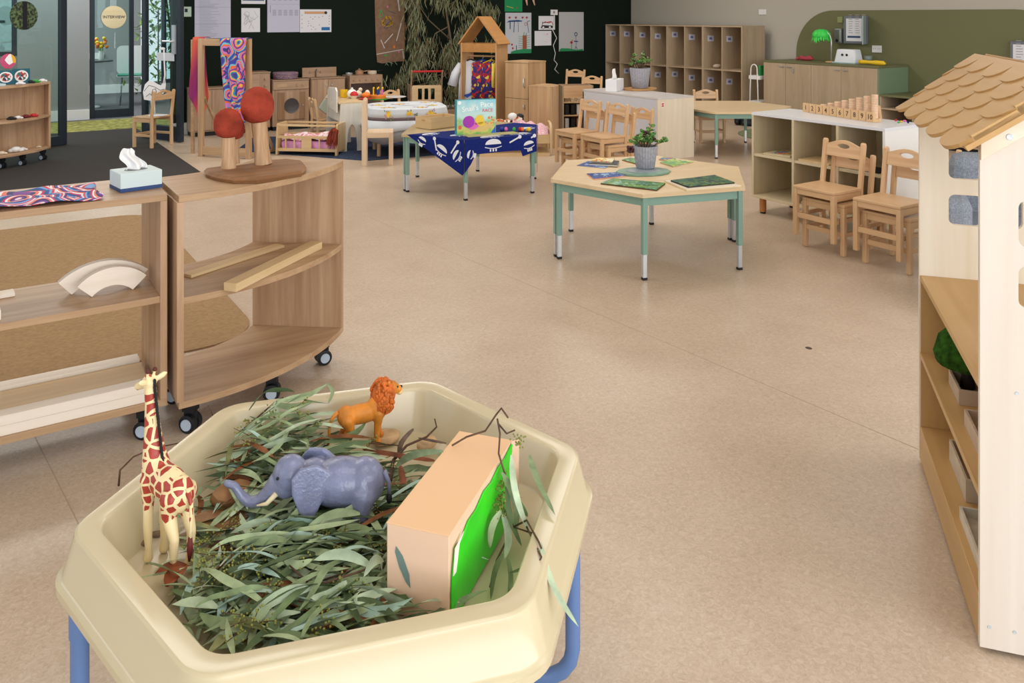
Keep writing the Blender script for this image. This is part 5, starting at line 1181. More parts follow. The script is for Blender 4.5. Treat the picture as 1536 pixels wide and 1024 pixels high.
STR = patterned('pink_stripes', [(226, 170, 186), (240, 214, 216), (210, 130, 150), (236, 200, 206)], 22, 1.5, .85)
def bl(u, v): return (-.16+.36*u, -.17+.34*v, .135+.20*sin(pi*min(1, max(0, v*.9+.05)))*(1-.35*u)+.012*sin(u*22+v*5)+.008*sin(v*17))
o = MB().grid(bl, 34, 26).build('striped_blanket', STR, None, smooth=True, solid=.006, loc=DBp(.56, .19, 0), rot=radians(-30)); tag(o, 'pink striped blanket heaped in the doll bed', 'blanket')
o.location.z = .005
TIG = patterned('tiger_cloth', [(214, 120, 60), (40, 34, 34), (236, 226, 216), (200, 100, 60)], 34, 2, .8, 'cells')
t = thing('soft_toy', 'orange black and white soft toy lying in the doll bed', 'soft toy', DBp(.36, .2, .25), radians(-28))
MB().ball((0, 0, .03), (.13, .06, .06)).ball((.1, .0, .09), (.06, .05, .045)).tube([(.0, .0, .05), (-.1, -.06, .08), (-.17, -.05, .07)], [.03, .026, .02]).build('body', TIG, t, smooth=True)
MB().ball((.04, -.01, .12), (.05, .045, .04)).build('head', WHITE, t, smooth=True); MB().ball((.12, 0, .12), (.04, .04, .03)).build('dark_cap', DARK, t, smooth=True)
# ------------------------------------------------------------------ house-shaped dress-up rack with clothes
t = thing('dress_up_rack', 'tall house-shaped wooden clothes rack with pitched roof', 'clothes rack', (4.79, 8.42, 0), radians(-60)); W = .48; Dp = .275; He = 1.09; Hr = 1.385
RK = wood('rack_wood', (196, 156, 112), (170, 128, 84), 'Z', .9, .45, .3, .6); RKD = wood('rack_roof_wood', (188, 138, 80), (160, 108, 56), 'Y', .9, .45, .3, .6)
for x in (0, W-.02): box('side_panel', x, 0, 0, x+.02, Dp, He, RK, t)
box('front_beam', .02, 0, He-.11, W-.02, .018, He-.005, RKD, t); box('front_beam', .02, Dp-.018, He-.11, W-.02, Dp, He-.005, RKD, t); box('base_board', .02, 0, .03, W-.02, Dp, .05, RK, t)
sl = atan2(Hr-He, W/2); rl = sqrt((Hr-He)**2+(W/2)**2)
for sgn in (0, 1):
    F = frameM((0, 0, He), (cos(sl), 0, sin(sl)), (0, 1, 0)) if sgn == 0 else frameM((W, 0, He), (-cos(sl), 0, sin(sl)), (0, 1, 0))
    MB(F).box(-.03, -.01, -.0 if sgn == 0 else -.018, rl, Dp+.01, .018 if sgn == 0 else 0).build('roof_board', RKD, t, bevel=.001)
MB().tube([(.02, Dp/2, He-.16), (W-.02, Dp/2, He-.16)], .01, 10).build('hanging_rail', RK, t, smooth=50)
def RKp(x, y, z): a_ = radians(-60); return Vector((4.79+x*cos(a_)-y*sin(a_), 8.42+x*sin(a_)+y*cos(a_), z))
def garment(name, label, x, rz, mt, Hg, wt, wb, sleeves, trim=None, cat='clothing', hang=DARK, z=He-.17):
    t = thing(name, label, cat, RKp(x, Dp/2, z), rz)
    MB().tube([(0, 0, .02)]+[(.015*sin(a_), 0, .005+.015*cos(a_)-.0) for a_ in (.3, 1.2, 2.2, 3.1)]+[(0, 0, -.03)], .003, 6).build('hanger_hook', SILVER, t, smooth=True)
    MB().tube([(-wt*.45, 0, -.07), (0, 0, -.03), (wt*.45, 0, -.07)], [.006, .009, .006], 8).build('hanger', hang, t, smooth=True)
    def loop(s, z_, ph=0):
        return [(s*.5*cos(2*pi*k/28), .035*(1+.3*sin(4*2*pi*k/28+ph))*sin(2*pi*k/28)*(1 if s < .3 else 1.5), z_+.008*sin(3*2*pi*k/28)) for k in range(28)]
    m = MB(); m.loft([loop(wt*.35, -.045), loop(wt, -.075), loop(wt*.95, -.16, .5), loop((wt+wb)/2, -Hg*.5, 1), loop(wb, -Hg, 2)], False, False)
    g = m.build('garment', mt, t, smooth=True, solid=.003)
    if sleeves:
        for s in (-1, 1): m = MB(); m.tube([(s*wt*.42, 0, -.09), (s*(wt*.5+.05), 0, -.2), (s*(wt*.5+.09), 0, -.34)], [.045, .05, .055], 12, cap=False); sv = m.build('sleeve', mt, t, smooth=True, solid=.003)
    if trim: trim(t, wb, Hg)
    return t
def blue_trim(t, wb, Hg):
    m = MB(); m.box(-wb*.42, -.062, -Hg+.05, wb*.3, -.056, -Hg+.07); m.build('blue_hem_band', BLUE, t)
    m = MB(); m.prism([(-.09, 0), (-.02, .02), (.05, .06), (.06, .05), (.01, 0), (-.04, -.03), (-.05, -.02)], 0, .004, T(0, -.058, -Hg+.13) @ RX(pi/2)); m.build('blue_motif', BLUE, t)
garment('white_tunic', 'white long tunic with blue hem hanging at the left of the rack', .06, radians(-35), flat('white_cotton', (214, 216, 224), .9, .1), .58, .26, .30, True, blue_trim)
FR = patterned('fruit_cloth', [(64, 40, 90), (190, 50, 50), (60, 44, 110), (220, 190, 70), (150, 40, 60), (40, 50, 120)], 30, 2, .8, 'cells')
garment('fruit_print_dress', 'dark dress with red and yellow fruit print hanging in the middle of the rack', .22, radians(-75+45), FR, .52, .26, .26, False, None, hang=BLUE)
garment('fruit_print_dress', 'fruit print dress on the yellow hanger of the rack', .335, radians(-30), FR, .50, .22, .24, False, None, hang=YEL)
garment('yellow_vest', 'white and yellow garment at the right end of the rack', .415, radians(20), flat('yellow_vest', (226, 206, 90), .9), .34, .2, .2, False)
# ------------------------------------------------------------------ toy fridge and curved cupboard
t = thing('toy_fridge', 'tall striped ash toy fridge with two doors', 'toy fridge', (5.19, 7.98, 0), radians(-4)); W = .33; Dp = .31; H = .89
FRW = wood('fridge_wood', (202, 168, 128), (168, 130, 92), 'Z', .7, .4, .3, .5)
a1 = onV(761, 92, 7.9); a2 = onV(793, 92, 7.75); a3 = onV(824, 91, 7.9)
t.location = (5.085, 7.914, 0); t.rotation_euler = (0, 0, radians(-72))
box('body', 0, .018, 0, W, Dp+.02, H-.016, FRW, t); box('top_board', -.004, -.004, H-.016, W+.004, Dp+.024, H, FRW, t)
d1_ = box('door', .003, 0, .475, W-.003, .0175, H-.02, FRW, t, bevel=.002); d2_ = box('door', .003, 0, .02, W-.003, .0175, .47, FRW, t, bevel=.002)
MB().tube([(W-.05, 0, .60), (W-.05, -.02, .615), (W-.05, -.025, .65), (W-.05, -.02, .69), (W-.05, 0, .705)], .006, 8).build('handle', SILVER, d1_, smooth=True); MB().tube([(W-.05, 0, .36), (W-.05, -.02, .37), (W-.05, -.02, .40), (W-.05, 0, .41)], .006, 8).build('handle', SILVER, d2_, smooth=True)
t = thing('curved_cupboard', 'low ash cupboard with curved back beside the toy fridge', 'cupboard', (5.032, 7.361, 0), radians(-72)); H = .655
pts = [(0, 0), (.31, 0)]+[(.31-.22*(1-cos(k*.26)), .30*sin(k*.26)) for k in range(1, 7)]+[(0, .30)]
MB().prism(pts, .0, H-.018).build('body', FRW, t, bevel=.002); MB().prism([(x*1.01-.002, y*1.01-.002) for x, y in pts], H-.018, H).build('top_board', FRW, t, bevel=.002)
# rack of books / toys behind the mid chairs
t = thing('toy_crate_rack', 'wooden rack with slots of small things behind the pile of chairs', 'rack', (6.0, 7.6, 0), radians(-25))
a_ = radians(-25); q0 = onV(846, 132, 7.6); q1 = onV(873, 132, 7.6); t.location = (q0.x-.02, 7.6, 0); W = q1.x-q0.x+.1; 
box('side_panel', 0, 0, 0, .016, .26, .60, OAK['Z'], t); box('side_panel', W-.016, 0, 0, W, .26, .60, OAK['Z'], t); box('top_panel', .016, 0, .46, W-.016, .016, .60, CHAIRW['X'], t); box('back_panel', .016, .245, .05, W-.016, .26, .60, KIT['X'], t)
for z in (.06, .25, .40): box('shelf_board', .016, .016, z, W-.016, .245, z+.012, BIRCH['X'], t)
r = random.Random(6)
for sh, z in enumerate((.0725, .2625, .4125)):
    for k in range(4):
        x = .04+k*(W-.08)/4; c_ = r.choice([DARK, WHITE, CREAM, KIT['Z'], SILVER]); hh = (.15, .12, .04)[sh]
        o = MB().box(0, 0, 0, .045, .1, hh).build('storage_carton', c_, None, bevel=.003)
        w_ = Matrix.Translation(t.location) @ RZ(a_) @ Vector((x, .05, z)); o.location = w_; o.rotation_euler = (0, 0, a_); tag(o, 'small carton on the %s shelf of the wooden rack, %s from its left side' % (('bottom', 'middle', 'top')[sh], ('first', 'second', 'third', 'fourth')[k]), 'carton', 'small cartons in the wooden rack')
# ------------------------------------------------------------------ on the dark wall
VW = 10.3
def sheet(name, label, cat, a, b, mat=PAPER, th=.0025, group=None, y=VW-.0035):
    p = onV(a[0], a[1], y); q = onV(b[0], b[1], y)
    t = thing(name, label, cat, (p.x, y, q.z), 0, group); W = q.x-p.x; H = p.z-q.z
    box('sheet', 0, 0, 0, W, th, H, mat, t, bevel=0); return t, W, H
class Ink:
    """marks drawn on a sheet, in fractions of its width and height"""
    def __init__(s, W, H): s.W, s.H = W, H; s.mb = MB(RX(pi/2)); s.z = .0004; s.mats = []
    def c(s, mat):
        if mat not in s.mats: s.mats.append(mat)
        s.mb.k = s.mats.index(mat); s.z += .00005; return s
    def poly(s, pts): s.mb.prism([(x*s.W, y*s.H) for x, y in pts], s.z, s.z+.0003); return s
    def rect(s, x0, y0, x1, y1): return s.poly([(x0, y0), (x1, y0), (x1, y1), (x0, y1)])
    def dot(s, x, y, r, ry=None, n=12): s.mb.prism(ell(x*s.W, y*s.H, r, ry or r, n), s.z, s.z+.0003); return s
    def line(s, pts, w=.006):
        for (x0, y0), (x1, y1) in zip(pts, pts[1:]):
            a = Vector((x0*s.W, y0*s.H)); b = Vector((x1*s.W, y1*s.H)); d = b-a
            if d.length < 1e-5: continue
            n = Vector((-d.y, d.x)).normalized()*w/2; s.mb.prism([tuple(a-n), tuple(b-n), tuple(b+n), tuple(a+n)], s.z, s.z+.0003)
        return s
    def ring(s, x, y, r, w=.006, n=14): return s.line([(x+r*cos(2*pi*k/n)/s.W, y+r*sin(2*pi*k/n)/s.H) for k in range(n+1)], w)
    def done(s, t, name='drawing'):
        o = s.mb.build(name, s.mats, t); o['kind'] = 'stuff'; return o
GI = flat('ink_grey', (150, 150, 162), .8); BI = flat('ink_black', (50, 50, 56), .8); PW = flat('paint_blue', (34, 66, 120), .7); PR = flat('paint_red', (176, 40, 44), .7); PG = flat('paint_green', (40, 140, 90), .7); PB = flat('paint_brown', (150, 90, 60), .7); PP = flat('crayon_pink', (226, 150, 170), .8)
LIL = flat('lilac_paper', (196, 196, 216), .8)
r = random.Random(12)
t, W, H = sheet('notice_paper', 'large pale lilac notice sheets with lines of small print above the dress-up frame', 'notice', (292, -22), (346, 57), LIL)
k = Ink(W, H).c(GI)
for i in range(34):
    y = .03+i*.028; k.rect(.12, y, .12+r.uniform(.3, .6), y+.006)
k.rect(0, .27, 1, .275).rect(0, .59, 1, .595); k.done(t, 'print_lines')
t, W, H = sheet('notice_paper', 'white crumpled sheet beneath another notice, left of the double notice', 'notice', (362, 12), (390, 48))
k = Ink(W, H).c(GI)
for i in range(7): k.line([(r.uniform(.1, .9), r.uniform(.1, .9)) for _ in range(3)], .003)
k.ring(.3, .75, .03, .003); k.done(t)
t, W, H = sheet('notice_paper', 'blue edged notice cut off by the top of the picture', 'notice', (362, -16), (398, 6))
k = Ink(W, H).c(flat('slate_blue', (58, 84, 118), .6)).rect(.05, .22, .95, .9); k.done(t)
t, W, H = sheet('notice_paper', 'wide lilac notice with tables of small print beside the picture poster', 'notice', (401, -22), (449.5, 48), LIL)
k = Ink(W, H).c(GI)
for j in range(5):
    for i in range(6): k.rect(.16+j*.17, .36+i*.022, .27+j*.17, .37+i*.022)
    for i in range(10): k.rect(.16+j*.17, .68+i*.022, .26+j*.17, .69+i*.022)
k.rect(0, .6, 1, .604).rect(.08, .42, .1, .58); k.done(t, 'print_lines')
t, W, H = sheet('picture_poster', 'white poster with small dark pictures, orange heading and blue corner block', 'poster', (450, 14), (497, 48))
k = Ink(W, H).c(flat('poster_tan', (206, 160, 122), .7)).rect(.14, .8, .8, .91).c(BI).dot(.82, .855, .02).c(flat('poster_blue', (40, 110, 170), .7)).rect(.68, .08, .95, .22).c(BI)
for i in range(14): k.dot(r.uniform(.25, .72), r.uniform(.12, .7), .006, .004)
for i in range(4): k.dot(.06, .2+i*.18, .005).dot(.93, .35+i*.12, .005)
k.done(t)
t, W, H = sheet('small_card', 'small pale green card on the dark wall beside the open glass door', 'card', (276, 10), (287, 25), flat('card_green', (190, 206, 190), .8)); Ink(W, H).c(BI).rect(.1, .45, .5, .8).done(t)
# brown bark-paper banner
p = onV(562, -14, VW-.012); q = onV(607, 93, VW-.012); W = q.x-p.x; H = p.z-q.z
t = thing('paper_banner', 'long brown paper banner with crayon marks and white tape hanging on the dark wall', 'banner', (p.x, VW-.012, q.z))
ed = [(0.08, .01), (.25, -.01), (.5, .0), (.8, .012), (1.0, .01), (1.0, .5), (.985, 1), (.06, 1), (.0, .86), (.02, .5), (.04, .2)]
MB().prism([(x*W, y*H) for x, y in ed], 0, .003, RX(pi/2) @ T(0, 0, 0)).build('paper', flat('kraft_paper', (138, 108, 86), .85, noise=.08, nscale=20), t)
k = Ink(W, H); k.z = .0034; WT = flat('masking_white', (206, 200, 196), .7); YO = flat('crayon_yellow', (210, 160, 40), .8)
k.c(WT).line([(.75, .95), (.82, .72)], .018).line([(.88, .55), (.72, .30)], .014).line([(.6, .40), (.32, .27)], .014).line([(.2, .32), (.32, .20)], .012).line([(.06, .12), (.95, .18)], .01).line([(.93, .16), (.97, .05)], .012)
k.c(YO)
for i in range(16): a = r.uniform(0, 6.28); k.line([(.42+.2*cos(a), .57+.08*sin(a)), (.42+.2*cos(a+2), .57+.08*sin(a+2))], .006)
k.c(PW).line([(.45, .72), (.72, .68)], .006).line([(.3, .48), (.5, .58)], .008).line([(.35, .47), (.6, .52)], .006).line([(.35, .96), (.7, .95)], .006)
k.c(GRN).dot(.36, .10, .025, .012).line([(.15, .64), (.2, .74), (.28, .66), (.15, .62)], .01).c(PINK).dot(.42, .78, .012).dot(.8, .15, .012).c(ORG).dot(.64, .22, .016, .02); k.done(t, 'crayon_marks')
m = MB(); 
for i in range(7): m.leaf((W*(.35+.05*i), -.008, .01), (r.uniform(-1, 1), -.2, r.uniform(-.8, .1)), (0, -1, 0), .07, .012, n=3)
m.build('dried_leaves', flat('dried_leaf', (130, 136, 116), .8), t)['kind'] = 'stuff'
# children's paintings
t, W, H = sheet('green_painting', 'green painted sheet with a yellow stroke above the tree painting', 'painting', (757, -12), (783.5, 17.5), flat('painting_green', (24, 140, 84), .7)); Ink(W, H).c(YEL).line([(.1, .28), (.5, .18)], .006).c(PB).dot(.7, .2, .02, .008).done(t)
t, W, H = sheet('painting', 'tall painting with red birds, blue streaks and a brown tree on green grass', 'painting', (758, 19), (797, 79.5), flat('painting_paper', (196, 200, 208), .8))
k = Ink(W, H); k.c(PR)
for x in (.16, .40, .66, .82): k.dot(x, .88, .014, .018).line([(x-.06, .88), (x+.06, .89)], .007)
k.ring(.78, .72, .022, .007).c(PW).poly([(.05, .76), (.15, .81), (.5, .82), (.66, .80), (.62, .78), (.2, .775)]).line([(.18, .78), (.18, .60)], .016).line([(.34, .78), (.32, .52)], .012).line([(.48, .78), (.5, .52)], .007).line([(.95, .8), (.84, .78), (.9, .5)], .009)
k.c(PB).rect(.66, .11, .82, .44).c(PG)
for i in range(6): k.line([(.5, .14+i*.055), (.66, .13+i*.055)], .006).line([(.82, .15+i*.055), (.95, .17+i*.055)], .006)
k.line([(.7, .44), (.72, .52)], .01).line([(.78, .44), (.82, .5)], .01).poly([(0.2, .0), (1, .0), (1, .1), (.7, .11), (.4, .08), (.22, .05)]).c(PR).dot(.25, .22, .016).dot(.28, .13, .016).c(BI).line([(.42, .08), (.42, .2)], .012); k.done(t)
t, W, H = sheet('painting', 'small white sheet with a red car drawing', 'painting', (808, 24), (832.5, 44.5)); k = Ink(W, H)
k.c(PR).line([(.2, .45), (.4, .58), (.6, .5), (.8, .58), (.9, .3)], .012).line([(.25, .5), (.75, .6)], .01).c(BI).poly([(.12, .12), (.9, .12), (.85, .3), (.2, .34)]).c(PAPER).dot(.28, .16, .022).dot(.68, .18, .022).c(BI).ring(.28, .16, .022, .005).ring(.68, .18, .022, .005).c(PW).line([(.2, .3), (.24, .6)], .008); k.done(t)
t, W, H = sheet('painting', 'small white sheet with faint pink marks below the car drawing', 'painting', (802, 46.5), (827, 68)); k = Ink(W, H).c(PP)
for i in range(5): k.line([(r.uniform(.5, .85), r.uniform(.55, .85)), (r.uniform(.5, .85), r.uniform(.55, .85))], .003)
k.line([(.55, .3), (.8, .22)], .003); k.done(t)
t, W, H = sheet('painting', 'tall pale sheet with a blue stick figure and red flower on green grass', 'painting', (838.5, 18), (875.5, 76), flat('painting_grey', (186, 186, 188), .8))
k = Ink(W, H); k.c(PW).ring(.68, .43, .026, .014).line([(.68, .38), (.69, .14)], .008).line([(.6, .25), (.77, .24)], .016).line([(.64, .05), (.68, .12), (.74, .04)], .01).c(PR).dot(.5, .22, .026, .022).line([(.52, .26), (.54, .29)], .012).c(PG).line([(.5, .18), (.5, .06)], .012).poly([(.02, 0), (.98, 0), (.98, .05), (.7, .03), (.4, .07), (.1, .08), (.03, .05)]); k.done(t)
t, W, H = sheet('wall_switch', 'white switch plate on the dark wall with a coiled white cord', 'switch', (826, 14.5), (836.5, 22.5), WHITE, .01); box('rocker', W*.35, -.003, H*.3, W*.6, 0, H*.75, GI, t)
m = MB(); pth = []
for (x, y) in ((831, 22), (832, 28), (829, 45), (835, 57), (830, 68), (833, 80), (831, 90), (836, 96), (832, 104), (838, 110)): q = onV(x, y, VW-.02); pth.append(q)
o = MB().tube(pth, .006, 6).build('extension_cord', WHITE, None, smooth=True); tag(o, 'thin white cord running down the dark wall from the switch', 'cord')
for i, x in enumerate((789.5, 800)):
    q = onV(x, 1, VW-.03); m = MB(); m.tube([q+Vector((-.02, 0, .12)), q+Vector((0, 0, .0)), q+Vector((.015+.01*i, 0, -.07))], [.02, .016, .01], 7); o = m.build('hanging_sock', flat('doll_skin', (224, 180, 160), .8), None, smooth=True); tag(o, ('left' if i == 0 else 'right')+' one of two pale narrow shapes hanging at the top of the dark wall', 'ornament')
# ------------------------------------------------------------------ gum tree branches against the dark wall
EUC = [flat('gum_olive', (128, 130, 96), .75, .15), flat('gum_grey', (146, 150, 122), .75, .15), flat('gum_dark', (90, 96, 68), .8, .15), flat('gum_brown', (120, 100, 72), .8, .15)]
t = thing('gum_branches', 'tall bundle of drooping gum tree branches standing against the dark wall', 'branches', (5.6, 10.1, 0))
r = random.Random(21); st = MB(); lf = MB(); base = Vector((.15, 0, 0))
def br(pts, r0, r1): n = len(pts); st.tube(pts, [r0+(r1-r0)*i/(n-1) for i in range(n)], 6)
def local(px, py, v=10.05): q = onV(px, py, v); return Vector((q.x-5.6, q.y-10.1, q.z))
main = [local(690, 170), local(684, 110), local(676, 60), local(668, 10), local(665, -30)]
main[0].z = .0
br(main, .022, .012)
limbs = [(local(684, 110), local(650, 95), local(610, 75)), (local(680, 90), local(700, 60), local(735, 20)), (local(676, 60), local(640, 30), local(612, -10)), (local(672, 40), local(650, 50), local(618, 120)), (local(668, 10), local(700, -10), local(735, -25)),
         (local(684, 110), local(690, 140), local(665, 165)), (local(676, 60), local(665, 110), local(598, 125)), (local(680, 85), local(705, 100), local(690, 150)), (local(668, 5), local(640, -20), local(605, -25)), (local(682, 100), local(655, 120), local(590, 135))]
for l in limbs: br([l[0], l[1]+Vector((0, -.06, .0)), l[2]+Vector((0, -.08, 0))], .011, .004)
clumps = []
for a_, b_, n_ in (((612, -15), (616, 35), 230), ((616, 35), (622, 90), 220), ((625, 85), (600, 130), 220), ((640, 0), (690, 15), 160), ((690, -10), (738, 25), 230), ((700, 20), (690, 55), 110), ((690, 55), (650, 100), 200), ((665, 75), (680, 105), 160), ((640, 110), (650, 140), 100), ((680, 115), (672, 160), 200), ((590, 118), (578, 132), 50), ((600, -30), (740, -40), 300), ((728, 60), (735, 75), 30), ((640, 60), (625, 100), 120)):
    A = local(*a_); B2 = local(*b_)
    for i in range(int(n_*.8)):
        q = A.lerp(B2, r.random())+Vector((r.gauss(0, .065), r.uniform(-.2, .02), .05+r.gauss(0, .05)))
        lf.k = r.choice([0, 0, 0, 1, 1, 2, 2, 3]); lf.leaf(q, (r.uniform(-.5, .5), r.uniform(-.3, .3), -1), (r.uniform(-1, 1), -1, 0), r.uniform(.08, .17), r.uniform(.010, .018), r.uniform(-.8, .8), 0, 3)
st.build('stem', flat('branch_bark', (112, 98, 78), .9), t, smooth=True); lf.build('foliage', EUC, t)
box('planter', -.15, -.18, 0, .35, .08, .12, KIT['X'], t)
# ------------------------------------------------------------------ left corner: curved shelf, paper bird, meeting room
cS = Vector((.30, 8.95, 0)); a = G(4, 232); t = thing('curved_shelf', 'small curved shelf unit on wheels with craft pieces beside the glass door', 'shelf', (0, 0, 0)); 
pR = onV(72, 125, 9.15); zt3 = .62
pr = Vector((.63, 9.25, 0))
t.location = (pr.x, pr.y, 0); t.rotation_euler = (0, 0, radians(24))
def sh(z, th=.02):
    pts = [(-1.1, -.30), (-.75, -.30), (-.45, -.27), (-.2, -.19), (0, -.05), (0, .04), (-.2, -.0), (-1.1, -.0)]
    return MB().prism(pts, z, z+th)
YR = pr.x*sin(YAW)+pr.y*cos(YAW); ztop = EYE-(122-HOR)*YR/FPX; zmid = EYE-(171-HOR)*YR/FPX; zbot = EYE-(218-HOR)*YR/FPX
for nm, z in (('top_board', ztop-.02), ('shelf_board', zmid-.02), ('bottom_board', zbot-.02)): sh(z).build(nm, ASHP['X'], t, bevel=.001)
box('side_panel', -.02, -.05, zbot, 0, .04, ztop-.02, ASHP['Z'], t)
MB().prism([(-1.1, .0), (-.2, .0), (-.02, .035), (-.02, .045), (-.2, .012), (-1.1, .012)], zbot, ztop-.02).build('back_panel', ASHP['Z'], t)
for x in (-.06, -.32, -.5, -.75): caster(t, x, -.02 if x > -.1 else -.16, .4, zbot-.02)
LSa = radians(24)
def LS(x, y, z): return Vector((pr.x+x*cos(LSa)-y*sin(LSa), pr.y+x*sin(LSa)+y*cos(LSa), z+.0005))
TEAL = flat('teal_card', (30, 92, 110), .6)
def plaque(label, x, y, rz, mt, s=.13):
    t = thing('round_picture', label, 'picture', LS(x, y, ztop), rz); box('board', -s/2, 0, 0, s/2, .01, s*.95, mt, t); MB().prism(ell(0, s*.5, s*.40, s*.36, 20), .0002, .0012, RX(pi/2)).build('white_ring', WHITE, t); MB().prism(ell(0, s*.5, s*.31, s*.27, 20), .0014, .002, RX(pi/2)).build('print', patterned('badge_print', [(40, 60, 80), (190, 60, 60), (220, 220, 220), (60, 110, 110)], 60, 1, .6, 'cells'), t)
plaque('teal square picture with a round red and white design on the small curved shelf', -.30, -.10, LSa-.1, TEAL, .15)
plaque('darker round picture half hidden behind the teal one', -.43, -.08, LSa-.5, TEAL, .14)
t = thing('round_picture', 'round yellow and red sticker sheet standing behind the teal picture', 'picture', LS(-.38, -.02, ztop), LSa); box('clear_sheet', -.085, 0, 0, .085, .004, .30, glass('acrylic', (240, 244, 244)), t); MB().prism(ell(0, .215, .07, .07, 24), .0002, .001, RX(pi/2)).build('sticker', patterned('sticker_print', [(230, 170, 50), (210, 50, 70), (240, 240, 240), (200, 80, 120)], 14, 1, .6, 'cells'), t)
for i, (x, y, c_, nm, z) in enumerate([(-.16, -.08, GRN, 'green', ztop), (-.22, -.1, DARK, 'black', ztop), (-.08, -.05, WHITE, 'white', ztop), (-.36, -.2, PAPER, 'pale', ztop), (-.20, -.12, RED, 'red', zmid), (-.28, -.14, flat('maroon', (110, 30, 44), .6), 'maroon', zmid), (-.37, -.18, WHITE, 'white', zmid), (-.43, -.18, DARK, 'black', zmid), (-.30, -.12, WHITE, 'white', zbot), (-.38, -.16, WHITE, 'larger white', zbot), (-.52, -.2, CREAM, 'cream', zbot), (-.12, -.06, CREAM, 'tiny cream', zbot)]):
    m = MB(); rr = random.Random(i)
    s_ = .028 if nm not in ('larger white', 'tiny cream') else (.045 if nm[0] == 'l' else .015)
    m.ball((0, 0, s_*.6), (s_, s_*.8, s_*.6), n=8, m=6).ball((s_*.9, rr.uniform(-.01, .01), s_*.4), (s_*.7, s_*.5, s_*.4), n=8, m=6).ball((-s_*.8, .0, s_*.4), (s_*.6, s_*.5, s_*.4), n=8, m=6)
    o = m.build('craft_piece', c_, None, smooth=True, loc=LS(x, y, z)); lv = {ztop: 'top', zmid: 'middle', zbot: 'bottom'}[z]
    tag(o, '%s craft piece lying on the %s board of the small curved shelf' % (nm, lv), 'craft piece', 'craft pieces on the small curved shelf')
o = MB().box(-.2, -.07, 0, .1, .07, .022).build('paper_pad', flat('pale_blue_paper', (186, 206, 214), .7), None, bevel=.004, loc=LS(-.60, -.16, ztop), rot=LSa); tag(o, 'pale blue paper pad at the left on the small curved shelf top', 'paper')
# white paper bird on the chair
p = Vector((1.66, 9.60, .331)); t = thing('paper_bird', 'white paper bird with long neck and thin legs on the chair by the door', 'ornament', p, radians(10))
bd = [(-.11, .17), (-.12, .25), (-.10, .33), (-.06, .37), (-.01, .36), (.03, .33), (.07, .31), (.09, .34), (.115, .37), (.12, .32), (.115, .26), (.08, .20), (.02, .165), (-.05, .155)]
PWH = flat('bird_white', (234, 236, 240), .7)
MB().prism(bd, -.003, .003, RX(pi/2)).build('body', PWH, t)
k = MB(RX(pi/2))
def ln(pts, w=.005):
    for (x0, y0), (x1, y1) in zip(pts, pts[1:]):
        a_ = Vector((x0, y0)); b_ = Vector((x1, y1)); d = b_-a_; n = Vector((-d.y, d.x)).normalized()*w/2; k.prism([tuple(a_-n), tuple(b_-n), tuple(b_+n), tuple(a_+n)], .0031, .0042)
ln([(-.11, .26), (-.06, .32), (.0, .30), (.06, .26), (.11, .27)]); ln([(-.03, .22), (-.02, .27), (.01, .28), (.02, .24), (.0, .21), (-.03, .22)]); ln([(-.09, .2), (-.05, .23), (-.02, .2)]); ln([(.03, .2), (.06, .23), (.09, .21)])
k.build('outline', BI, t)['kind'] = 'stuff'
MB().tube([(.10, 0, .34), (.112, 0, .42), (.105, 0, .56), (.10, 0, .70)], [.012, .009, .008, .008], 8).build('neck', PWH, t, smooth=True); MB().ball((.085, 0, .71), (.03, .012, .016)).build('head', PWH, t, smooth=True)
for x in (-.035, .0): MB().tube([(x, 0, .16), (x+.005, 0, .002)], .005, 6).build('leg', PWH, t, smooth=True)
o = MB().prism(ell(0, 0, .10, .08, 16), 0, .002).build('white_paper', PAPER, None, loc=(1.68, 9.53, .3312)); tag(o, 'white paper lying on the seat under the paper bird', 'paper'); t.location.z = .334
# meeting room behind the glass door
p = Vector((2.13, 14.6, 0))
t = thing('meeting_chair', 'white shell chair with green seat pad and chrome legs behind the meeting room door', 'chair', (2.15, 14.3, .0045), radians(-8))
m = MB(); m.loft([rr_ for rr_ in [[(x, .18+.02*abs(x), z) for x, z in rrect(-.23, .46, .23, .92, .08)], [(x, .20+.02*abs(x), z) for x, z in rrect(-.23, .46, .23, .92, .08)]]]); m.build('shell_back', WHITE, t, smooth=40)
MB().prism(rrect(-.23, -.22, .23, .22, .08), .44, .455).build('shell_seat', WHITE, t); MB().prism(rrect(-.22, -.215, .22, .2, .08), .4555, .475).build('seat_pad', flat('green_pad', (70, 140, 120), .8), t, bevel=.004)
for x in (-.15, .15):
    for y in (-.15, .15): MB().tube([(x, y, .44), (x*1.2, y*1.2, 0)], .011, 8).build('leg', CHROME, t, smooth=True)
t = thing('meeting_table', 'round dark meeting table on a white disc base behind the glass door', 'table', (1.62, 14.0, .0045)); MB().lathe([(0, .70), (.42, .70), (.42, .722), (0, .722)], 36).build('tabletop', flat('table_grey', (80, 84, 84), .4), t, smooth=40); MB().tube([(0, 0, .02), (0, 0, .70)], .035, 14).build('pillar', WHITE, t, smooth=50); MB().lathe([(0, 0), (.24, 0), (.24, .012), (0, .02)], 32).build('base', WHITE, t, smooth=40)
t.location = (1.42, 14.1, .0045)
t = thing('flower_vase', 'small vase of orange and yellow flowers on the meeting table', 'vase', (1.66, 14.0, .727)); MB().lathe([(.03, 0), (.045, .05), (.03, .12), (.035, .14)], 16).build('vase', WHITE, t, smooth=50)
m = MB(); rr = random.Random(1)
for i in range(14): m.k = i % 2; m.ball((rr.uniform(-.09, .09), rr.uniform(-.05, .05), rr.uniform(.2, .34)), .028, n=7, m=5)
m.build('flowers', [ORG, YEL], t, smooth=True); m = MB()
for i in range(6): m.tube([(0, 0, .08), (rr.uniform(-.08, .08), 0, .26)], .004, 5)
m.build('stems', GRN, t)
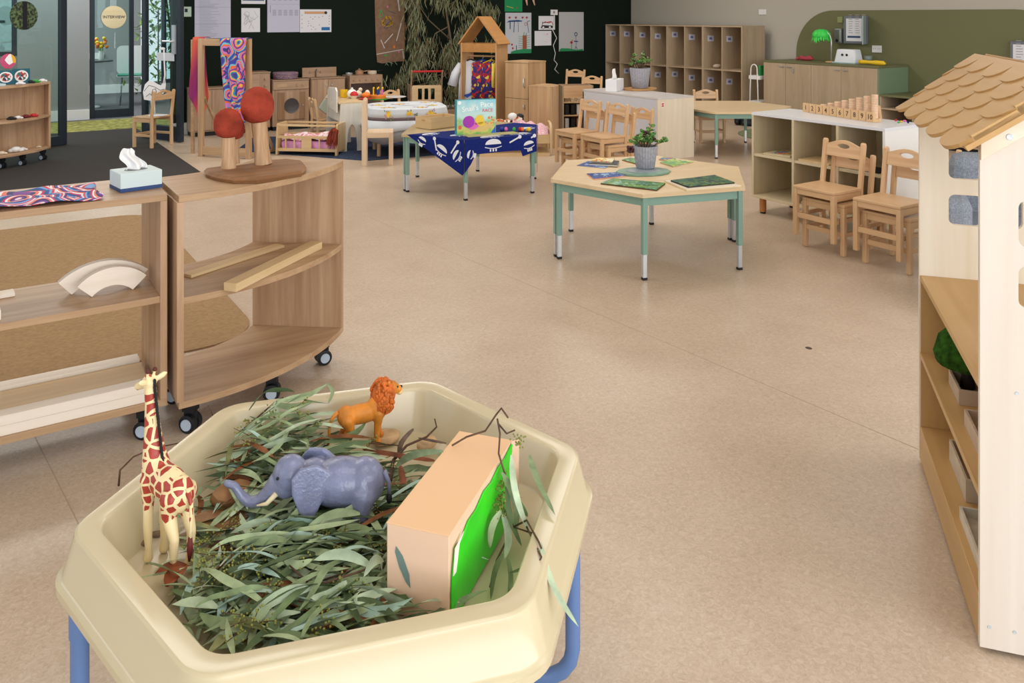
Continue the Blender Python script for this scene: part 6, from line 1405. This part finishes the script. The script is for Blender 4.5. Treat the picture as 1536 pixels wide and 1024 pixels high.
# ------------------------------------------------------------------ inside the tray
def CWp(X, Y, z): return Vector((X*cos(YAW)+Y*sin(YAW), -X*sin(YAW)+Y*cos(YAW), z))
def head(dx, dy): return atan2(dy, dx)-YAW      # direction given as (right, away) turned into a room angle
TZ = .4055
LFM = [flat('gum_leaf_a', (128, 146, 106), .6, .3, noise=.12, nscale=40), flat('gum_leaf_b', (158, 174, 134), .6, .3, noise=.1, nscale=40), flat('gum_leaf_c', (104, 124, 84), .6, .3, noise=.12, nscale=40),
       flat('gum_leaf_d', (176, 192, 162), .5, .3, noise=.1, nscale=40), flat('gum_leaf_brown', (130, 84, 52), .7, .2, noise=.2, nscale=30), flat('gum_leaf_olive', (126, 128, 84), .6, .25, noise=.15, nscale=40), flat('gum_leaf_blue', (156, 184, 170), .5, .35, noise=.1, nscale=40), flat('gum_leaf_deep', (78, 94, 62), .6, .25, noise=.15, nscale=40)]
r = random.Random(31)
bx = [CWp(-.209, 1.38, 0), CWp(-.101, 1.347, 0), CWp(0, 1.648, 0), CWp(-.106, 1.685, 0)]
bc = sum(bx, Vector())/4; ba = atan2((bx[3]-bx[0]).y, (bx[3]-bx[0]).x); bL = ((bx[3]-bx[0]).length+(bx[2]-bx[1]).length)/2; bW = ((bx[1]-bx[0]).length+(bx[2]-bx[3]).length)/2
def inbox(p, mrg=.01):
    d = Vector((p.x-bc.x, p.y-bc.y)); u = d.x*cos(-ba)-d.y*sin(-ba); v = d.x*sin(-ba)+d.y*cos(-ba)
    return abs(u) < bL/2+mrg and abs(v) < bW/2+mrg
def inhex(p, R):
    d = Vector((p.x-HC.x, p.y-HC.y))
    return all(d.x*cos(HR+pi/6+k*pi/3)+d.y*sin(HR+pi/6+k*pi/3) < R*cos(pi/6) for k in range(6))
lm = MB(); gn = MB(); tw = MB(); cnt = 0
def rough(X, Y):
    return .018+.022*max(0, 1-abs((X+.42)/.28))+.085*max(0, min(1, (Y-1.64)/.25))*max(0, min(1, (-X-.32)/.12))
while cnt < 900:
    X = r.uniform(-.82, .14); Y = r.uniform(1.12, 2.05); p = CWp(X, Y, 0)
    if not inhex(p, .385) or inbox(p, .02): continue
    if X > -.02 and r.random() < .93: continue
    if X > -.13 and Y < 1.66 and r.random() < .8: continue
    if X < -.55 and Y < 1.66 and Y > 1.30 and r.random() < .8: continue     # bare floor around the giraffe
    if X > -.34 and Y > 1.70 and r.random() < .88: continue      # bark at the back right
    if Y > 1.80 and X > -.42 and r.random() < .6: continue
    if Y > 1.78 and X > -.47: continue
    h = rough(X, Y); z = TZ+.006+h*r.random()**.6*1.15
    L = r.uniform(.06, .16); a = r.gauss(.35, .7) if r.random() < .65 else r.uniform(0, 2*pi)
    d = CWp(cos(a), sin(a), 0); d.z = r.uniform(-.12, .28)
    e = p+Vector((d.x, d.y, 0)).normalized()*L
    if not inhex(e, .415) or inbox(e, .0): continue
    lm.k = r.choice([0, 0, 1, 1, 2, 2, 3, 3, 5, 6, 7, 7, 0, 1, 2, 4])
    p.z = z; lm.leaf(p, d, (r.uniform(-.6, .6), r.uniform(-.6, .6), 1), L, r.uniform(.010, .019), r.uniform(-1.3, 1.3), max(.1, d.z*1.6), 6, r.uniform(-1.4, 1.4)); cnt += 1
for i in range(150):      # long wavy pale leaves on top
    X = r.uniform(-.62, -.12) if i < 95 else r.uniform(-.66, -.40); Y = r.uniform(1.16, 1.56) if i < 95 else r.uniform(1.72, 1.95); p = CWp(X, Y, 0)
    if not inhex(p, .38) or inbox(p, .02) or (X < -.55 and 1.30 < Y < 1.66) or (Y > 1.74 and X > -.56) or ((X+.33)**2/.02+(Y-1.6)**2/.004 < 1): continue
    a = r.gauss(.35, .45) if i < 95 else r.gauss(.6, .9); L = r.uniform(.10, .19); d = CWp(cos(a), sin(a), 0); sd = Vector((-d.y, d.x, 0)); e = p+d*L
    if not inhex(e, .415) or inbox(e, .005): continue
    p.z = TZ+rough(X, Y)*1.15+.012; lm.k = r.choice([3, 3, 6, 1, 0, 7]); W_ = r.uniform(.009, .016); n_ = 12; vs = []; ph = r.uniform(0, 6); am = r.uniform(.004, .014); tw_ = r.uniform(-1.6, 1.6); hz = r.uniform(.004, .02)
    ze = TZ+rough((X+cos(a)*L), (Y+sin(a)*L))*1.15+.008
    for j in range(n_+1):
        t_ = j/n_; q = p+d*L*t_+sd*am*sin(5*t_+ph)+Vector((0, 0, hz*sin(pi*t_)+.003*sin(9*t_+ph)+(ze-p.z)*t_)); w_ = W_*.5*sin(pi*min(1, t_*.96+.04))**.7; an = tw_*sin(2.5*t_+ph*.5); s2 = sd*cos(an)+Vector((0, 0, 1))*sin(an)
        vs += [q-s2*w_+Vector((0, 0, w_*.3)), q, q+s2*w_+Vector((0, 0, w_*.3))]
    lm.add(vs, [f_ for j in range(n_) for f_ in ((j*3, j*3+1, j*3+4, j*3+3), (j*3+1, j*3+2, j*3+5, j*3+4))])
o = lm.build('gum_leaf_litter', LFM, None, smooth=True); tag(o, 'bed of dried grey-green gum leaves filling the cream tray', 'leaves', kind='stuff')
for i in range(95):
    cl_ = r.choice([(-.48, 1.84), (-.42, 1.90), (-.55, 1.80), (-.42, 1.36), (-.52, 1.38), (-.36, 1.45), (-.30, 1.50), (-.44, 1.28), (-.26, 1.36), (-.50, 1.48), (-.22, 1.62), (-.56, 1.44)])
    X = cl_[0]+r.gauss(0, .04); Y = cl_[1]+r.gauss(0, .045); p = CWp(X, Y, 0)
    if not inhex(p, .37) or inbox(p, .03): continue
    p.z = TZ+rough(X, Y)*1.1+.008; a = r.uniform(0, 6.28); q = p+Vector((.035*cos(a), .035*sin(a), r.uniform(.002, .022))); gn.k = 1; gn.tube([p, q], .0007, 4); gn.k = 0
    for j in range(11):
        w_ = p.lerp(q, r.random())+Vector((r.gauss(0, .005), r.gauss(0, .005), r.gauss(0, .004))); gn.ball(w_, .0021, n=5, m=4)
o = gn.build('gum_seed_clusters', [flat('gum_seed_green', (136, 138, 66), .6), flat('twig_brown', (92, 68, 54), .8, noise=.2)], None, smooth=True); tag(o, 'tiny yellow-green gum seeds scattered among the leaves in the tray', 'seeds', kind='stuff')
def twig(label, pts, rad, nm='twig', mt=None):
    o = MB().tube([G(x, y, z) for x, y, z in pts], [rad*(1-.6*i/(len(pts)-1)) for i in range(len(pts))], 6).build(nm, mt or flat('twig_brown', (92, 68, 54), .8, noise=.2), None, smooth=True); return tag(o, label, 'twig' if nm == 'twig' else nm.replace('_', ' '))
twig('thin dark twig arching over the left tray rim behind the giraffe', [(178, 728, .46), (180, 705, .50), (200, 685, .515), (230, 672, .49), (290, 660, .47), (310, 656, .455)], .0022)
twig('short twig sticking up at the back left of the leaves', [(322, 632, .45), (318, 620, .47), (312, 608, .50)], .002)
twig('reddish twig among the leaves in front of the lion', [(420, 650, .46), (470, 655, .45), (520, 662, .445), (600, 668, .44)], .003)
twig('curly twig lying between the lion and the peach box', [(585, 720, .44), (590, 690, .45), (610, 668, .46), (640, 655, .47), (655, 640, .48), (652, 628, .5)], .004)
twig('bare twig left of the peach box', [(500, 790, .44), (560, 800, .445), (600, 775, .44)], .002)
twig('dark twig across the leaves in front of the peach box', [(455, 880, .44), (520, 858, .45), (578, 838, .44)], .002)
def slab_(nm, label, cat, px, py, z, rx, ry, h, rz, mt, tilt=(0, 0)):
    p = G(px, py, z); m = MB(); rr = random.Random(int(px)); lp = [(rx*(1+.08*rr.uniform(-1, 1))*cos(2*pi*k/18), ry*(1+.08*rr.uniform(-1, 1))*sin(2*pi*k/18)) for k in range(18)]
    m.loft([[(x*.9, y*.9, 0) for x, y in lp], [(x, y, h*.3) for x, y in lp], [(x, y, h*.7) for x, y in lp], [(x*.9, y*.9, h) for x, y in lp]])
    o = m.build(nm, mt, None, smooth=45, loc=p, rot=(tilt[0], tilt[1], rz)); return tag(o, label, cat)
TN = flat('tan_pod', (158, 116, 78), .6, .3, noise=.18, nscale=20); SLW = flat('cut_wood', (206, 172, 132), .7, noise=.1, nscale=30); BKM = flat('red_bark', (120, 70, 46), .8, noise=.3, nscale=30, bump=.6, bscale=120); BKD = flat('grey_bark', (104, 88, 76), .85, noise=.3, nscale=26, bump=.6, bscale=120)
slab_('seed_pod', 'large tan seed pod under the elephant’s trunk', 'seed pod', 353, 752, .425, .045, .028, .03, -.3, TN, (.35, 0))
slab_('wood_slice', 'tan wood piece beneath the seed pod', 'wood piece', 330, 790, .415, .055, .03, .02, -.5, TN)
slab_('wood_slice', 'small pale wood slice beside the pine cone', 'wood piece', 402, 748, .43, .022, .016, .016, 0, SLW, (.4, 0))
slab_('wood_slice', 'pale wood piece standing on the slice at the trunk', 'wood piece', 401, 735, .45, .020, .008, .010, .2, SLW)
slab_('wood_slice', 'round pale wood slice under the lion', 'wood piece', 578, 660, .415, .035, .026, .014, 0, SLW)
slab_('wood_slice', 'pale wood chip between bark and the back rim', 'wood piece', 640, 668, .42, .03, .02, .012, .6, SLW)
slab_('wood_slice', 'tan wood piece lying in front of the seed pod', 'wood piece', 345, 820, .415, .045, .026, .02, .4, TN)
for lab, pts, w_ in (('reddish bark strip behind the elephant', [(540, 672, .45), (580, 678, .46), (630, 686, .462), (655, 690, .455)], .015), ('grey curled bark beside the lion', [(600, 690, .43), (598, 668, .46), (606, 655, .475), (622, 640, .47)], .011), ('brown bark strip between elephant and peach box', [(600, 760, .43), (606, 735, .44), (604, 712, .45), (600, 695, .45)], .012), ('dark bark strip right of the lion', [(625, 655, .44), (650, 660, .45), (672, 664, .44)], .008), ('grey bark strip left of the peach box', [(588, 745, .425), (582, 722, .435), (592, 700, .44)], .009)):
    P_ = [G(*q) for q in pts]; m = MB(); vs = []
    for i, q in enumerate(P_):
        d = (P_[min(i+1, len(P_)-1)]-P_[max(0, i-1)]).normalized(); w2 = d.cross(Vector((0, 0, 1))).normalized(); w3 = w_*(1-.3*abs(i/(len(P_)-1)-.4)*2)
        vs.append([q-w2*w3+Vector((0, 0, -.004)), q+Vector((0, 0, .004)), q+w2*w3+Vector((0, 0, -.004)), q+Vector((0, 0, -.002))])
    o = m.loft(vs).build('bark_strip', BKM if 'red' in lab or 'brown' in lab else BKD, None, smooth=60, sub=1); tag(o, lab, 'bark')
for i, (a_, b_) in enumerate((((192, 822), (224, 812)), ((176, 838), (196, 826)), ((255, 812), (285, 800)), ((210, 805), (240, 800)))):
    A = G(a_[0], a_[1], .414); B2 = G(b_[0], b_[1], .414); o = MB().tube([A, B2], .006, 8).build('stick', flat('grey_stick', (140, 118, 96), .85, noise=.2), None, smooth=50)
    tag(o, ('short grey stick left of the giraffe’s feet, nearer the rim corner', 'lowest short grey stick in the left corner of the tray', 'short grey stick behind the giraffe’s hind feet', 'short grey stick just behind the giraffe’s front feet')[i], 'stick')
for i, (x, y, a_) in enumerate(((232, 862, .4), (250, 880, 1.4), (395, 925, 2.2), (375, 905, .3))):
    m = MB(); p = G(x, y, .43+.006*i); m.leaf(p, CWp(cos(a_), sin(a_), 0)+Vector((0, 0, .15)), (0, 0, 1), .06, .035, .3, .4, 6); o = m.build('brown_leaf', flat('russet_leaf', (150, 78, 44), .6, noise=.2, nscale=30), None, smooth=True, solid=.0008)
    tag(o, ('russet dry leaf at the giraffe’s feet near the left rim', 'russet dry leaf below the giraffe, second from the rim', 'russet dry leaf at the front rim of the tray', 'russet leaf above the one at the front rim')[i], 'leaf')
# pine cone
p = G(438, 752, .425); m = MB(); 
for k in range(60):
    z = k/60; a_ = k*2.4; rr = .017*sin(pi*(.12+.8*z))
    M = frameM((rr*cos(a_), rr*sin(a_), .004+.032*z), (cos(a_), sin(a_), .5), (0, 0, 1)); m.ball((0, 0, 0), (.0055, .0035, .002), M, 6, 4)
m.ball((0, 0, .02), (.012, .012, .018)); o = m.build('pine_cone', flat('cone_brown', (96, 62, 44), .7, noise=.2), None, smooth=True, loc=p, rot=(.5, .9, 0)); tag(o, 'small brown pine cone beneath the elephant’s head', 'pine cone')
# peach cardboard box with green side
PEA = flat('peach_card', (236, 200, 172), .5, .4); PET = flat('peach_top', (238, 194, 150), .5, .4)
t = thing('peach_box', 'peach cardboard box with a torn bright green side standing in the tray', 'box', (bx[0].x, bx[0].y, TZ+.0005), ba)
Hb = .555-TZ
m = MB(); m.box(0, -bW, 0, bL, 0, Hb-.002); m.build('carton', [PEA], t, bevel=.0015)
box('lid', -.0008, -bW-.0008, Hb-.002, bL+.0008, .0008, Hb, PET, t, bevel=.001)
e = [(.004, .004), (bL*.80, .004), (bL*.90, Hb*.5), (bL*.97, Hb*.985)]+[(bL*u, Hb*v) for u, v in ((.84, .94), (.72, .95), (.6, .90), (.48, .93), (.36, .86), (.24, .87), (.14, .78), (.06, .80), (.02, .55), (.012, .3))]
m = MB(); m.prism(e, 0, .004, T(0, -bW-.0012, 0) @ RX(pi/2)); m.build('green_side', flat('vivid_green', (46, 214, 30), .3, .5, noise=.05, nscale=12), t, bevel=.001)
# torn white edge beside the green
m = MB(); m.prism([(.004, Hb*.55), (.012, Hb*.82), (.05, Hb*.86), (.03, Hb*.80), (.016, Hb*.55)], .0041, .0052, T(0, -bW-.0012, 0) @ RX(pi/2)); m.build('torn_edge', flat('torn_card_white', (244, 234, 220), .8), t)
MB().prism([(bL*.9, .0), (bL+.03, .0), (bL+.035, Hb*.9), (bL*.97, Hb*1.02)], 0, .003, T(0, -bW-.001, 0) @ RX(pi/2)).build('side_flap', PEA, t, bevel=.001)
m = MB(T(-.0005, -bW*.28, Hb*.56) @ RZ(-pi/2) @ RX(pi/2)); m.prism([(-.014, .030), (-.002, .016), (.010, -.012), (.012, -.034), (.004, -.026), (-.008, -.004), (-.016, .02)], 0, .0006); m.build('green_smudge', flat('smudge_green', (112, 134, 128), .7), t)
# gum sprig draped over the box and the right rim
t = thing('gum_sprig', 'gum leaf sprig draped over the peach box and the right tray rim', 'branch', G(748, 690, .56))
o0 = t.location; m = MB(T(-o0.x, -o0.y, -o0.z))
tws = [[(678, 668, .562), (700, 655, .57), (728, 646, .60), (744, 622, .63), (752, 612, .64), (762, 626, .635)], [(746, 628, .63), (750, 650, .60), (748, 680, .575), (760, 720, .53), (770, 790, .47), (800, 800, .47)], [(748, 636, .61), (760, 650, .60), (772, 645, .60)], [(770, 790, .47), (790, 780, .49), (808, 812, .507), (812, 822, .508)], [(765, 800, .46), (745, 840, .43), (735, 880, .42)], [(790, 790, .48), (812, 835, .505), (806, 850, .49)]]
for w_ in tws: m.tube([G(*q) for q in w_], .0018, 6)
m.build('stem', flat('twig_brown', (92, 68, 54), .8, noise=.2), t, smooth=True)
def leaf2(a_, b_, W_, c_, bend=.01, k=None):
    A = G(*a_); B2 = G(*b_); d = B2-A; side = d.cross(Vector((-.3, -.9, .5))).normalized(); n = 9; m.k = c_; vs = []; up = side.cross(d).normalized()
    for i in range(n+1):
        tt = i/n; w2 = W_*.5*sin(pi*min(1, tt*.96+.04))**.7; q = A+d*tt+side*bend*sin(pi*tt)+up*bend*.6*sin(pi*tt); s2 = (side*cos(.5*sin(3*tt))+up*sin(.5*sin(3*tt)))
        vs += [q-s2*w2+up*w2*.35, q, q+s2*w2+up*w2*.35]
    m.add(vs, [f for i in range(n) for f in ((i*3, i*3+1, i*3+4, i*3+3), (i*3+1, i*3+2, i*3+5, i*3+4))])
m = MB(T(-o0.x, -o0.y, -o0.z))
for a_, b_, W_, c_, bd in [((767, 682, .565), (794, 800, .47), .016, 3, .01), ((794, 682, .53), (833, 773, .507), .017, 0, .008), ((753, 708, .55), (775, 800, .455), .018, 0, -.012), ((760, 722, .53), (783, 820, .44), .014, 2, .01), ((751, 765, .50), (735, 822, .45), .016, 1, .008), ((753, 768, .49), (757, 838, .44), .018, 3, -.01),
                       ((811, 814, .509), (868, 940, .43), .013, 3, .012), ((809, 824, .506), (761, 860, .43), .012, 1, -.012), ((755, 830, .45), (736, 900, .415), .013, 2, .008), ((761, 835, .45), (762, 898, .415), .012, 0, -.006), ((745, 742, .50), (742, 780, .46), .014, 2, .01), ((768, 770, .47), (740, 790, .455), .012, 1, .01), ((665, 676, .56), (592, 702, .47), .017, 1, .012), ((772, 745, .50), (792, 775, .47), .013, 2, 0)]: leaf2(a_, b_, W_, c_, bd)
m.build('leaves', LFM, t, smooth=True)
m = MB(T(-o0.x, -o0.y, -o0.z)); rr = random.Random(3)
for k in range(120):
    a_ = rr.choice([(752, 730, .52), (748, 750, .50), (780, 660, .58), (752, 760, .49)]); q = G(a_[0]+rr.gauss(0, 4), a_[1]+rr.gauss(0, 10), a_[2]); m.ball(q, .002, n=5, m=4)
m.build('seeds', flat('gum_seed_green', (136, 138, 66), .6), t, smooth=True)['kind'] = 'stuff'
# loose long leaves hanging over the back rim and lying over the tray
t = thing('gum_sprig', 'pale gum leaves arching up above the back left rim of the tray', 'branch', G(450, 620, .5)); o0 = t.location; m = MB(T(-o0.x, -o0.y, -o0.z))
for a_, b_, W_, c_, bd in [((352, 655, .47), (415, 600, .52), .016, 3, .012), ((415, 600, .51), (492, 575, .54), .014, 1, .012), ((490, 574, .54), (492, 606, .49), .011, 1, -.012), ((410, 604, .51), (470, 602, .51), .016, 0, .01), ((417, 602, .51), (420, 632, .48), .014, 3, .006), ((330, 690, .47), (375, 660, .49), .014, 3, .01), ((336, 706, .46), (350, 742, .44), .012, 3, .008)]: leaf2(a_, b_, W_, c_, bd)
m.build('leaves', LFM, t, smooth=True); MB(T(-o0.x, -o0.y, -o0.z)).tube([G(352, 655, .465), G(415, 601, .508), G(425, 596, .512)], .0018, 6).build('stem', flat('twig_brown', (92, 68, 54), .8), t, smooth=True)
t = thing('gum_sprig', 'long pale gum leaves lying across the front of the leaf bed', 'branch', G(450, 840, .46)); o0 = t.location; m = MB(T(-o0.x, -o0.y, -o0.z))
for a_, b_, W_, c_, bd in [((470, 880, .462), (365, 935, .452), .022, 3, .012), ((520, 872, .462), (465, 896, .462), .020, 3, -.008), ((505, 745, .465), (425, 785, .462), .016, 1, .012), ((425, 785, .46), (345, 800, .455), .014, 3, .01), ((560, 850, .462), (470, 840, .468), .02, 3, .014), ((425, 838, .465), (470, 838, .468), .015, 1, .008), ((360, 770, .462), (410, 815, .46), .014, 3, .01), ((540, 770, .465), (460, 790, .466), .018, 1, .01), ((575, 840, .462), (545, 865, .46), .018, 3, .01), ((330, 940, .45), (410, 905, .465), .018, 1, .01), ((300, 920, .45), (360, 925, .455), .016, 0, .008), ((500, 800, .46), (560, 790, .462), .014, 0, .008), ((375, 730, .46), (372, 765, .455), .010, 3, .01)]: leaf2(a_, b_, W_, c_, bd)
m.build('leaves', LFM, t, smooth=True); MB(T(-o0.x, -o0.y, -o0.z)).tube([G(560, 850, .458), G(470, 880, .458), G(425, 840, .46)], .0018, 6).build('stem', flat('twig_brown', (92, 68, 54), .8), t, smooth=True)

# ------------------------------------------------------------------ toy animals
def giraffe_mat():
    m, N, L, B = new_mat('giraffe_hide'); tcn = N.new('ShaderNodeTexCoord')
    v = N.new('ShaderNodeTexVoronoi'); v.feature = 'DISTANCE_TO_EDGE'; v.inputs['Scale'].default_value = 52; v.inputs['Randomness'].default_value = .75; L.new(tcn.outputs['Object'], v.inputs['Vector'])
    s = N.new('ShaderNodeSeparateXYZ'); L.new(tcn.outputs['Object'], s.inputs[0])
    # cream gaps get wider down the legs
    mr = N.new('ShaderNodeMapRange'); mr.inputs['From Min'].default_value = .105; mr.inputs['From Max'].default_value = .07; mr.inputs['To Min'].default_value = .12; mr.inputs['To Max'].default_value = .9; L.new(s.outputs['Z'], mr.inputs['Value'])
    mr2 = N.new('ShaderNodeMapRange'); mr2.inputs['From Min'].default_value = .30; mr2.inputs['From Max'].default_value = .315; mr2.inputs['To Min'].default_value = 0; mr2.inputs['To Max'].default_value = .8; L.new(s.outputs['Z'], mr2.inputs['Value'])
    mx0 = N.new('ShaderNodeMath'); mx0.operation = 'MAXIMUM'; L.new(mr.outputs[0], mx0.inputs[0]); L.new(mr2.outputs[0], mx0.inputs[1])
    gt = N.new('ShaderNodeMath'); gt.operation = 'GREATER_THAN'; L.new(v.outputs['Distance'], gt.inputs[0]); L.new(mx0.outputs[0], gt.inputs[1])
    mx = N.new('ShaderNodeMix'); mx.data_type = 'RGBA'; mx.inputs['A'].default_value = rgb(240, 218, 168); mx.inputs['B'].default_value = rgb(168, 58, 44); L.new(gt.outputs[0], mx.inputs['Factor'])
    L.new(mx.outputs['Result'], B.inputs['Base Color']); B.inputs['Roughness'].default_value = .4; return m
def joint(m, pts, n=12, ends=True):
    """tapered limb through (x, y, z, radius) stations with ball joints"""
    m.tube([p[:3] for p in pts], [p[3] for p in pts], n)
    if ends:
        for p in (pts[0], pts[-1]): m.ball(p[:3], p[3], n=10, m=8)
g0 = CWp(-.625, 1.50, TZ+.004)
t = thing('toy_giraffe', 'plastic toy giraffe with red-brown patches standing at the left of the tray', 'toy animal', g0, head(-.82, .55))
m = MB()
m.ball((.0, 0, .150), (.052, .026, .032), n=20, m=14).ball((.030, 0, .158), (.030, .024, .036), n=16, m=12).ball((-.036, 0, .140), (.028, .026, .034), n=16, m=12)
joint(m, [(.034, 0, .165, .026), (.042, 0, .195, .020), (.046, 0, .235, .0145), (.050, 0, .28, .0115), (.053, 0, .312, .0105)], 16)
m.ball((.057, 0, .322), (.016, .012, .013), n=12, m=10); joint(m, [(.062, 0, .321, .0105), (.082, 0, .310, .0075), (.092, 0, .305, .0072)], 12)
for s in (-1, 1):
    joint(m, [(.036, s*.015, .150, .015), (.034, s*.016, .10, .0092), (.036, s*.016, .062, .0085), (.034, s*.016, .02, .0062), (.035, s*.016, .004, .009)])
    joint(m, [(-.034, s*.014, .138, .021), (-.030, s*.017, .105, .013), (-.046, s*.017, .066, .0085), (-.042, s*.017, .02, .0065), (-.040, s*.017, .004, .009)])
    M = frameM((.047, s*.018, .330), (-.2, s*.9, .35), (0, 0, 1)); m.ball((0, 0, 0), (.013, .0065, .0035), M, 10, 8)
    joint(m, [(.054, s*.006, .330, .003), (.050, s*.007, .345, .003)], 8)
b = m.build('body', giraffe_mat(), t); blend(b, .0022, 5)
MB().tube([(-.060, 0, .158), (-.070, 0, .13), (-.072, .002, .09), (-.069, .002, .06)], [.005, .0035, .003, .0035], 8).build('tail', giraffe_mat(), t, smooth=True)
MB().tube([(-.070, .002, .075), (-.069, .002, .05), (-.067, .002, .028)], [.0035, .0055, .002], 8).build('tail_tuft', flat('tuft_maroon', (110, 40, 40), .6), t, smooth=True)
mn = MB()
for k in range(26):
    u = k/25; z = .185+.143*u; x = .018+.0285*u**.7-.002+(.000); x = [.012, .0][0]*(1-u)+.041*u if False else (.0165+.0245*min(1, u*1.1)); mn.ball((x-.0015, 0, z), (.005, .0022, .0052), n=6, m=5)
mn.build('mane', flat('mane_black', (34, 30, 32), .7), t, smooth=True)
for s in (-1, 1): MB().ball((.050, s*.007, .346), .0042, n=8, m=6).build('horn_tip', flat('horn_dark', (92, 40, 34), .6), t, smooth=True)
MB().ball((.058, .0, .333), (.008, .006, .004)).build('forelock', flat('forelock_red', (176, 84, 56), .6), t, smooth=True)
for s in (-1, 1): MB().ball((.066, s*.0095, .326), .0022, n=8, m=6).build('eye', DARK, t, smooth=True)
t.scale = (1, 1, .97)
# elephant
e0 = CWp(-.338, 1.60, TZ-.002)
t = thing('toy_elephant', 'glossy blue-grey plastic elephant with raised trunk among the gum leaves', 'toy animal', e0, head(-.99, -.02)); t.scale = (1.0, 1.05, 1.0)
EM = flat('elephant_grey', (124, 130, 160), .2, .6, noise=.08, nscale=30, bump=.25, bscale=180)
m = MB()
m.ball((-.010, 0, .095), (.072, .043, .046), n=24, m=16).ball((-.052, 0, .096), (.040, .040, .045), n=20, m=14).ball((.045, 0, .098), (.038, .036, .042), n=20, m=14)
m.ball((.090, 0, .112), (.034, .030, .036), n=18, m=14).ball((.098, 0, .095), (.028, .026, .028), n=16, m=12)
joint(m, [(.112, 0, .098, .021), (.132, 0, .075, .0155), (.150, 0, .060, .0125), (.170, 0, .058, .0105), (.186, 0, .072, .009), (.198, 0, .090, .0078), (.212, 0, .095, .0072)], 14)
for s in (-1, 1):
    joint(m, [(.048, s*.024, .080, .022), (.052, s*.025, .045, .0165), (.050, s*.025, .014, .016), (.050, s*.025, .004, .018)])
    joint(m, [(-.056, s*.022, .085, .025), (-.048, s*.024, .048, .018), (-.056, s*.024, .016, .015), (-.055, s*.024, .004, .017)])
    # broad ear folded against the shoulder
    ear = [(.005, .135), (.030, .150), (.060, .146), (.076, .128), (.074, .100), (.058, .066), (.044, .050), (.030, .060), (.018, .085), (.004, .108)]
    M = Matrix.Translation((0, s*.044, 0)) @ Matrix.Rotation(s*.16, 4, 'X') @ Matrix.Rotation(s*.22, 4, 'Z')
    m.prism([(x+.004, z-.004) for x, z in ear], -.005, .005, Matrix.Translation((0, 0, 0)) @ M @ RX(pi/2))
    m.ball((.085, s*.022, .118), (.012, .008, .010), n=10, m=8)
b = m.build('body', EM, t); blend(b, .0024, 6)
MB().tube([(-.090, 0, .115), (-.099, 0, .095), (-.100, 0, .072)], [.006, .0042, .0035], 8).build('tail', EM, t, smooth=True); MB().ball((-.100, 0, .062), (.006, .005, .010), n=8, m=6).build('tail_tuft', DARK, t, smooth=True)
for s in (-1, 1):
    MB().tube([(.112, s*.018, .085), (.130, s*.022, .068), (.148, s*.024, .066)], [.0055, .0042, .0015], 8).build('tusk', flat('tusk_cream', (232, 216, 176), .4), t, smooth=True)
    MB().ball((.108, s*.0265, .118), .003, n=8, m=6).build('eye', DARK, t, smooth=True)
# lion
l0 = CWp(-.335, 1.865, .4365)
t = thing('toy_lion', 'orange plastic toy lion standing by the back rim of the tray', 'toy animal', l0, head(.90, .42))
LM = flat('lion_orange', (206, 128, 44), .45, .35, noise=.14, nscale=26)
m = MB()
m.ball((-.004, 0, .068), (.052, .020, .022), n=20, m=14).ball((-.040, 0, .070), (.020, .019, .023), n=16, m=12).ball((.030, 0, .073), (.026, .021, .028), n=16, m=12)
joint(m, [(.038, 0, .082, .022), (.052, 0, .100, .019)], 14); m.ball((.062, 0, .112), (.020, .016, .018), n=14, m=12); m.ball((.079, 0, .108), (.011, .010, .0095), n=12, m=10)
for s in (-1, 1):
    joint(m, [(.032, s*.014, .066, .0115), (.036 if s > 0 else .028, s*.014, .036, .008), (.040 if s > 0 else .026, s*.014, .010, .0066), (.044 if s > 0 else .030, s*.014, .005, .0078)])
    joint(m, [(-.040, s*.013, .064, .0155), (-.034, s*.014, .042, .0105), (-.048, s*.014, .022, .0068), (-.044, s*.014, .006, .0075), (-.038, s*.014, .004, .0072)])
    m.ball((.055, s*.014, .131), (.005, .004, .006), n=8, m=6)
b = m.build('body', LM, t); blend(b, .0018, 5)
m = MB(); rr = random.Random(17)
m.ball((.046, 0, .098), (.026, .026, .034), n=16, m=12)
for k in range(260):
    a_ = rr.uniform(0, 2*pi); u = rr.uniform(-1, 1); q = Vector((.044+.027*u*.8, .028*sqrt(max(0, 1-u*u*.6))*cos(a_), .097+.038*sqrt(max(0, 1-u*u*.5))*sin(a_)))
    if q.x > .062 and abs(q.y) < .014 and q.z > .095: continue
    m.ball(q, (rr.uniform(.003, .0055), .003, rr.uniform(.004, .007)), n=6, m=5)
m.build('mane', flat('mane_orange', (200, 104, 40), .6, .3, noise=.15, nscale=60), t, smooth=True)
MB().tube([(-.058, 0, .082), (-.072, 0, .070), (-.078, 0, .045), (-.076, 0, .022), (-.082, 0, .012)], [.005, .0038, .0032, .003, .003], 8).build('tail', LM, t, smooth=True); MB().ball((-.088, 0, .010), (.009, .005, .005), n=8, m=6).build('tail_tuft', DARK, t, smooth=True)
MB().ball((.088, 0, .112), (.0035, .0045, .003), n=8, m=6).build('nose', DARK, t, smooth=True)
for s in (-1, 1): MB().ball((.077, s*.0095, .117), .0021, n=8, m=6).build('eye', DARK, t, smooth=True)
MB().ball((.084, 0, .100), (.008, .008, .006), n=8, m=6).build('chin', flat('lion_cream', (232, 196, 140), .5), t, smooth=True)
